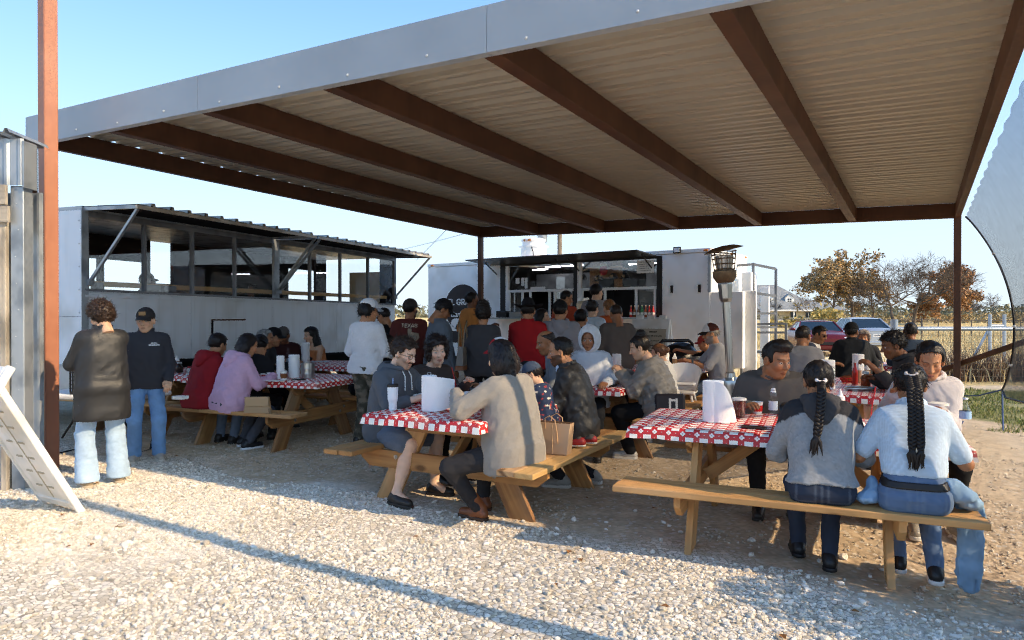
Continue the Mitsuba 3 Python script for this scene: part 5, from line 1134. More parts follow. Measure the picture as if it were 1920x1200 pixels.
for z_, r_ in ((2.03, .114), (2.09, .121), (2.15, .129), (2.20, .135), (2.235, .140)): ms.append(tube([(math.cos(a) * r_, math.sin(a) * r_, z_) for a in np.linspace(0, 2 * np.pi, 25)], .0055, 5))
for i, m in enumerate(ms): P('cage_wire', g, m, 'rusty_steel', t)
q = lathe([(0, .05), (.12, .04), (.22, .0), (.222, -.006), (.12, .032), (0, .042)], 32); q.vertices = q.vertices @ roty(-0.16).T + [0.0, 0, 2.25]; P('reflector', g, q, 'rusty_steel', t)
mat('rope_blue', '#4a5f86', 0.8, 0.2)
# ------------------------------------------------------------------ shade net on the right
nu, nv = 60, 40; V = []
for i in range(nu):
    u = i / (nu - 1)
    top = canopy(9.19, 8.95 - 7.6 * u, -0.02)
    y = 9.3 - 5.9 * u; zb = 0.42 + 0.15 * math.sin(u * 3.1) + 2.1 * max(0, (u - 0.30) / 0.70) ** 1.1
    off = 0.38 + 0.25 * u
    base = np.array([7.14 - 0.591 * (10.97 - y), y, 0]) ; bt = np.array([base[0] + off * 0.861 + 0.03, base[1] - off * 0.509, zb])
    if i == 0: bt = np.array([6.62, 9.30, 0.50])
    for j in range(nv):
        v = j / (nv - 1); p = top * (1 - v) + bt * v
        bulge = math.sin(math.pi * v) * 0.22 * (1 - 0.3 * u); p = p + E_ * bulge - np.array([0, 0, 0.05 * math.sin(math.pi * v)])
        sag = math.sin(math.pi * v) ** 0.75 * 1.22 * max(0, 1 - u * 4.5) ** 1.3
        p = p - R_ * sag + 0.010 * math.sin(u * 90 + v * 7) * (1 - v) * E_
        V.append(p)
j = (np.arange(nu - 1)[:, None] * nv + np.arange(nv - 1)[None]).ravel()
t = put('shade_net', (np.array(V), np.stack([j, j + nv, j + nv + 1, j + 1], 1)), 'net_cloth', smooth=True); say(t, 'grey see-through shade net hanging off the right side of the shelter', 'net')
V = np.array(V).reshape(nu, nv, 3); put('edge_cord', tube(V[0], 0.014, 6), 'black_trim', t, smooth=True); put('edge_cord', tube(V[:, -1], 0.014, 6), 'black_trim', t, smooth=True)
for v_ in (10, 25, 33): put('clip', ball(V[0, v_], 0.022, 1), 'plastic_white', t, smooth=True)
for i_, (a, b) in enumerate((((6.62, 9.30, .50), (6.95, 10.75, .25)), ((6.62, 9.30, .50), (6.35, 8.9, .02)), ((6.95, 10.75, .25), (5.9, 9.3, .02)))):
    a, b = np.array(a), np.array(b); k = put('tie_rope', tube([a, (a + b) / 2 - [0, 0, .04], b], .010, 6), 'rope_blue', smooth=True); say(k, ['blue rope from the net corner back to the shelter post', 'short blue rope pegging the net corner to the ground', 'blue rope lying from the post foot over the dirt'][i_], 'rope')
k = put('rope_bundle', cat([tube([(6.1 + .12 * math.sin(a * 2.1 + s), 9.55 + .10 * math.cos(a * 1.7 + s), .03 + .02 * math.sin(a * 5)) for a in np.linspace(0, 9, 40)], .010, 5) for s in (0, 1.3)]), 'rope_blue', smooth=True); say(k, 'tangle of blue rope lying on the dirt by the right post', 'rope')
k = put('brace_pole', bar((6.85, 11.7, .42), (7.95, 8.9, 1.62), .075, .075, c=.006), 'brown_steel', smooth=False); say(k, 'dark brown steel tube slanting up to the right behind the post', 'pole')
k = put('strap', tube([(7.1, 11.0, .72), (7.0, 10.95, .45), (6.9, 10.9, .1)], .018, 6), 'rope_blue', smooth=True); say(k, 'blue strap hanging from the slanting brown tube', 'strap')
q = ball((0, 0, 0), 0.2, 2, (1.3, .8, .6)); q.vertices = q.vertices * (0.8 + 0.4 * nz3(q.vertices * 9)[:, None]) + [6.75, 11.75, .50]; k = put('tarp_bundle', q, 'black_plastic', smooth=True); say(k, 'black tarp bundle behind the right shelter post', 'bundle')
# ------------------------------------------------------------------ fences
mat('pipe_steel', proc(grime('#aab4bf', '#8f9aa6', 1.0)), 0.4, 0.5, 0.5); mat('wire', '#6f6557', 0.55, 0.5, 0.4); mat('dark_pipe', '#4a4340', 0.6, 0.4)
t = thing('wire_fence', 'pipe and welded wire fence with a galvanized top rail at the right', 'fence')
put('end_post', tube([(8.21, 14.8, -.1), (8.21, 14.8, 1.42)], .075, 14), 'pipe_steel', t, smooth=30)
put('top_rail', tube([(8.2, 14.8, 1.22), (16.5, 14.8, 1.22)], .045, 12), 'pipe_steel', t, smooth=30)
for x in (12.9, 16.5): put('post', tube([(x, 14.8, -.1), (x, 14.8, 1.25)], .05, 10), 'pipe_steel', t, smooth=30)
for i, x in enumerate(np.arange(8.35, 16.4, .155)): put('wire', bar((x, 14.83, 0.02), (x, 14.83, 1.2), .006, .006, up=(0, 1, 0)), 'wire', t, smooth=False)
for z_ in np.arange(0.05, 1.2, 0.145): put('wire', bar((8.25, 14.84, z_), (16.4, 14.84, z_), .006, .006), 'wire', t, smooth=False)
t = thing('field_fence', 'far dark pipe fence across the dry field', 'fence')
zf = lambda x, y: float(gz(x, y))
for i, x in enumerate(np.arange(20.5, 37, 1.15)):
    w = .09 if i % 5 == 2 else .045; h_ = 1.45 if i % 5 == 2 else 1.25; put('post', bar((x, 48, zf(x, 48) - .1), (x, 48, zf(x, 48) + h_), w, w, up=(0, 1, 0)), 'dark_pipe', t, smooth=False)
for h_ in (1.25, .75): put('rail', bar((14, 48, zf(14, 48) + h_ * 1.12), (37, 48, zf(37, 48) + h_), .06, .06), 'dark_pipe', t, smooth=False)
t = thing('brace_posts', 'pale H-shaped pair of brace posts in the dry field', 'posts')
for x in (16.65, 17.15): put('post', tube([(x, 24, -.2), (x, 24, 1.55)], .06, 10), 'pipe_steel', t, smooth=30)
put('rail', tube([(16.65, 24, 1.15), (17.15, 24, 1.15)], .05, 10), 'pipe_steel', t, smooth=30); put('brace', tube([(16.65, 24, 1.1), (16.2, 24.2, 0)], .045, 8), 'pipe_steel', t, smooth=30)
# ------------------------------------------------------------------ cars
mat('car_red', '#651216', 0.28, 0.5, 0.3, clearcoat=0.9, clearcoat_gloss=0.95); mat('car_silver', '#b4bbc2', 0.28, 0.5, 0.55, clearcoat=0.9, clearcoat_gloss=0.95)
mat('car_glass', '#1c262d', 0.08, 0.6); mat('lamp_red', '#a3231c', 0.25, 0.5); mat('rubber', '#17171a', 0.8, 0.3)
def car(label, pos, heading, paint, L, W, Hh, belt, front_hood, cabin, kind):
    """x runs from nose (0) to tail (L) in the car's frame, y across. cabin: (base of windscreen, roof front, roof rear, base of rear window)."""
    t = thing('parked_car', label, 'car'); fr = Fr((pos[0], pos[1], zf(*pos)), heading)
    st = np.linspace(0, L, 41); rows = []
    for x in st:
        u = x / L; e = min(x, L - x); wid = W / 2 * (1 - 0.22 * max(0, 1 - e / 0.7) ** 2.2)
        top = front_hood + (belt - front_hood) * np.clip((x - 0.1) / (cabin[0] - 0.1), 0, 1) if x < cabin[0] else belt + (0.02 if x < cabin[3] else 0.05 * np.clip((x - cabin[3]) / 0.4, 0, 1))
        top -= 0.16 * max(0, 1 - e / 0.25) ** 2
        b = 0.22 + 0.10 * max(0, 1 - e / 0.5)
        rows.append([(-wid * .93, b), (-wid, b + .18), (-wid * 1.0, (b + top) / 2 + .05), (-wid * .965, top - .10), (-wid * .86, top - .012), (-wid * .4, top + .015), (0, top + .02), (wid * .4, top + .015), (wid * .86, top - .012), (wid * .965, top - .10), (wid, (b + top) / 2 + .05), (wid, b + .18), (wid * .93, b)])
    n = len(rows[0]); V = np.array([(x, y, z) for x, r_ in zip(st, rows) for y, z in r_]); F = []
    for i in range(len(st) - 1):
        for j in range(n):
            a, b_ = i * n + j, i * n + (j + 1) % n; F += [[a, a + n, b_ + n], [a, b_ + n, b_]]
    for i, o in ((0, 1), (len(st) - 1, -1)):
        for j in range(1, n - 1): F.append([i * n, i * n + j, i * n + j + 1][::o])
    m = trimesh.Trimesh(V, F, process=False); 
    if m.volume < 0: m.faces = m.faces[:, ::-1]
    P('body', fr, m, paint, t, 40)
    c0, c1, c2, c3 = cabin; wb, wr = W / 2 * .86, W / 2 * .66
    def ring(x, w, z): return [(x, -w, z), (x, w, z)]
    roof_pts = [(c1 - .05, wr, Hh - .03), (c2 + .05, wr, Hh - .03)]
    top = np.array([(c1, -wr, Hh - .035), (c1 + .25, -wr * .98, Hh - .008), ((c1 + c2) / 2, -wr, Hh), (c2 - .2, -wr * .98, Hh - .015), (c2, -wr, Hh - .05)])
    V = []; 
    for y_ in (-1, -.5, 0, .5, 1): V += [(p[0], p[1] * -y_, p[2] + .03 * (1 - y_ * y_)) for p in top]
    V = np.array(V); V = np.vstack([V, V - [0, 0, .035]]); F = []
    for a in range(4):
        for b_ in range(4):
            i0 = a * 5 + b_; F += [[i0, i0 + 1, i0 + 6], [i0, i0 + 6, i0 + 5]]; i1 = i0 + 25; F += [[i1, i1 + 6, i1 + 1], [i1, i1 + 5, i1 + 6]]
    for a in range(4):
        for e_ in ((a * 5, a * 5 + 5), (a * 5 + 4, a * 5 + 9), (a, a + 1), (20 + a, 21 + a)): F += [[e_[0], e_[1], e_[1] + 25], [e_[0], e_[1] + 25, e_[0] + 25]]
    P('roof', fr, trimesh.Trimesh(V, F, process=False), paint + '_two', t, 40)
    def pane(name, q, inset=0.02):
        q = np.array(q, float); c = q.mean(0); nn = unit(np.cross(q[1] - q[0], q[2] - q[0])); q2 = np.vstack([q, q - nn * .012]); kk = len(q); F = [[0, i, i + 1] for i in range(1, kk - 1)] + [[kk, kk + i + 1, kk + i] for i in range(1, kk - 1)] + sum([[[i, kk + i, kk + (i + 1) % kk], [i, kk + (i + 1) % kk, (i + 1) % kk]] for i in range(kk)], [])
        return P(name, fr, trimesh.Trimesh(q2, F, process=False), 'car_glass', t, False)
    pane('windscreen', [(c0, -wb, belt), (c1, -wr, Hh - .03), (c1, wr, Hh - .03), (c0, wb, belt)])
    pane('rear_window', [(c3, wb, belt + .02), (c2, wr, Hh - .05), (c2, -wr, Hh - .05), (c3, -wb, belt + .02)])
    for s in (-1, 1):
        mid = (c1 + c2) / 2 + .1
        for a, b_ in (((c0 + .12, c1 + .02), (mid - .03, mid - .03)), ((mid + .03, mid + .03), (c3 - .15, c2 - .02))):
            q = [(a[0], s * wb, belt + .01), (a[1], s * wr * 1.01, Hh - .05), (b_[1], s * wr * 1.01, Hh - .05), (b_[0], s * wb, belt + .01)]; pane('side_window', q if s < 0 else q[::-1])
        for a, b_, w_ in (((c0 - .02, s * wb * 1.01, belt - .01), (c1, s * wr * 1.01, Hh - .03), .06), ((c3 + .02, s * wb * 1.01, belt), (c2, s * wr * 1.01, Hh - .05), .10), ((mid, s * wb, belt), (mid, s * wr, Hh - .04), .05)): P('pillar', fr, bar(a, b_, w_, .05, up=(0, 1, 0)), paint, t, False)
        k = P('mirror', fr, X(ball((0, 0, 0), .10, 2, (.6, 1.1, .65)), lambda v: v + [c0 + .25, s * (W / 2 + .05), belt + .07]), paint, t, True)
        for x in (0.85, L - 0.95):
            q = lathe([(0, .1), (.2, .1), (.31, .09), (.335, .04), (.335, -.06), (.31, -.1), (0, -.1)], 24); q.vertices = q.vertices[:, [0, 2, 1]] * [1, -1, 1] + [x, s * (W / 2 - .09), .335]; k = P('wheel', fr, q, 'rubber', t, 30)
            q = lathe([(0, .11), (.2, .106), (.21, .09), (.21, -.09), (0, -.11)], 20); q.vertices = q.vertices[:, [0, 2, 1]] * [1, -1, 1] + [x, s * (W / 2 - .09), .335]; P('rim', fr, q, 'stainless', k, 30)
        P('headlight', fr, X(ball((0, 0, 0), .12, 2, (.8, 1.6, .5)), lambda v: v + [.13, s * W * .36, front_hood - .13]), 'lamp_clear', t, True)
        P('tail_lamp', fr, X(ball((0, 0, 0), .12, 2, (.5, 2.0, .55)), lambda v: v + [L - .10, s * W * .355, belt - .14]), 'lamp_red', t, True)
    B('licence_plate', fr, (L - .03, L + .005, -.16, .16, belt - .33, belt - .22), 'white_trim', t, 0.003); B('plate_lettering', fr, (L + .006, L + .008, -.12, .12, belt - .30, belt - .25), 'steel_frame', t)
    B('bumper', fr, (L - .14, L + .03, -W * .40, W * .40, .36, .48), paint, t, .03); B('front_bumper', fr, (-.03, .14, -W * .40, W * .40, .34, .46), paint, t, .03); B('grille', fr, (-.035, .05, -W * .28, W * .28, .47, .58), 'black_trim', t, .01)
    if kind == 'sedan': B('trunk_trim', fr, (L - .005, L + .012, -.28, .28, belt - .10, belt - .075), 'stainless', t, .003)
    return t
mat('lamp_clear', '#c9ced2', 0.1, 0.6); scene['car_red_two'] = {'type': 'twosided', 'bsdf': scene['car_red']}; scene['car_silver_two'] = {'type': 'twosided', 'bsdf': scene['car_silver']}
hd = math.degrees(math.atan2(30.6, 16.2)); 
def car_at(px_c, d, rear_to_us, *a):
    pass
# silver sedan: tail towards the shelter; the frame's x axis runs nose to tail
tail = np.array([16.0, 30.2]); dirn = -90.0 - 8
o = tail - np.array([math.cos(math.radians(dirn)), math.sin(math.radians(dirn))]) * 4.8
car('silver sedan parked with its tail to the shelter and a red tail lamp showing', o, dirn, 'car_silver', 4.8, 1.88, 1.50, 1.0, .78, (1.35, 2.15, 3.35, 4.15), 'sedan')
nose = np.array([12.2, 26.6]); dirn = 90 - 14
car('dark red coupe parked nose towards the shelter, windscreen facing us', nose, dirn, 'car_red', 4.75, 1.92, 1.38, 0.98, .86, (1.55, 2.30, 3.1, 4.0), 'coupe')
# ------------------------------------------------------------------ house far away
t = thing('farm_house', 'cream house with a steep grey shingle roof and two dormers far behind the cars', 'house')
f = Fr((70.0, 190.0, 0.3), -6)
mat('shingle', proc(lambda p, n, uv: mix(C3('#7f8386'), C3('#9a9d9e'), noise(p.x * 2.2, p.y * 2.2, p.z * 3.0)) * (0.9 + 0.1 * noise(0, 0, p.z * 12))), 0.9, 0.2)
B('wall', f, (-14, 13.5, 0, 11, -0.5, 2.8), 'beige_wall', t)
hip = trimesh.convex.convex_hull(np.array([(-15, -2.2, 2.7), (15, -2.2, 2.7), (-15, 13, 2.7), (15, 13, 2.7), (-9, 5.4, 9.9), (4.2, 5.4, 9.9)])); rk = P('roof', f, hip, 'shingle', t, False)
B('fascia_board', f, (-15.1, 15.1, -2.35, -2.22, 2.45, 2.85), 'white_trim', rk); B('chimney', f, (-9.5, -8.2, 5, 6, 9, 11.2), 'beige_wall', rk)
wing = trimesh.convex.convex_hull(np.array([(12, 0, 2.7), (22, 0, 2.7), (12, 10, 2.7), (22, 10, 2.7), (12, 5, 5.6), (18, 5, 5.6)])); P('wing_roof', f, wing, 'shingle', t, False); B('wing_wall', f, (13.51, 21, .8, 9, -.5, 2.7), 'beige_wall', t)
for x in (0.9, 6.4):
    z = 5.0; yf = -2.2 + (z - 2.7) / 7.2 * 7.6 + .1
    k = P('dormer', f, trimesh.convex.convex_hull(np.array([(x - 1.1, yf, z - .6), (x + 1.1, yf, z - .6), (x - 1.1, yf, z + 1.2), (x + 1.1, yf, z + 1.2), (x, yf, z + 2.1), (x - 1.1, yf + 3, z + 1.2), (x + 1.1, yf + 3, z + 1.2), (x, yf + 3, z + 2.1), (x - 1.1, yf + 1.2, z - .4), (x + 1.1, yf + 1.2, z - .4)])), 'white_trim', t, False)
    for s in (-1, 1): P('dormer_roof', f, bar((x + s * .62, yf - .25, z + 1.72), (x + s * .62, yf + 3.1, z + 1.72), 1.6, .12, up=(s * .65, 0, .76)), 'shingle', k, False)
    B('window', f, (x - .5, x + .5, yf - .05, yf - .01, z - .3, z + .95), 'car_glass', k); B('mullion', f, (x - .05, x + .05, yf - .08, yf - .05, z - .3, z + .95), 'white_trim', k); B('mullion', f, (x - .5, x + .5, yf - .08, yf - .051, z + .28, z + .38), 'white_trim', k)
for x in (-13, -6.4, .2, 6.8, 13.6): B('porch_post', f, (x, x + .3, -2.0, -1.7, 0, 2.6), 'white_trim', t)
B('porch_floor', f, (-14.5, 14.5, -2.3, 0, -.5, .1), 'white_trim', t); B('door', f, (-1.6, -.5, -.1, -.01, .1, 2.2), 'soot', t)
for x in (-10, -6, 6.5, 10.5): k = B('window', f, (x, x + 1.5, -.1, -.01, .7, 2.2), 'car_glass', t); B('frame', f, (x + .7, x + .8, -.14, -.1, .7, 2.2), 'white_trim', k)
# ------------------------------------------------------------------ trees and brush
mat('bark', proc(grime('#6f6358', '#4f463e', 1.5)), 0.95, 0.1); scene['leaf'] = {'type': 'twosided', 'bsdf': {'type': 'principled', 'base_color': VC, 'roughness': 0.7, 'specular': 0.2}}
def tree(name, label, pos, h, spread, seed, leaves=0, cols=('#8a5a2a',), lsize=0.28, depth=6, trunk=0.10, kids=(2, 4), twig=True, grp=None, lean=0.0, low=0.22, leafless_top=0.0, wide=1.25):
    R = np.random.RandomState(seed); z0 = zf(*pos); t = thing(name, label, 'tree', grp); segs = []; tips = []
    def grow(p, d, L, r, lv):
        n = 3; pts = [p]; 
        for i in range(n):
            d = unit(d + R.randn(3) * 0.16 + np.array([0, 0, 0.05])); p = p + d * L / n; pts.append(p)
        segs.append((pts, np.linspace(r, r * .68, n + 1), lv))
        if lv >= 2: tips.extend(pts[1:])
        if lv < depth:
            for i in range(R.randint(kids[0], kids[1] + 1)):
                q = pts[-1] if i == 0 or lv < 1 else pts[R.randint(1, len(pts))]
                a = R.uniform(0.35, 0.95) if i else R.uniform(0.1, 0.45); rnd_ = R.randn(3); rnd_[2] *= 0.35; s_ = unit(np.cross(d, rnd_)); nd = unit(d * math.cos(a) + s_ * math.sin(a) * spread)
                grow(q, nd, L * R.uniform(0.62, 0.86), r * (.68 if i == 0 else .5), lv + 1)
    grow(np.array([pos[0], pos[1], z0 - .1]), unit(np.array([lean, 0, 1.0])), h * low, h * trunk * 0.28, 0)
    zmax = max(s[0][-1][2] for s in segs) - z0; k_ = h / zmax; base = np.array([pos[0], pos[1], z0]); sc3 = np.array([k_ * wide, k_ * wide, k_])
    tr = [tube(base + (np.array(p) - base) * sc3, np.maximum(r, .022), 6 if lv < 3 else 4, False) for p, r, lv in segs if lv <= 2]; put('trunk', cat(tr), 'bark', t, smooth=True)
    br = [tube(base + (np.array(p)[[0, 3]] - base) * sc3, np.maximum(r[[0, 3]], .016), 3, False) for p, r, lv in segs if lv > 2]
    if br: k = put('branches', cat(br), 'bark', t, smooth=False); say(k, kind='stuff')
    if leaves:
        T_ = base + (np.array(tips) - base) * sc3; T_ = T_[R.randint(0, len(T_), leaves)] + R.randn(leaves, 3) * 0.22
        if leafless_top: T_ = T_[T_[:, 2] < z0 + h * (1 - leafless_top * R.rand(len(T_)))]
        put_leaves('crown', T_, lsize, cols, R, t)
    return t
def put_leaves(name, T_, lsize, cols, R, parent):
    n = len(T_); a = R.randn(n, 3); a /= np.linalg.norm(a, axis=1, keepdims=True); b = np.cross(a, R.randn(n, 3)); b /= np.linalg.norm(b, axis=1, keepdims=True); s = lsize * R.uniform(.5, 1.2, (n, 1))
    V = np.stack([T_ - a * s, T_ + b * s * .55, T_ + a * s, T_ - b * s * .55], 1).reshape(-1, 3); i = np.arange(n) * 4
    F = np.vstack([np.stack([i, i + 1, i + 2], 1), np.stack([i, i + 2, i + 3], 1)]); pal = np.array([lin(c) for c in cols]); c = pal[R.randint(0, len(pal), n)] * R.uniform(.7, 1.25, (n, 1))
    k = put(name, (V, F), 'leaf', parent, smooth=False, color=np.repeat(np.clip(c, 0, 1), 4, 0)); say(k, kind='stuff'); return k
AUT = ('#a58c6c', '#b09870', '#b9935c', '#9a8c6c', '#8a7c64', '#bf9c66')
def tp(px, d): return ((px - 960) / 1292 * d, d)
tree('tree', 'big rounded tree with sparse brown and orange leaves left of the bare trees', tp(1597, 118), 12.6, 1.1, 5, 5200, AUT, .30, 6, .085, grp=None)
tree('tree', 'leaning brown tree with orange patches beside the farm house', tp(1565, 112), 10.6, 1.35, 8, 5200, AUT, .28, 6, .07)
tree('tree', 'left of the two bare leafless grey trees', tp(1677, 105), 11.0, 1.05, 13, 0, depth=7, trunk=.08)
tree('tree', 'right of the two bare leafless grey trees', tp(1712, 103), 11.0, 1.05, 22, 0, depth=7, trunk=.09)
tree('tree', 'rounded tree with dense rusty orange leaves behind the right shelter post', tp(1797, 112), 10.2, 1.75, 31, 7000, ('#a67a56', '#b5855a', '#9a7a5a', '#bc9262', '#877460'), .30, 6, .09)
tree('tree', 'brown leaved tree filling the gap right of the big rounded tree', tp(1638, 124), 9.5, 1.2, 61, 2400, AUT, .30, 6, .07)
tree('tree', 'low twiggy brown tree between the bare trees and the orange one', tp(1752, 120), 8.0, 1.3, 67, 1800, AUT, .28, 6, .07)
tree('tree', 'short bare grey tree in front of the farm house', tp(1530, 100), 5.2, .9, 41, 60, ('#a8905a',), .2, 5, .05)
tree('tree', 'small bare bush tree growing in front of the dormer', tp(1445, 120), 4.6, 1.2, 47, 0, depth=6, trunk=.04)
tree('tree', 'thin pale distant tree near the right edge of the field', tp(1875, 150), 6.5, 1.1, 53, 120, ('#8a8a86',), .25, 6, .05)
tree('tree', 'faint distant bare tree behind the pale brace posts', tp(1848, 170), 6.0, 1.1, 59, 60, ('#8a8a86',), .25, 6, .05)
R = np.random.RandomState(77)
def brush(name, label, n, gen, lsize, cols, kind='stuff'):
    T_ = gen(R, n); T_ = T_[(T_[:, 1] > 250) | (T_[:, 0] / T_[:, 1] > .475) | (name != 'brush')]; k = put_leaves(name, T_, lsize, cols, R, None); say(k, label, name.replace('_', ' '), kind='stuff')
def band(x0, x1, y0, y1, hmax, fr):
    def g(R, n):
        x = R.uniform(x0, x1, n); y = R.uniform(y0, y1, n); hh = hmax * np.clip(meshkit.fbm(np.c_[x * fr, y * fr, 0 * x], 3, 3) * 2.4 - .55, 0.08, 1); return np.c_[x, y, gz(x, y) + hh * R.rand(n)]
    return g
brush('brush', 'tan and brown scrub brush along the far side of the field', 14000, band(20, 160, 125, 165, 2.0, .10), .4, ('#9c8c6c', '#b09c74', '#857a60', '#b8a678'))
brush('yellow_shrubs', 'yellow-green shrubs in front of the farm house and trees', 9000, lambda R, n: (lambda a: np.c_[a, gz(a[:, 0], a[:, 1]) + np.abs(R.randn(n)) * np.where(np.abs(a[:, 0] / a[:, 1] * 1292 + 960 - 1550) < 30, .95, .38)])(np.array([tp(p, d) for p, d in zip(R.choice([1448, 1478, 1500, 1533, 1545, 1556, 1590, 1630], n) + R.randn(n) * 7, R.uniform(88, 100, n))])), .32, ('#b3a060', '#a39054', '#8a7f50', '#bfa868'))
brush('far_trees', 'grey-green line of distant trees on the horizon', 14000, band(-300, 420, 420, 520, 9, .02), 1.6, ('#7a7a64', '#8a8468', '#6c6f5c'))
# dry grass
def blades(n, gen, h, w, cols, seed):
    R = np.random.RandomState(seed); xy = gen(R, n); n = len(xy); a = R.uniform(0, 2 * np.pi, n); hh = h * R.uniform(.4, 1.2, n); ln = R.randn(n, 2) * .35 * hh[:, None]
    b = np.c_[xy, gz(xy[:, 0], xy[:, 1]) - .01]; u = np.c_[np.cos(a), np.sin(a), 0 * a] * w; mid = b + np.c_[ln * .35, hh * .6]; tip = b + np.c_[ln, hh]
    V = np.stack([b - u, b + u, mid + u * .7, mid - u * .7, tip], 1).reshape(-1, 3); i = np.arange(n) * 5; F = np.vstack([np.stack([i, i + 1, i + 2], 1), np.stack([i, i + 2, i + 3], 1), np.stack([i + 3, i + 2, i + 4], 1)])
    pal = np.array([lin(c) for c in cols]); c = pal[R.randint(0, len(pal), n)] * R.uniform(.75, 1.15, (n, 1)); return trimesh.Trimesh(V, F, process=False), np.repeat(np.clip(c, 0, 1), 5, 0)
def field(R, n):
    x = R.uniform(5, 42, n); y = R.uniform(15.2, 62, n); k = (np.abs(y - 18.2) > 1.7) & ~((y > 23) & (y < 33) & (x < 19)) & (meshkit.fbm(np.c_[x * .35, y * .35, 0 * x], 3, 6) > .40); return np.c_[x, y][k]
m, c = blades(40000, field, .40, .014, ('#c4ad7d', '#d6c293', '#b39c6c', '#e0d0a6'), 4); k = put('dry_grass', m, 'leaf', smooth=False, color=c); say(k, 'tall dry tan grass covering the field behind the fence', 'grass', kind='stuff')
m, c = blades(1600, lambda R, n: np.c_[R.uniform(9.5, 13.5, n), R.uniform(15.6, 16.6, n)], .8, .008, ('#6f5a48', '#8a6f58', '#5c4a3e'), 6); k = put('dead_weeds', m, 'leaf', smooth=False, color=c); say(k, 'brown dead weeds just behind the wire fence', 'weeds', kind='stuff')
def lawn(R, n):
    x = R.uniform(6.2, 13, n); y = R.uniform(8.8, 14.2, n); return np.c_[x, y][meshkit.fbm(np.c_[x * .7 + 3, y * .7, 0 * x], 3, 2) > .46]
m, c = blades(26000, lawn, .06, .006, ('#5f7035', '#72803f', '#8a8a50', '#4f6030', '#a39a62'), 8); k = put('green_grass', m, 'leaf', smooth=False, color=c); say(k, 'patchy low green grass by the right shelter post', 'grass', kind='stuff')
# ------------------------------------------------------------------ menu board, stroller, high chair
t = thing('menu_board', 'white A-frame menu board standing below the serving window', 'sandwich board')
mb = Fr((2.55, 12.6, float(gz(2.55, 12.6))), -33)
for s, nm in ((-1, 'front_leaf'), (1, 'back_leaf')):
    g = Fr(mb((0, s * .30, 0)), R=mb.R @ rotx(s * 0.24)); k = B(nm, g, (-.36, .36, -.02, .02, .03, 1.22), 'board_plastic', t, .008)
    if s < 0:
        B('menu_sheet', g, (-.31, .31, -.026, -.021, .14, 1.04), 'menu_paper', k)
        for j in range(7): B('menu_text', g, (-.10 + .02 * (j % 3), .24 - .05 * (j % 2), -.029, -.027, .90 - .09 * j, .915 - .09 * j), 'menu_ink', k)
        B('menu_text', g, (-.28, -.14, -.029, -.027, .93, .95), 'menu_ink', k); B('menu_text', g, (.0, .14, -.029, -.027, .97, .995), 'menu_ink', k)
    for x in (-.22, 0, .22): B('tooth', g, (x - .07, x + .07, -.018, .018, 1.22, 1.30), 'board_plastic', k, .015)
mat('menu_paper', '#b5aa96', 0.8, 0.2); mat('menu_ink', '#4a443c', 0.8, 0.2)
t = thing('stroller', 'dark folded baby stroller with a black loop handle behind the girl', 'stroller'); g = Fr((2.52, 10.55, .05), 20)
P('handle', g, tube([(-.30, .1, .75), (-.30, .0, 1.02), (-.25, 0, 1.07), (.22, 0, 1.07), (.28, 0, 1.02), (.38, .1, .65)], .025, 8), 'black_trim', t)
q = ball((0, 0, 0), 1, 3, (.30, .26, .26)); q.vertices = q.vertices * (0.93 + .14 * nz3(q.vertices * 9)[:, None]) + [.12, .1, .78]; P('canopy', g, q, 'black_plastic', t, True); B('seat', g, (-.2, .3, -.1, .3, .4, .62), 'black_plastic', t, .05)
for x in (-.25, .3):
    P('frame', g, tube([(x, -.3, .15), (x, .1, .75)], .016, 6), 'steel_frame', t)
    for y in (-.3, .3): q = lathe([(0, .02), (.11, .02), (.12, 0), (.11, -.02), (0, -.02)], 16); q.vertices = q.vertices[:, [2, 0, 1]] + [x, y, .12]; P('wheel', g, q, 'rubber', t)
t = thing('high_chair', 'white plastic baby high chair on thin legs beside the far table', 'high chair'); g = Fr((2.12, 8.62, 0), 158)
nu, nv = 13, 9; V = []
for th in (0, .012):
    for i in range(nu):
        a = -1.75 + 3.5 * i / (nu - 1); hgt = .32 * max(0.0, math.cos(a * .62)) ** .8 + .02
        for j in range(nv): v = j / (nv - 1); r_ = .16 + .05 * v + th; V.append((math.sin(a) * r_ * 1.1, -math.cos(a) * r_ - .03 * v, .56 + v * hgt))
j = (np.arange(nu - 1)[:, None] * nv + np.arange(nv - 1)[None]).ravel(); o = nu * nv; Q = np.vstack([np.stack([j, j + nv, j + nv + 1, j + 1], 1), np.stack([j + o, j + o + 1, j + o + nv + 1, j + o + nv], 1)]); V = g(np.array(V))
put('back_shell', (V, Q), 'plastic_white_two', t, smooth=True); P('seat', g, box(-.18, .18, -.18, .17, .53, .565, .012), 'plastic_white', t, False); scene['plastic_white_two'] = {'type': 'twosided', 'bsdf': scene['plastic_white']}
for a in (-1, 1):
    for b in (-1, 1): P('leg', g, tube([(a * .13, b * .12, .54), (a * .24, b * .23, 0)], .017, 8), 'plastic_white', t)
P('tray', g, box(-.2, .2, .15, .36, .66, .685, .01), 'plastic_white', t, False)

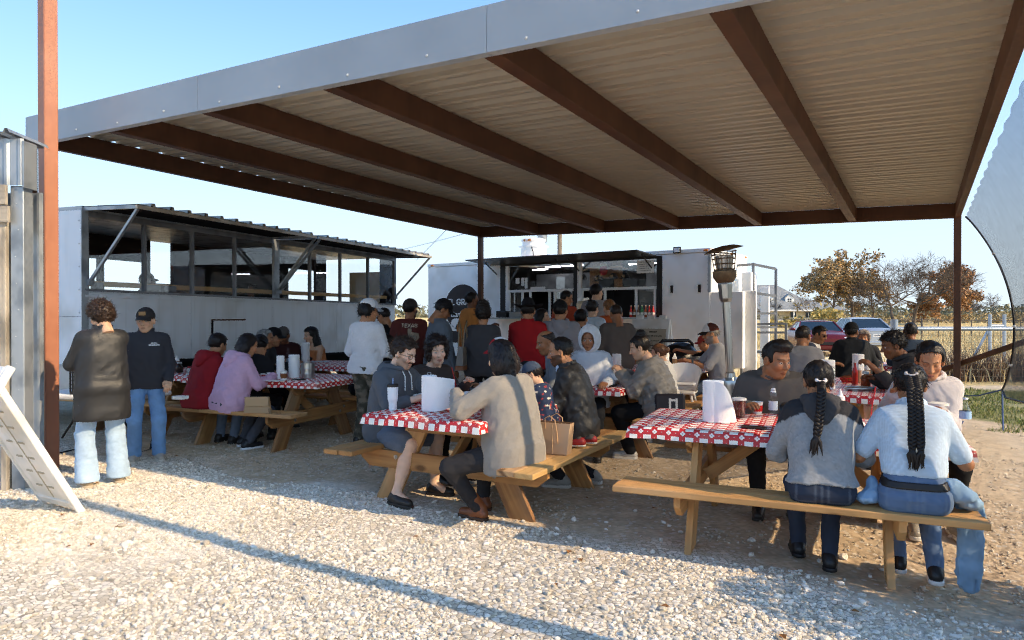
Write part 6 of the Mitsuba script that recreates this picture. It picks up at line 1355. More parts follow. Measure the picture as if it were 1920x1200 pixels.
# shrubs at the right, just outside the picture, whose shade falls across the front bench
for (x, y, h_, lb) in ((3.05, 2.72, 1.25, 'leafy shrub beside the front right shelter post, outside the picture'), (3.62, 3.05, 1.15, 'second leafy shrub at the right of the first, outside the picture')):
    t = thing('shrub', lb, 'shrub', 'shrubs outside the picture'); Rg = np.random.RandomState(int(x * 100)); cen = np.array([x, y, 0.62 * h_])
    st_ = [tube([np.array([x, y, -.05]), np.array([x, y, .3]) + Rg.randn(3) * .05, cen + Rg.randn(3) * [.22, .22, .22]], [.018, .014, .006], 5) for _ in range(14)]; kk = put('stems', cat(st_), 'bark', t, smooth=True); say(kk, kind='stuff')
    q = Rg.randn(2600, 3); q /= np.linalg.norm(q, axis=1, keepdims=True); put_leaves('foliage', cen + q * (Rg.rand(2600, 1) ** .4) * [.42, .42, h_ * .42], .035, ('#55602f', '#6a7038', '#7d7a45'), Rg, t)
# ------------------------------------------------------------------ things on the tables
def TZ(n): return TAB[n].o[2] + 0.760
def towel_roll(label, xy, z, h=.28, r=.062, sheet=None, hook=False):
    """sheet: (direction in degrees, length, droop)."""
    k = thing('paper_towel_roll', label, 'paper towel', 'paper towel rolls')
    q = lathe([(.018, h), (r - .003, h), (r, h - .004), (r, .004), (r - .003, 0), (.018, 0), (.018, h)], 32); q.vertices += [xy[0], xy[1], z]; put('roll', q, 'paper_towel', k, smooth=30)
    q = lathe([(0, h - .01), (.018, h - .01)], 16); q.vertices += [xy[0], xy[1], z]; put('core', q, 'cork', k, smooth=False)
    if sheet:
        a = math.radians(sheet[0]); d = np.array([math.cos(a), math.sin(a)]); n = np.array([-d[1], d[0]]); nu, nv = 16, 12; V = []
        for i in range(nu):
            u = i / (nu - 1); c = np.array(xy) + n * -r * 1.02 + d * (u * sheet[1]) + n * (0.05 * u * u - .03 * math.sin(u * 3))
            for j in range(nv):
                v = j / (nv - 1); top = h * (1 - sheet[2] * u ** 2.6); bo = .002 + (.05 * u ** 3 if sheet[2] < .3 else 0); zz = z + bo + (top - bo) * v; cc = c + n * .012 * math.sin(v * 3 + u * 4) * u
                V.append((cc[0], cc[1], zz))
        j = (np.arange(nu - 1)[:, None] * nv + np.arange(nv - 1)[None]).ravel(); put('loose_sheet', (np.array(V), np.stack([j, j + nv, j + nv + 1, j + 1], 1)), 'paper_towel', k, smooth=True)
    if hook: put('holder_loop', tube([(xy[0] - .018, xy[1], z + h - .01), (xy[0] - .012, xy[1], z + h + .02), (xy[0] + .012, xy[1], z + h + .02), (xy[0] + .018, xy[1], z + h - .01)], .003, 6), 'stainless', k, smooth=True)
    return k
towel_roll('big unrolled paper towel roll on the nearest right table', (1.42, 4.86), TZ('T5'), .285, .072, (-8, .155, .95))
towel_roll('upright paper towel roll with a sheet spread out beside the white tumbler', (-.645, 5.37), TZ('T3'), .275, .060, (-12, .21, .10), True)
towel_roll('paper towel roll right behind the girl with the single long braid', (3.17, 6.92), TZ('T6'), .29, .07)
towel_roll('paper towel roll in front of the black jacket man with the cap', (4.10, 8.16), TZ('T6'), .28, .065)
towel_roll('thin paper towel roll on the pink hoodie woman\'s table', (-2.70, 8.03), TZ('T2'), .27, .045)
towel_roll('wide paper towel roll behind the metal can', (-2.60, 8.22), TZ('T2'), .27, .065)
towel_roll('paper towel roll on the table nearest the grey trailer', (-3.10, 10.35), TZ('T2b'), .30, .06)
towel_roll('paper towel roll on the far left table beside the boy', (-4.95, 9.45), TZ('T1'), .30, .075)
towel_roll('paper towel roll beside the puffer jacket woman\'s face', (1.30, 8.55), TZ('T4'), .27, .055)
towel_roll('tall paper towel roll on the grey bearded man\'s table', (2.06, 9.30), TZ('T7'), .30, .06)
def cup(name, label, xy, z, r, h, col, lid=None, straw=None, clear=False, fill=None, group=None, cat_='cup', band=None, taper=.82):
    k = thing(name, label, cat_, group); o = np.array([xy[0], xy[1], z])
    q = lathe([(0, .002), (r * taper, 0), (r, h), (r * 1.04, h + .004), (r * .97, h), (r * taper * .95, .006), (0, .006)], 24); q.vertices += o
    if clear: put('cup_wall', q, 'clear_cup', k, smooth=30)
    else: put('cup_wall', q, 'plastic_vc', k, smooth=30, color=col)
    if fill: q = lathe([(0, .005), (r * taper * .94, .005), (r * .955 * (taper + (1 - taper) * fill[1]), h * fill[1]), (0, h * fill[1])], 20); q.vertices += o; put('drink', q, 'gloss_vc', k, smooth=30, color=fill[0])
    if band: q = lathe([(r * (taper + (1 - taper) * .2) * 1.015, h * .2), (r * (taper + (1 - taper) * .75) * 1.015, h * .75)], 24); q.vertices += o; put('band', q, 'matte_vc', k, smooth=True, color=band)
    if lid: q = lathe([(0, h + .012), (r * .8, h + .012), (r * 1.06, h + .008), (r * 1.07, h - .006), (r * 1.03, h - .006), (0, h + .006)], 24); q.vertices += o; put('lid', q, 'plastic_vc', k, smooth=30, color=lid)
    if straw: q = tube([o + [0, 0, .02], o + [straw[1] * .3, 0, h], o + [straw[1], 0, h + straw[2]]], .0045, 7); put('straw', q, 'plastic_vc', k, smooth=True, color=straw[0])
    return k
def squeeze(label, xy, z, col, h=.15, r=.030):
    k = thing('squeeze_bottle', label, 'sauce bottle', 'squeeze sauce bottles'); o = np.array([xy[0], xy[1], z])
    q = lathe([(0, 0), (r, .003), (r, h), (r * .9, h + .01), (0, h + .01)], 20); q.vertices += o; put('sauce_body', q, 'plastic_vc', k, smooth=30, color=col)
    q = lathe([(r * 1.04, h - .012), (r * 1.04, h + .012), (r * .55, h + .025), (.006, h + .065), (0, h + .066)], 20); q.vertices += o; put('cap', q, 'plastic_white', k, smooth=30)
def basket(label, xy, z, paper=True, r=.085):
    k = thing('food_basket', label, 'food basket', 'red food baskets'); o = np.array([xy[0], xy[1], z])
    sl = [tube([o + [math.cos(a) * r * .75, math.sin(a) * r * .55, .003], o + [math.cos(a) * r * 1.05, math.sin(a) * r * .8, .048]], .004, 4) for a in np.linspace(0, 2 * np.pi, 29)[:-1]]
    kk = put('lattice', cat(sl), 'plastic_vc', k, smooth=False, color='#c2201f'); say(kk, kind='stuff')
    for z_, f_ in ((.004, .75), (.024, .9), (.048, 1.06)): put('rim', tube([o + [math.cos(a) * r * f_, math.sin(a) * r * f_ * .76, z_] for a in np.linspace(0, 2 * np.pi, 25)], .005, 6), 'plastic_vc', k, smooth=True, color='#c2201f')
    q = ball((0, 0, 0), r, 3, (.92, .70, .42)); q.vertices = q.vertices * (.8 + .45 * nz3(q.vertices * 55)[:, None]) + o + [0, 0, .04]; put('paper_liner' if paper else 'food', q, 'matte_vc', k, smooth=False, color='#d9d8d6' if paper else '#8a4a2a')
def jar(name, label, xy, z, r, h, col, cap=None, cat_='jar'):
    k, _ = bottle(name, np.array([xy[0], xy[1], z]), col, None, label, None, h, r, cat_=cat_)
    q = lathe([(0, .012), (r * .7, .01), (r * .72, -.01)], 16); q.vertices += [xy[0], xy[1], z + h * .99]
    if cap: put('cap', q, 'plastic_vc', k, smooth=True, color=cap)
def crumple(name, label, xy, z, r, col, sc=(1, .8, .5), seed=1, m='matte_vc', cat_=None, group=None):
    q = ball((0, 0, 0), r, 3, sc); v = q.vertices; q.vertices = v * (.72 + .6 * meshkit.fbm(v * 16 / r * .06, 2, seed)[:, None]) + [xy[0], xy[1], z + r * sc[2] * .75]
    k = put(name, q, m, smooth=False, color=col); say(k, label, cat_ or name.replace('_', ' '), group)
def slab(name, label, xy, z, w, d, h, yaw, col, m='plastic_vc', cat_=None, c=.003, group=None):
    q = box(-w / 2, w / 2, -d / 2, d / 2, 0, h, c); q.vertices = Fr((xy[0], xy[1], z), yaw)(q.vertices); k = put(name, q, m, smooth=False, color=col); say(k, label, cat_ or name.replace('_', ' '), group); return k
z = TZ('T5')
cup('tea_cup', 'clear plastic cup of brown iced tea behind the big towel roll', (1.66, 5.03), z, .048, .135, '#cccccc', '#e6e2da', None, True, ('#6a2412', .88))
cup('salsa_cup', 'small cup of dark salsa standing in a red holder by the glass bottle', (1.87, 5.25), z, .042, .085, '#d0d0cc', None, None, False, ('#4a1a10', .9), band='#c2201f')
k, _ = bottle('glass_bottle', np.array([1.98, 5.22, z]), '#c8d4d6', None, 'clear glass soda bottle with a label, beside the black purse', None, .235, .033, mtl='clear_cup'); put('label_band', X(lathe([(.0335, .03), (.0335, .10)], 16), lambda v: v + [1.98, 5.22, z]), 'plastic_vc', k, smooth=True, color='#cfd8de'); put('neck_label', X(lathe([(.0215, .165), (.0145, .195)], 16), lambda v: v + [1.98, 5.22, z]), 'plastic_vc', k, smooth=True, color='#e2e2e0')
slab('phone', 'dark phone lying flat on the nearest table beside the black purse', (1.60, 4.55), z + .002, .08, .16, .009, 60, '#2b211b')
t = thing('purse', 'black purse with a gold chain on the edge of the nearest table', 'purse'); o = Fr((1.80, 4.52, z), 60)
P('pouch', o, X(ball((0, 0, 0), 1, 3), lambda v: np.sign(v) * np.abs(v) ** .6 * [.10, .045, .085] + [0, 0, .09]), 'leather', t, True, color='#141313'); P('strap', o, tube([(.09, -.02, .12), (.11, -.09, .05), (.05, -.17, -.12), (-.06, -.15, -.10), (-.10, -.06, .06), (-.08, -.01, .12)], .007, 6), 'leather', t, True, color='#141313')
ch = [(0.06, -.035, .17), (.04, -.06, .10), (.03, -.09, .02), (.02, -.125, -.10), (-.03, -.135, -.15), (-.06, -.10, -.02), (-.05, -.05, .12)]; pts = np.array(ch); u = np.linspace(0, len(pts) - 1, 70); pts = np.stack([np.interp(u, np.arange(len(ch)), pts[:, i]) for i in range(3)], 1)
k = P('gold_chain', o, cat([ball(p, .0058, 1, (1, 1, 1.4)) for p in pts]), 'gold', t, True); say(k, kind='stuff')
squeeze('pink salsa squeeze bottle between the two girls on the nearest table', (2.36, 4.95), z, '#b0785a')
cup('plastic_cup', 'empty clear cup with a red straw between the two girls', (2.50, 4.80), z, .045, .12, '#d8dde0', None, ('#c01c22', .035, .13), True, None)
crumple('pork_rinds', 'bag of red brown crackling on the table between the two girls', (2.45, 5.02), z, .07, '#8a5234', (1.1, .8, .7), 4, cat_='snack bag')
cup('tea_cup', 'large clear cup of iced tea in front of the girl in the pale hoodie', (2.86, 4.62), z, .060, .15, '#cccccc', '#d9d5c8', None, True, ('#7a2a12', .72))
k, _ = bottle('water_bottle', np.array([2.95, 4.48, z]), '#cfe0ea', '#e8e8e8', 'clear water bottle with a pale blue label at the table end', None, .20, .034, mtl='clear_cup'); put('label_band', X(lathe([(.0345, .075), (.0345, .125)], 18), lambda v: v + [2.95, 4.48, z]), 'plastic_vc', k, smooth=True, color='#9fbfdc')
crumple('napkin', 'white napkin beside the blue shirt girl\'s elbow', (2.30, 4.62), z, .06, '#e6e6e4', (1.2, .8, .35), 5, cat_='napkin')
z = TZ('T6')
for xy, lb in (((3.62, 7.05), 'tall brown salsa jar right of the paper roll'), ((3.70, 7.2), 'second brown jar behind the foil')): jar('salsa_jar', lb, xy, z, .045, .15, '#8a3f1e', '#cfcfcc')
crumple('foil', 'crumpled silver foil on the check cloth behind the two girls', (3.42, 6.78), z, .085, '#c4c4c4', (1.7, .7, .3), 6, 'foil_vc'); crumple('napkin', 'heap of white napkins on the table behind the two girls', (3.75, 6.98), z, .10, '#e4e2de', (1.0, .9, .8), 7, cat_='napkin')
basket('red food basket near the man with the moustache', (4.02, 7.75), z, False); basket('red basket with meat left of the white towel roll', (3.72, 7.62), z, False)
for xy, lb, c in (((3.80, 7.55), 'squeeze bottle of pale sauce left of the moustached man\'s hand', '#b58a68'), ((3.92, 7.60), 'squeeze bottle of brown sauce behind the moustached man\'s hand', '#a87a55')): squeeze(lb, xy, z, c)
bottle('soda_bottle', np.array([3.66, 7.35, z]), '#b02a22', '#cfc9be', 'red soda bottle held by the man with the moustache', None, .23, .03); bottle('glass_bottle', np.array([4.0, 7.45, z]), '#c9b48a', None, 'clear bottle of pale drink behind the moustached man\'s hand', None, .22, .03, mtl='gloss_vc')
slab('plastic_tray', 'black plastic tray on the check table before the man in sunglasses', (3.62, 8.15), z, .20, .14, .07, 10, '#222224')
t = thing('flask', 'black steel drinking flask with a loop handle left of the black jacket man', 'flask'); o = np.array([4.40, 10.2, TZ('T8')]); put('flask_body', X(lathe([(0, 0), (.045, .004), (.045, .22), (.035, .24), (0, .24)], 20), lambda v: v + o), 'black_plastic', t, smooth=30); put('cap_loop', tube([o + [-.03, 0, .24], o + [-.03, 0, .30], o + [.03, 0, .30], o + [.03, 0, .24]], .009, 6), 'black_plastic', t, smooth=True)
z = TZ('T3')
t = thing('tumbler', 'white steel tumbler with a black lid at the near table corner', 'tumbler'); o = np.array([-.935, 5.40, z]); put('tumbler_body', X(lathe([(0, 0), (.030, .002), (.032, .06), (.040, .085), (.042, .185), (0, .186)], 28), lambda v: v + o), 'plastic_vc', t, smooth=30, color='#dde2e8'); put('lid', X(lathe([(.044, .183), (.044, .200), (.040, .206), (0, .207)], 28), lambda v: v + o), 'black_plastic', t, smooth=30); put('straw', tube([o + [0, 0, .2], o + [.002, 0, .25]], .005, 7), 'plastic_vc', t, smooth=True, color='#7d95c0')
basket('red basket with foil behind the upright towel roll', (-.78, 5.86), z); basket('red basket beside the drink with the red straw', (-.40, 6.02), z); basket('red basket at the table edge beside the woman in beige', (-.33, 5.50), z)
cup('plastic_cup', 'clear cup with a red straw beside the woman in beige', (-.50, 6.28), z, .045, .12, '#d8dde0', None, ('#c8231f', -.05, .15), True, ('#b9b4a8', .5)); jar('sauce_bottle', 'dark round sauce bottle with a red base beside the woman in beige', (-.34, 5.78), z, .030, .13, '#2a1510', '#1a1210', 'sauce bottle')
z = TZ('T4')
for xy, lb in (((.95, 7.9), 'stack of clear plastic cups on the puffer jacket woman\'s table'), ((1.02, 8.15), 'second stack of clear cups behind the first')): cup('plastic_cup', lb, xy, z, .045, .13, '#d0d6d8', None, None, False, taper=.8)
crumple('foil', 'crumpled foil pack before the puffer jacket woman', (.92, 7.62), z, .075, '#b9bcc0', (1.2, .8, .7), 8, 'foil_vc'); squeeze('squeeze bottle of orange sauce near the puffer jacket woman\'s face', (1.12, 8.35), z, '#c09468'); crumple('napkin', 'crumpled napkin and crumbs before the puffer jacket woman', (1.12, 7.60), z, .07, '#d5cdbf', (1.3, .9, .45), 9, cat_='napkin')
cup('bowl', 'white paper bowl in the puffer jacket woman\'s hands', (1.12, 7.32), z + .06, .07, .07, '#e4e4e2', taper=.7, cat_='bowl'); slab('plastic_tray', 'black tray of food on the puffer jacket woman\'s table', (1.0, 7.25), z + .002, .22, .15, .02, 61, '#1d1b1a')
z = TZ('T7')
squeeze('squeeze bottle of brown sauce beside the tall towel roll', (2.20, 9.32), z, '#8a6a4a'); slab('napkin_box', 'pale cardboard box on the bearded man\'s table', (2.42, 9.75), z, .18, .12, .10, 20, '#b9b5ad', cat_='box')
for xy, s_, lb in (((2.02, 9.12), .07, 'left white folded paper tent near the high chair'), ((2.22, 9.12), .08, 'right white folded paper tent near the high chair')): q = trimesh.convex.convex_hull(np.array([(-s_, -.03, 0), (s_, -.03, 0), (-s_, .03, 0), (s_, .03, 0), (0, -.03, s_ * 1.3), (0, .03, s_ * 1.3)])); q.vertices += [xy[0], xy[1], z]; k = put('paper_tent', q, 'plastic_vc', smooth=False, color='#dcdcda'); say(k, lb, 'paper tent')
cup('bowl', 'white paper bowl before the grey bearded man', (2.48, 9.35), z, .06, .09, '#dededc', taper=.75, cat_='bowl'); jar('salsa_jar', 'small dark jar beside the bearded man\'s bowl', (2.44, 9.6), z, .035, .12, '#4a2c1c', '#6a5a48')
z = TZ('T2')
t = thing('metal_can', 'large bare metal can at the table end behind the clutch bag', 'can'); o = np.array([-2.42, 8.16, z]); put('can_body', X(lathe([(0, .003), (.078, 0), (.08, .004), (.08, .05), (.082, .055), (.08, .06), (.08, .11), (.082, .115), (.08, .12), (.08, .178), (.075, .18), (.075, .02), (0, .02)], 32), lambda v: v + o), 'stainless', t, smooth=30)
squeeze('squeeze bottle of brown sauce right of the glass bottle', (-3.05, 8.30), z, '#8a5f3c'); squeeze('squeeze bottle of light sauce near the paper cup', (-2.93, 8.20), z, '#b28a60'); k, _ = bottle('glass_bottle', np.array([-3.15, 8.45, z]), '#c8d4d6', None, 'clear glass bottle on the pink hoodie woman\'s table', None, .22, .032, mtl='clear_cup', liquid=('#bcc6c8', .3)); jar('salsa_jar', 'dark salsa jar by the pink hoodie woman\'s hand', (-3.12, 8.25), z, .045, .11, '#3a1c10', None)
cup('paper_cup', 'white paper cup with a brown sleeve before the towel rolls', (-2.62, 7.90), z, .040, .10, '#e2dfd8', None, None, False, band='#7a4a2c'); basket('small red basket by the pink hoodie woman\'s hand', (-2.90, 8.02), z, True, .06); slab('phone', 'black phone on the check cloth in front of the metal can', (-2.45, 7.92), z + .002, .15, .075, .008, -20, '#161618'); slab('paper_sheet', 'white paper sheet under the pink hoodie woman\'s hand', (-2.68, 7.78), z + .002, .22, .15, .003, -30, '#d9d8d2'); jar('cola_can', 'small red and white can near the paper cup', (-2.82, 7.98), z, .030, .07, '#c0282a', '#d8d8d8', 'can')
z = TZ('T1')
squeeze('left squeeze bottle on the far left table', (-4.58, 9.02), z, '#a07a58'); squeeze('right squeeze bottle with a white cap on the far left table', (-4.45, 9.15), z, '#8f5a38'); jar('salsa_jar', 'dark jar with a pale lid on the far left table', (-4.33, 8.96), z, .048, .13, '#2a1a10', '#b5b2ac'); jar('spice_jar', 'small jar with a red cap on the far left table', (-4.22, 9.0), z, .032, .07, '#d5d0c4', '#b8262a')
cup('paper_cup', 'pale clear cup on the far left table', (-4.12, 9.0), z, .045, .11, '#b9b3a8', '#c9c9c6'); k, (lq, r, h) = bottle('soda_bottle', np.array([-3.98, 8.82, z]), '#d05a24', '#3a4a6a', 'orange soda bottle on the far left table', None, .23, .033); put('label_band', lq, 'plastic_vc', k, smooth=True, color='#e0d0b0'); cup('paper_cup', 'tiny white cup right of the orange soda bottle', (-3.88, 8.78), z, .028, .06, '#dcdad4'); crumple('napkin', 'flat white napkin before the orange soda bottle', (-4.0, 8.66), z, .07, '#dcdad6', (1.5, .8, .12), 11, cat_='napkin')
z = TZ('T2b')
k, _ = bottle('glass_bottle', np.array([-3.35, 10.30, z]), '#c8d4d6', None, 'clear bottle in front of the man with the grey cap', None, .22, .03, mtl='clear_cup', liquid=('#aab4b8', .3)); slab('paper_sheet', 'white sheet before the long haired woman', (-2.95, 10.55), z + .002, .26, .18, .004, 10, '#d8dade'); crumple('food_wrap', 'dark food wrap in front of the man with the grey cap', (-3.2, 10.6), z, .10, '#2a2624', (1.3, .8, .5), 12)
# bags
t = thing('tote_bag', 'tan leather tote bag with thin handles standing on the bench', 'bag'); o = Fr((.33, 5.24, .452), R=rotz(math.radians(-26)) * .88)
q = trimesh.convex.convex_hull(np.array([(-.125, -.06, 0), (.125, -.06, 0), (-.125, .06, 0), (.125, .06, 0), (-.155, -.05, .27), (.155, -.05, .27), (-.155, .05, .27), (.155, .05, .27), (-.13, -.066, .01), (.13, -.066, .01)])); P('bag_body', o, q, 'leather', t, 20, color='#b29476')
P('opening', o, box(-.148, .148, -.043, .043, .268, .273), 'leather', t, False, color='#4a3626')
for s in (-1, 1): P('handle', o, tube([(-.07, s * .062, .22), (-.065, s * .075, .31), (-.02, s * .085, .335), (.03, s * .085, .30), (.045, s * .075, .20), (.05, s * .066, .10)], .005, 6), 'leather', t, True, color='#c09a74')
P('tie_cord', o, tube([(.0, -.068, .26), (.005, -.072, .12), (.0, -.068, .01)], .004, 5), 'leather', t, True, color='#c8a680')
t = thing('clutch_bag', 'tan clutch bag on the bench beside the pink hoodie woman', 'bag'); o = Fr((-2.74, 7.42, .455), 2); P('bag_body', o, trimesh.convex.convex_hull(np.array([(-.14, -.035, 0), (.14, -.035, 0), (-.14, .035, 0), (.14, .035, 0), (-.12, -.02, .17), (.12, -.02, .17), (-.12, .02, .17), (.12, .02, .17)])), 'leather', t, 20, color='#a98a66'); P('flap', o, box(-.125, .125, -.042, -.034, .07, .175, .004), 'leather', t, False, color='#b3946e'); P('tassel', o, tube([(.13, -.03, .05), (.16, -.04, -.06)], .012, 6), 'leather', t, True, color='#8f6f4c')
mat('gold', '#b08a45', 0.3, 0.5, 0.9); mat('foil_vc', VC, 0.28, 0.5, 0.85)

# ------------------------------------------------------------------ helpers for prints and details on clothes
from scipy.spatial import cKDTree
def on_back(mesh, P, side=-1, lift=.004, dz=0.0):
    """Lay a flat mesh (x across, z up, in metres) on the back (-1) or chest (1) of the person's garment."""
    m = P['top']; W = P['W']; loc = (m.vertices - W.o) @ W.R - P['chest']; fw = np.cross(P['axis'], P['lat']); L = np.stack([loc @ P['lat'], loc @ fw, loc @ P['axis']], 1)
    L = L[L[:, 1] * side > 0]; tr = cKDTree(L[:, [0, 2]]); v = mesh.vertices; d, i = tr.query(v[:, [0, 2]], k=4); y = L[i, 1].mean(1) if side > 0 else L[i, 1].mean(1)
    y = (np.max if side > 0 else np.min)(L[i, 1], axis=1)
    p = P['chest'] + v[:, :1] * P['lat'] + (y + side * (lift + np.abs(v[:, 1])))[:, None] * fw + v[:, 2:3] * P['axis']; mesh = mesh.copy(); mesh.vertices = p; return mesh
def strap(pts, r, name, m, col, label, cat_):
    k = put(name, tube(pts, r, 7), m, smooth=True, color=col); say(k, label, cat_); return k
def wp(P, v): return P['W'](np.asarray(v, float))
def tied_scrunchie(col): return None
DENIM = dict(denim=1)
# ------------------------------------------------------------------ the people
BLK, DK = '#161618', '#232427'
SK = dict(tan='#b07c58', light='#d2a685', mid='#9c6a48', brown='#7f5236', pale='#dcb59a')
PEOPLE = []
def JEAN(col, q):
    x, z = np.abs(q[:, 0]), q[:, 2]; bk = q[:, 1] < -0.02; w = .0065
    pk = (np.abs(x - .085) < .052 + w) & (np.abs(z + .01) < .058 + w) & ~((np.abs(x - .085) < .052 - w) & (np.abs(z + .01) < .058 - w))
    ln = bk & (pk | (x < .006) | (np.abs(z - .062 - .2 * x) < .006))
    return np.where(ln[:, None], col * .8 + np.array(lin('#9aa6b5')) * .14, col)
def who(*a, **k): p = make_person(*a, **k); PEOPLE.append(p); return p
# -- left side
who('woman in a dark olive jacket and wide pale jeans, back turned, curly brown hair', (-3.64, 6.12), 132, s=.965, g=.98, head=(15, -28, 0), female=True, lod=0, skin=SK['light'], lh=(-.16, .36, 1.13), rh=(.04, .38, 1.16), lk='hold', rk='hold', elbow=.35,
    top=dict(name='jacket', color='#29292a', thick=.018, hem=.30, skirt=.022, loose=1.08, tall_collar=.035, fold=.006, slick=True), pants=dict(name='jeans', color='#a9c0d6', denim=.5, loose=1.18, flare=.036), shoes=('#9a8872', '#b9ab96'), hair=dict(kind='bun_curly', color='#33241a', bun=(.0, -.058, -.015), bunr=.098, thick=.026, freq=60), feet=((.13, .02, 0), (-.12, .0, 0)))
who('boy in a dark cap and charcoal pullover standing behind the table', (-3.80, 7.16), -62, s=.93, g=.92, head=(-18, -5, 0), lod=1, skin=SK['light'], hat=dict(kind='cap', color='#2e2a29', patch='#a07c50', front='#35302e'), hair=dict(kind='short', color='#3a2a1e'), top=dict(name='pullover', color='#37373c', thick=.022, hem=.10, tall_collar=.04, loose=1.1), pants=dict(color='#6f93bd', denim=.6, loose=1.15, flare=.015), shoes=('#b0a596', '#c9c0b2'), lh=(-.20, .16, .84), rh=(.22, .10, .84),
    extras=(lambda P: P['add']('chest_print', (lambda q: X(on_back(q, P, 1), lambda v: v))(X(cat(box(-.05, .05, -.002, .002, .0, .012), box(-.03, .03, -.002, .002, .022, .03)), lambda v: v + [-.07, 0, .03])), 'cloth_two', np.tile(np.array(lin('#d8d8d8')), (16, 1))),))
c = TAB['T2']; seat = lambda n, s, side, d=.79: TAB[n]((s, side * d, 0))[:2]
p = seat('T2', -.42, -1); who('person in a dark red hooded sweatshirt seated left of the pink hoodie', p, 60, sit=True, lean=20, g=1.0, head=(0, -18, 0), lod=1, skin=SK['tan'], top=dict(name='hoodie', color='#8c1d24', hood='down', hem=.10, thick=.018), pants=dict(color='#6a7688'), hair=dict(kind='bun', color='#1a1210', bun=(0, -.09, -.02), bunr=.035), female=True)
p = seat('T2', .0, -1); PK = who('woman in a pink hooded sweatshirt seated with her back to us', p, 52, sit=True, lean=20, g=1.12, head=(-12, -22, 0), female=True, lod=0, skin=SK['tan'], rh=(.16, .46, .80), lh=(-.08, .48, .82), top=dict(name='hoodie', color='#c9a3bb', hood='down', hem=.12, thick=.022, fold=.009), pants=dict(color='#4a4c54'), hair=dict(kind='bob', color='#1c1311', len=.12), shoes=('#1d1d20', '#d8d8d8'), feet=((.12, .16, 0), (-.10, .24, 0)))
who('person in a black cap leaning over between the red and pink hoodies', (-3.12, 8.03), 75, sit=True, lean=28, head=(30, -20, 0), lod=2, skin=SK['tan'], top=dict(color='#1d1c1f', name='jacket'), pants=dict(color=DK), hat=dict(kind='cap', color='#242124', back=True), hair=dict(kind='short'))
who('grey haired man in a black jacket facing right across the table', (-3.42, 9.22), 20, sit=True, lean=8, head=(-10, -5, 0), lod=1, skin=SK['mid'], top=dict(name='jacket', color='#232323', thick=.022, tall_collar=.05), pants=dict(color=DK), hair=dict(kind='short', color='#5a5854', grey=.9))
who('person in a plain black cap facing right beyond the grey haired man', (-3.62, 10.0), 5, sit=True, lean=12, head=(0, -10, 0), lod=1, skin=SK['tan'], top=dict(color='#2c2c30'), pants=dict(color=DK), hat=dict(kind='cap', color='#141416'), hair=dict(kind='short'))
who('man in a grey cap with a white letter T and maroon jacket, looking down', (-3.62, 11.18), -100, sit=True, lean=14, head=(10, -20, 0), lod=1, skin=SK['mid'], beard='#1a1310', stubble=.3, top=dict(name='jacket', color='#3a1a18', thick=.022), pants=dict(color=DK), hat=dict(kind='cap', color='#5a5450', letter='T'), hair=dict(kind='short'))
who('young woman with long dark hair and an orange strap top, seated by the trailer', (-3.12, 11.10), -128, sit=True, lean=10, head=(-18, -14, 0), female=True, lod=1, skin=SK['light'], lip='#a85a50', top=dict(color='#c07a4a', sleeve=0, collar=-.10, low=True, thick=.008, name='strap_top'), pants=dict(color=DK), hair=dict(kind='long', color='#15100e', len=.34, thick=.018), rh=(.10, .40, .80), lh=(-.12, .38, .80))
who('person in a black sweatshirt and grey trousers hunched behind the white shirt man', (-2.02, 9.22), 20, sit=True, lean=30, g=1.1, head=(0, -25, 0), lod=2, skin=SK['tan'], top=dict(color='#131315', thick=.025, hem=.10, loose=1.1), pants=dict(color='#7d858e', loose=1.1), hair=dict(kind='short'))
WS = who('man in a white long sleeve shirt, white mesh cap and camouflage trousers', (-1.70, 8.05), 62, s=1.0, g=1.04, head=(-28, -8, 0), lod=0, skin=SK['tan'], rh=(.16, .32, 1.02), lh=(-.24, .25, 1.02), top=dict(name='shirt', color='#d6d6d8', hem=.07, thick=.014, fold=.008), pants=dict(color='#5f594c', camo=True, loose=1.25), hat=dict(kind='cap', color='#c9ced2', mesh='#d8dbdd', front='#b9c2ca', brim='#9aa2aa'), hair=dict(kind='bob', color='#14100e', len=.05, thick=.010), extras=(glasses(),))
who('dark haired person half hidden behind the white shirt man\'s shoulder', (-1.90, 10.4), 160, s=.96, head=(0, -20, 0), lod=2, skin=SK['tan'], top=dict(color=BLK), pants=dict(color=DK), hair=dict(kind='short'), extras=(glasses(dark=True),))
who('second dark haired person behind the white shirt man, shorter', (-1.72, 11.4), 100, s=.84, lod=2, skin=SK['tan'], top=dict(color=BLK), pants=dict(color=DK), hair=dict(kind='short', color='#0e0c0c'))
TX = who('man in a maroon shirt with TEXAS and the state shape on the back', (-1.42, 9.55), 88, s=1.02, g=1.18, head=(-25, 0, 0), lod=1, skin=SK['mid'], top=dict(color='#5c2a24', sleeve=.48, hem=.09), pants=dict(color='#33363c'), hat=dict(kind='cap', color='#3a3634'), hair=dict(kind='short'), beard='#1d1512')
k = on_back((lambda m: m.subdivide().subdivide())(text('TEXAS', .055, .002)), TX); k.vertices = TX['W'](on_back(X(text('TEXAS', .052, .002), lambda v: v + [.03, 0, .075]).subdivide(), TX).vertices) if False else k.vertices
q = X(text('TEXAS', .05, .002), lambda v: v * [1, 1, 1] + [.02, 0, .065]).subdivide(); q = on_back(q, TX); TX['add']('lettering', q, 'cloth_two', np.tile(np.array(lin('#cfc3ae')), (len(q.vertices), 1)))
txs = Polygon([(-.035, .15), (.02, .15), (.02, .105), (.06, .095), (.115, .085), (.12, .05), (.125, .02), (.08, -.02), (.055, -.045), (.06, -.09), (.03, -.075), (.0, -.03), (-.03, -.035), (-.055, .005), (-.11, .05), (-.035, .05)])
q = prism(txs, .002); q.vertices = q.vertices * [1, 1, 1] + [.035, 0, -.10]
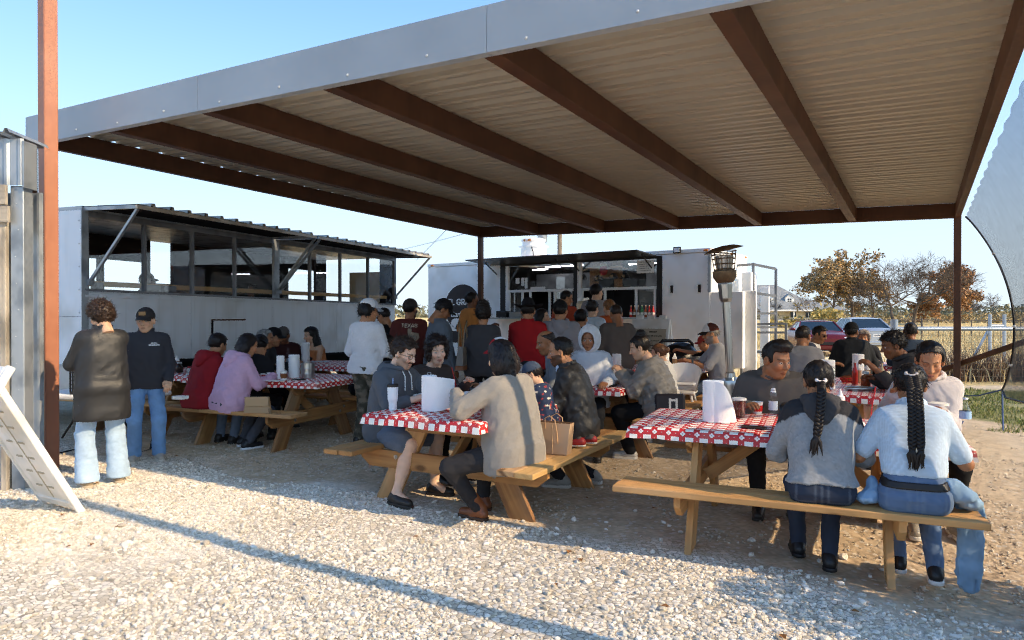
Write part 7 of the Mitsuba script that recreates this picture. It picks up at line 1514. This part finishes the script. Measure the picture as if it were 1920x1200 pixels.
for _ in range(3): q = q.subdivide()
q = on_back(q, TX); TX['add']('state_print', q, 'cloth_two', np.array(lin('#9a8a74')) * (.8 + .5 * nz3(q.vertices * 30)[:, None]))
who('man in a blue-grey denim shirt and black cap standing sideways in line', (-.93, 8.8), 25, s=1.01, g=1.2, head=(-15, -30, 0), lod=1, skin=SK['mid'], rh=(.24, .12, .82), top=dict(name='shirt', color='#5d656d', hem=.10, thick=.016, tall_collar=.02, loose=1.12), pants=dict(color='#26272b'), hat=dict(kind='cap', color='#1b1a1c'), hair=dict(kind='short'))
who('man in an orange T-shirt standing at the trailer logo', (-.69, 11.5), 40, s=1.04, g=1.0, head=(-20, 4, 0), z=.14, lod=1, skin=SK['brown'], rh=(.18, .34, 1.2), top=dict(color='#c98040', sleeve=.48, hem=.10), pants=dict(color='#55504a'), hair=dict(kind='short', color='#1a1614'))
BW = who('woman in a charcoal top with curly dark hair tied up, handbag on her shoulder', (-.36, 8.55), 84, s=.97, g=1.16, female=True, lod=1, skin=SK['tan'], rh=(.12, .30, 1.1), top=dict(name='sweater', color='#403f42', hem=.12, thick=.018), pants=dict(color=DK), hair=dict(kind='bun_curly', color='#1c1613', bun=(.0, -.045, .125), bunr=.078, thick=.020, freq=50))
t = thing('handbag', 'taupe shoulder handbag hanging beside the woman in charcoal', 'bag'); o = Fr((-.60, 8.42, .84), 80); P('bag_body', o, trimesh.convex.convex_hull(np.array([(-.19, -.05, 0), (.19, -.05, 0), (-.19, .05, 0), (.19, .05, 0), (-.13, -.03, .28), (.13, -.03, .28), (-.13, .03, .28), (.13, .03, .28)])), 'leather', t, 20, color='#6f665c'); P('base_trim', o, box(-.192, .192, -.053, .053, -.002, .06, .01), 'leather', t, False, color='#7a4a2c')
for s in (-1, 1): P('strap', o, tube([(-.11, s * .03, .27), (-.05, s * .035, .5), (0.0, s * .05, .60), (.05, s * .035, .5), (.11, s * .03, .27)], .008, 6), 'leather', t, True, color='#7d6a52')
RC = who('man in a red western shirt and black cowboy hat', (.20, 8.8), 82, s=1.0, g=1.14, head=(0, -6, 0), lod=1, skin=SK['tan'], lh=(-.16, .42, 1.30), rh=(.22, .26, 1.0), top=dict(name='shirt', color='#a01c20', hem=.08, thick=.014, tall_collar=.03), pants=dict(color='#23262c'), hat=dict(kind='cowboy', color='#17161a'), hair=dict(kind='short'))
who('woman with a pale face turned right, just right of the cowboy hat', (.42, 10.1), 30, s=.95, female=True, head=(-40, 0, 0), lod=2, skin=SK['light'], top=dict(color='#1d1c20'), pants=dict(color=DK), hair=dict(kind='bob', color='#1a1311', len=.1))
GH = who('man in a grey hooded sweatshirt and black cap standing in line', (.62, 8.9), 90, s=1.0, g=1.18, head=(-25, 0, 0), lod=1, skin=SK['tan'], top=dict(name='hoodie', color='#87868a', hood='down', thick=.024, hem=.12, loose=1.1), pants=dict(color=DK), hat=dict(kind='cap', color='#18181a'), hair=dict(kind='short'))
who('man in a rust red shirt and glasses at the serving window', (.90, 11.7), 55, s=1.0, head=(-50, -15, 0), z=.24, lod=2, skin=SK['tan'], top=dict(color='#a8452c'), pants=dict(color=DK), hair=dict(kind='short'), extras=(glasses(),))
who('young person in a black T-shirt with a round print, back turned', (.96, 9.65), 70, s=.94, head=(-15, 0, 0), lod=1, skin=SK['tan'], rh=(.20, .18, .98), top=dict(color='#161617', sleeve=.48, hem=.12), pants=dict(color='#1c1c20'), hair=dict(kind='short', color='#0f0c0c', thick=.018))
PB = who('girl in a pale blue shirt with her dark hair clipped up in a bun', (1.20, 10.35), 75, s=.98, female=True, z=.08, head=(-25, -5, 0), lod=1, skin=SK['light'], top=dict(color='#c3d2dd', sleeve=.5, hem=.10), pants=dict(color='#17181b'), hair=dict(kind='bun', color='#1a1210', bun=(0, -.07, .09), bunr=.05))
q = lathe([(.055, 0), (.068, 0)], 28); q.vertices = q.vertices[:, [0, 2, 1]] + [0, 0, -.06]; q = on_back(q, PB); PB['add']('round_print', q, 'cloth_two', np.tile(np.array(lin('#5a5a5e')), (len(q.vertices), 1)))
who('tall man in a light grey shirt standing highest at the serving window', (1.46, 12.0), 75, s=1.06, z=.26, head=(-40, 0, 0), lod=1, skin=SK['light'], top=dict(color='#9c9b9c', thick=.016), pants=dict(color=DK), hair=dict(kind='short', color='#120f0f', thick=.016))
who('woman with blond hair in an orange sweater', (1.52, 10.7), 100, s=.98, female=True, z=.10, head=(20, -10, 0), lod=1, skin=SK['light'], lh=(-.30, .16, 1.05), top=dict(color='#b5562c', hem=.1), pants=dict(color='#2a2c33'), hair=dict(kind='bun', color='#8a5f38', bun=(0, -.105, .0), bunr=.035))
who('man with cropped hair in a brown-grey T-shirt, standing last in line', (1.45, 9.5), 97, s=.98, g=1.12, head=(10, -18, 0), lod=1, skin=SK['mid'], rh=(.27, .06, .93), lh=(-.24, .20, 1.02), top=dict(color='#5f5750', sleeve=.50, hem=.12, loose=1.1, thick=.016), pants=dict(color='#1b1b1f'), hair=dict(kind='fade', color='#2a1f18', thick=.006))
# -- the table in the middle
YM = who('bearded young man in glasses, grey hooded sweatshirt and shorts', (-1.06, 5.90), -31, sit=True, lean=13, g=1.06, head=(5, -20, 0), lod=0, skin=SK['pale'], beard='#4a3322', stubble=.45, brow='#2a1c12', rh=(.16, .46, .84), lh=(-.16, .50, .86), rk='hold', lk='hold', elbow=.7, show_legs=True, feet=((.30, .34, 0), (-.12, .40, 0)), knees=((.1, 1, .3), None), top=dict(name='hoodie', color='#53575d', hood='down', thick=.020, sleeve=.80, hem=.12, loose=1.05), pants=dict(color='#5a6472', len=.40, loose=1.28), shoes=('#2b2622', '#2b2622'), hair=dict(kind='short_curly', color='#2c1f16', thick=.020, freq=40, line=.07), extras=(glasses('#2a1d14'),))
for s in (-1, 1): YM['add']('drawstring', tube([YM['neck'] + [s * .035, .065, .0], YM['neck'] + [s * .04, .115, -.07], YM['neck'] + [s * .045, .12, -.19]], .0042, 6), 'cloth', np.tile(np.array(lin('#e4e4e4')), (20, 1)))
who('smiling woman with dark curly hair in a brown top beside the bearded man', (-.80, 6.45), -45, sit=True, lean=12, g=1.02, female=True, head=(-22, -12, 6), lod=0, skin=SK['pale'], lip='#b5655c', rh=(.18, .40, .84), lh=(-.10, .46, .90), top=dict(color='#3d3431', thick=.018, collar=-.03, hem=.1), pants=dict(color=BLK), hair=dict(kind='curly', color='#1a1312', len=.12, thick=.024, freq=36, fringe=1), shoes=('#1a1a1c', '#8a8a8a'))
GS = who('woman in a beige sweater seated with her back to us, dark hair tied low', (.02, 4.98), 138, sit=True, lean=10, g=1.14, female=True, head=(-8, -12, 0), lod=0, skin=SK['light'], rh=(.22, .42, .84), lh=(-.20, .40, .92), elbow=1.1, feet=((.10, .42, 0), (-.10, .26, 0)), knees=(None, (-.9, .9, .2)), top=dict(name='sweater', color='#8a857e', thick=.022, hem=.16, skirt=.022, fold=.010, loose=1.1), pants=dict(color='#2d2c2e'), shoes=('#7a4628', '#3a2a20', 'boot'), hair=dict(kind='low_bun', color='#1e1614', thick=.016, tie_at=((0, -.100, -.112), '#b02a24')))
who('small child in a dark blue floral shirt and denim cap kneeling on the bench', (.28, 5.62), 160, sit=True, s=.62, lean=12, head=(10, -20, 0), hipz=.62, lod=0, skin=SK['light'], feet=((.07, -.36, .47), (-.07, -.30, .47)), knees=((.1, 1, -.8), (-.1, 1, -.8)), rh=(.10, .30, .84), lh=(-.10, .30, .84), top=dict(color='#26324c', sleeve=.5, hem=.05, thick=.012, paint=lambda col, loc, v: (lambda n, a: np.where((n > .74)[:, None], np.where((a > .5)[:, None], np.array(lin('#b5392c')), np.array(lin('#c9c4ba'))), col))(meshkit.noise(v * 55, 3), meshkit.noise(v * 21, 8))), pants=dict(color='#5f5a50', loose=1.1), shoes=('#a02a26', '#c9bfae'), hat=dict(kind='cap', color='#3a4658', back=False), hair=dict(kind='short', color='#1a1311'))
who('person in a red and white mesh cap past the middle table', (.10, 6.75), 195, sit=True, s=.92, lean=20, hipz=.58, head=(0, -14, 0), lod=1, skin=SK['tan'], top=dict(color='#9a9a9c', thick=.018), pants=dict(color='#4a4a50'), hat=dict(kind='cap', color='#b3272b', front='#b3272b', mesh='#d9dcde', brim='#b3272b'), hair=dict(kind='short'))
BJ = who('bearded man in a black rain jacket, side face turned left', (.60, 6.05), 165, sit=True, lean=14, g=1.10, head=(8, -10, 0), lod=0, skin=SK['tan'], beard='#1b1411', stubble=.1, lh=(-.12, .40, .84), rh=(.14, .40, .82), top=dict(name='jacket', color='#2b2a29', thick=.026, hem=.20, skirt=.02, slick=True, fold=.012, loose=1.1, tall_collar=.03), pants=dict(color='#26262a'), shoes=('#8f8c86', '#c0bdb6'), hair=dict(kind='short', color='#17120f', line=.095), feet=((.16, -.10, 0), (-.05, .15, 0)))
P_ = BJ; BJ['add']('shirt_collar', X(box(-.05, .05, .05, .10, -.06, .01, .01), lambda v: v + BJ['neck']), 'cloth', np.tile(np.array(lin('#b9c6d6')), (24, 1)))
who('young person in a white hood facing us behind the bearded man', (.86, 7.55), -104, sit=True, lean=5, s=.98, head=(-5, -6, 0), lod=1, skin=SK['mid'], hipz=.60, top=dict(name='hoodie', color='#c3c8cf', thick=.022, hem=.1), pants=dict(color=DK), hat=dict(kind='hood', color='#ced2d6'), hair=None)
who('old man with a lined tanned face, half hidden left of the bearded man', (.56, 7.35), 180, sit=True, lean=16, head=(20, -15, 0), hipz=.58, lod=1, skin=SK['mid'], top=dict(color='#6a7078', thick=.018), pants=dict(color=DK), hair=dict(kind='bald', color='#2b2320'))
PW = who('woman in a grey puffer jacket eating from a bowl, hair in a bun', (1.58, 7.22), 158, sit=True, lean=20, g=1.24, female=True, head=(10, -18, 0), lod=0, skin=SK['light'], rh=(.05, .42, .90), lh=(-.12, .42, .90), rk='hold', lk='hold', feet=((.10, .22, 0), (-.10, .32, 0)), knees=((.4, 1, .1), None), top=dict(name='puffer_jacket', color='#7d7871', kind='puffer', slick=True, fold=.012, thick=.030, hem=.16, skirt=.02, loose=1.22), pants=dict(color='#121214', loose=1.25), shoes=('#b9b2a6', '#cfc9bd'), hair=dict(kind='bun', color='#1a1411', bun=(0, -.055, .135), bunr=.050))
t = thing('crossbody_bag', 'black crossbody bag with white stripes worn by the puffer jacket woman', 'bag'); o = Fr((1.60, 6.98, .52), -12); P('bag_body', o, box(-.15, .15, -.05, .05, 0, .19, .02), 'leather', t, False, color='#26242a')
for x in (-.01, .055): P('white_stripe', o, box(x, x + .022, -.054, -.051, -.0, .15), 'leather', t, False, color='#cfccc8')
P('white_stripe', o, box(-.01, .077, -.0545, -.0515, .12, .14), 'leather', t, False, color='#cfccc8')
who('little girl with a light brown ponytail and white shirt behind the puffer jacket', (1.80, 7.98), 150, sit=True, s=.74, lean=8, female=True, hipz=.58, head=(10, -15, 0), lod=1, skin=SK['light'], top=dict(color='#d8d5cf', sleeve=.6, hem=.1), pants=dict(color='#b5b8c0'), shoes=('#d5d5d5', '#dcdcdc'), hair=dict(kind='bun', color='#5a3c28', bun=(0, -.11, .02), bunr=.05, tie_at=((0, -.07, .085), '#d8d0d8')))
GB = who('grey bearded man in a brown and white cap and grey T-shirt facing left', (2.86, 9.42), 172, sit=True, lean=10, g=1.05, head=(5, -10, 0), hipz=.60, lod=1, skin=SK['tan'], beard='#8a8580', stubble=.1, lh=(-.14, .44, .88), rh=(.02, .48, .88), lk='hold', rk='hold', top=dict(color='#a3a3a6', sleeve=.48, hem=.12), pants=dict(color='#5a6a80'), hat=dict(kind='cap', color='#5a2f24', front='#d8d4cf', brim='#2a2120'), hair=dict(kind='short', color='#5a5652', grey=.6))
GB['add']('wrist_watch', tube([GB['J'][-1][2] + (GB['J'][-1][1] - GB['J'][-1][2]) * .18 + np.array([math.cos(a) * .034, 0.0, math.sin(a) * .034]) for a in np.linspace(0, 2 * np.pi, 13)], .010, 6), 'leather', np.tile(np.array(lin('#3a4a5a')), (13 * 6 + 2, 1)))
who('child in a red cap and black sleeves reaching left behind the bearded man', (3.02, 10.15), 178, sit=True, s=.82, lean=18, hipz=.58, head=(0, -12, 0), lod=1, skin=SK['tan'], rh=(.10, .62, 1.0), rk='hold', top=dict(color='#18181a'), pants=dict(color=DK), hat=dict(kind='cap', color='#a83a30'), hair=dict(kind='short'))
# -- the right hand tables
BO = who('boy with short cropped hair and a dark jacket, frowning to the right', (2.07, 5.50), -105, sit=True, lean=20, g=1.22, head=(38, -14, 0), lod=0, skin=SK['mid'], headsize=1.08, rh=(.20, .30, .80), lh=(-.20, .34, .80), top=dict(name='jacket', color='#57524d', thick=.030, hood='down', hem=.1, loose=1.15), pants=dict(color=DK), hair=dict(kind='fade', color='#15100e', quiff=True, thick=.016, freq=48))
FG = who('girl in a grey fleece hooded jacket with one long braid, back to us', seat('T5', .20, -1), 70, sit=True, s=.93, hipz=.525, lean=19, g=.98, female=True, head=(4, -14, 0), lod=0, skin=SK['mid'], rh=(.17, .36, .80), lh=(-.17, .36, .79), elbow=.35, feet=((.06, .20, 0), (-.10, .40, 0)), knees=((0.05, 1, .1), None), shoes=('#17171a', '#17171a'),
    top=dict(name='fleece', color='#8a8d90', fleece=True, hood='down', hood_color='#38383b', thick=.022, hem=-.02, loose=1.08, fold=.009, paint=lambda col, loc, v: np.where(((loc[:, 2] > .095 - .30 * np.abs(loc[:, 0])) & (loc[:, 2] > .02) & (loc[:, 1] < .2))[:, None], np.array(lin('#2c2c2f')), col)), pants=dict(name='jeans', color='#2b3342', denim=.3, paint=JEAN),
    hair=dict(kind='braid', color='#17110f', thick=.012, braids=[(((.0, -.112, -.022), (.0, -.01, 1.07), (-.01, -.075, .97), (-.035, -.115, .80)), .026, 6)], ties=[((0, -.116, -.012), .026)]))
BG = who('girl in a pale blue ribbed shirt with two twisted braids, back to us', seat('T5', .66, -1), 66, sit=True, s=.92, hipz=.525, lean=18, g=1.0, female=True, head=(-2, -16, 0), lod=0, skin=SK['mid'], rh=(.17, .30, .80), lh=(-.18, .30, .80), elbow=.5, feet=((.13, .22, 0), (-.04, .34, 0)), knees=((0.05, 1, .1), (-.05, 1, .1)), shoes=('#19191b', '#d2d0cc'),
    top=dict(name='ribbed_shirt', color='#b9cbdb', sleeve=.40, hem=-.115, thick=.012, tall_collar=.03, fold=.005, paint=lambda col, loc, v: col * (1 - .13 * (np.sin(loc[:, 0] * 2 * np.pi / .011) > .2))[:, None]), pants=dict(name='jeans', color='#566a86', denim=.6, belt='#1c1613', paint=JEAN),
    hair=dict(kind='two_braids', color='#120e0d', thick=.012, tie='#a8a4a4', braids=[(((-.020, -.115, .035), (-.016, -.01, 1.10), (-.014, -.055, .97), (-.020, -.100, .76)), .024, 8), (((.020, -.115, .035), (.016, -.01, 1.10), (.018, -.055, .97), (.020, -.100, .76)), .024, 8)], ties=[((0, -.118, .045), .028)]))
# denim jacket tied round her waist
def fj(p, left=False):
    q = (p - BG['W'].o) @ BG['W'].R; d = None
    for c, r in ((((-.20, .03, .54), (.03, .05, .06)), ((-.23, -.02, .49), (.05, .05, .03))) if left else (((.17, .0, .59), (.05, .05, .04)), ((.22, .03, .545), (.07, .06, .04)), ((.27, .09, .49), (.06, .07, .030)), ((.285, .15, .42), (.06, .025, .08)), ((.285, .15, .24), (.062, .020, .20)), ((.275, .14, .07), (.055, .020, .07)))):
        e = ell(q, c, r); d = e if d is None else smin(d, e, .05)
    return d + ripple(p, 3, .012, (26, 26, 7))
b = BG['W']((0, 0, .3)); lo_, hi_ = b - [.6, .6, .4], b + [.6, .6, .45]
m = nets(fj, lo_, hi_, .010, pad=.02); k = put('denim_jacket', m, 'cloth', smooth=True, color=np.array(lin('#7d9ab5')) * (.7 + .6 * meshkit.fbm(m.vertices * 14, 3, 2)[:, None])); say(k, 'faded denim jacket tied round the blue shirt girl\'s waist', 'jacket')
m = nets(lambda p: fj(p, True), lo_, hi_, .010, pad=.02); put('sleeve', m, 'cloth', k, smooth=True, color=np.array(lin('#7d9ab5')) * (.7 + .6 * meshkit.fbm(m.vertices * 14, 3, 2)[:, None]))
LG_ = who('girl in a pale grey hooded sweatshirt with centre-parted hair, eyes lowered', (3.06, 5.10), -112, sit=True, lean=14, female=True, head=(-4, -24, 0), lod=0, skin=SK['tan'], headsize=1.05, lid=1.0, lip='#a0625a', rh=(.22, .12, .92), lh=(-.02, .40, .84), top=dict(name='hoodie', color='#b9b2b0', hood='down', thick=.022, hem=.1, loose=1.12), pants=dict(color='#141416'), hair=dict(kind='part', color='#15100e', thick=.010, line=.082), shoes=('#8a8274', '#c9c2b4'), feet=((.12, .42, 0), (-.12, .36, 0)))
MM = who('man with curly hair and a moustache reaching out for a bottle', (4.02, 6.72), 166, sit=True, lean=24, g=1.05, head=(5, -16, 0), lod=0, skin=SK['brown'], hipz=.60, beard='#15100d', stubble=1.0, rh=(.10, .42, .86), lh=(-.20, .50, 1.0), lk='hold', top=dict(name='jacket', color='#3a3838', thick=.024, hood='down', hem=.1), pants=dict(color=DK), hair=dict(kind='short_curly', color='#15100e', thick=.020, freq=44, line=.06))
BC = who('man in a black jacket and black cap, back turned to us', (4.98, 10.05), 75, sit=True, lean=14, g=1.18, head=(-35, 0, 0), lod=1, skin=SK['mid'], hipz=.62, rh=(.30, .34, .84), top=dict(name='jacket', color='#1d2024', thick=.026, hem=.1, tall_collar=.03), pants=dict(color=DK), hat=dict(kind='cap', color='#151517'), hair=dict(kind='short'))
who('man with short hair in a grey shirt, the back of his head to us', (3.50, 8.35), 60, sit=True, lean=12, g=1.05, head=(-20, -8, 0), lod=1, skin=SK['mid'], hipz=.60, top=dict(color='#8a8a8c', thick=.018), pants=dict(color=DK), hair=dict(kind='fade', color='#201814', thick=.008))
who('man in dark sunglasses and a white vest looking down', (4.42, 10.35), -35, sit=True, lean=14, g=1.02, head=(-10, -16, 0), lod=1, skin=SK['mid'], hipz=.58, top=dict(color='#dcd6cc', thick=.016, paint=lambda col, loc, v: np.where((np.abs(loc[:, 0]) > .13)[:, None], np.array(lin('#3a4252')), col)), pants=dict(color=DK), hair=dict(kind='fade', color='#15110f'), extras=(glasses('#121214', True),))
who('dark haired man in a navy shirt, back to us, at the fence side', (5.80, 10.0), 70, sit=True, lean=6, head=(-10, 0, 0), lod=1, skin=SK['brown'], hipz=.62, top=dict(color='#2c3a4c', thick=.018), pants=dict(color=DK), hair=dict(kind='short', color='#120f0e'))
who('person with curly grey hair half hidden behind the moustached man', (5.62, 11.0), -120, sit=True, lean=10, s=.95, head=(0, -10, 0), lod=2, skin=SK['tan'], top=dict(color='#23252b'), pants=dict(color=DK), hair=dict(kind='curly', color='#8a8078', len=.02, thick=.016))
# -- inside the grey trailer
LT = Fr((-5.6, 9.0, 0)); LT.R = np.stack([[.355, .935, 0], [-.935, .355, 0], [0, 0, 1]], 1)
p = LT((1.95, 1.15, 0)); who('person in a brimmed cap sitting inside the dark dining trailer', p[:2], 10, sit=True, z=.80, hipz=.60, lod=2, skin=SK['brown'], top=dict(color='#1c1b1c'), pants=dict(color=DK), hat=dict(kind='cap', color='#161616'), hair=dict(kind='short'), beard='#15100d')
p = LT((2.45, 1.6, 0)); who('second person facing the capped one inside the dark trailer', p[:2], 190, sit=True, z=.80, hipz=.56, lod=2, skin=SK['brown'], top=dict(color='#202022'), pants=dict(color=DK), hair=dict(kind='short'))
p = LT((4.15, .75, 0)); who('long haired person sitting at the middle trailer window', p[:2], -120, sit=True, z=.80, hipz=.52, lean=12, female=True, lod=2, skin=SK['brown'], top=dict(color='#222024'), pants=dict(color=DK), hair=dict(kind='long', color='#0f0c0c', len=.25))
# the red thing in the first woman's hands
crumple('red_bag', 'crumpled red bag in the olive jacket woman\'s hands', (-3.86, 6.36), 1.10, .10, '#b3262c', (1.3, .7, .55), 14, cat_='bag')
slab('paper_pad', 'white pad sticking out beside the boy\'s hip', (-3.42, 7.10), .64, .13, .10, .035, -20, '#d8d8d4', cat_='pad')
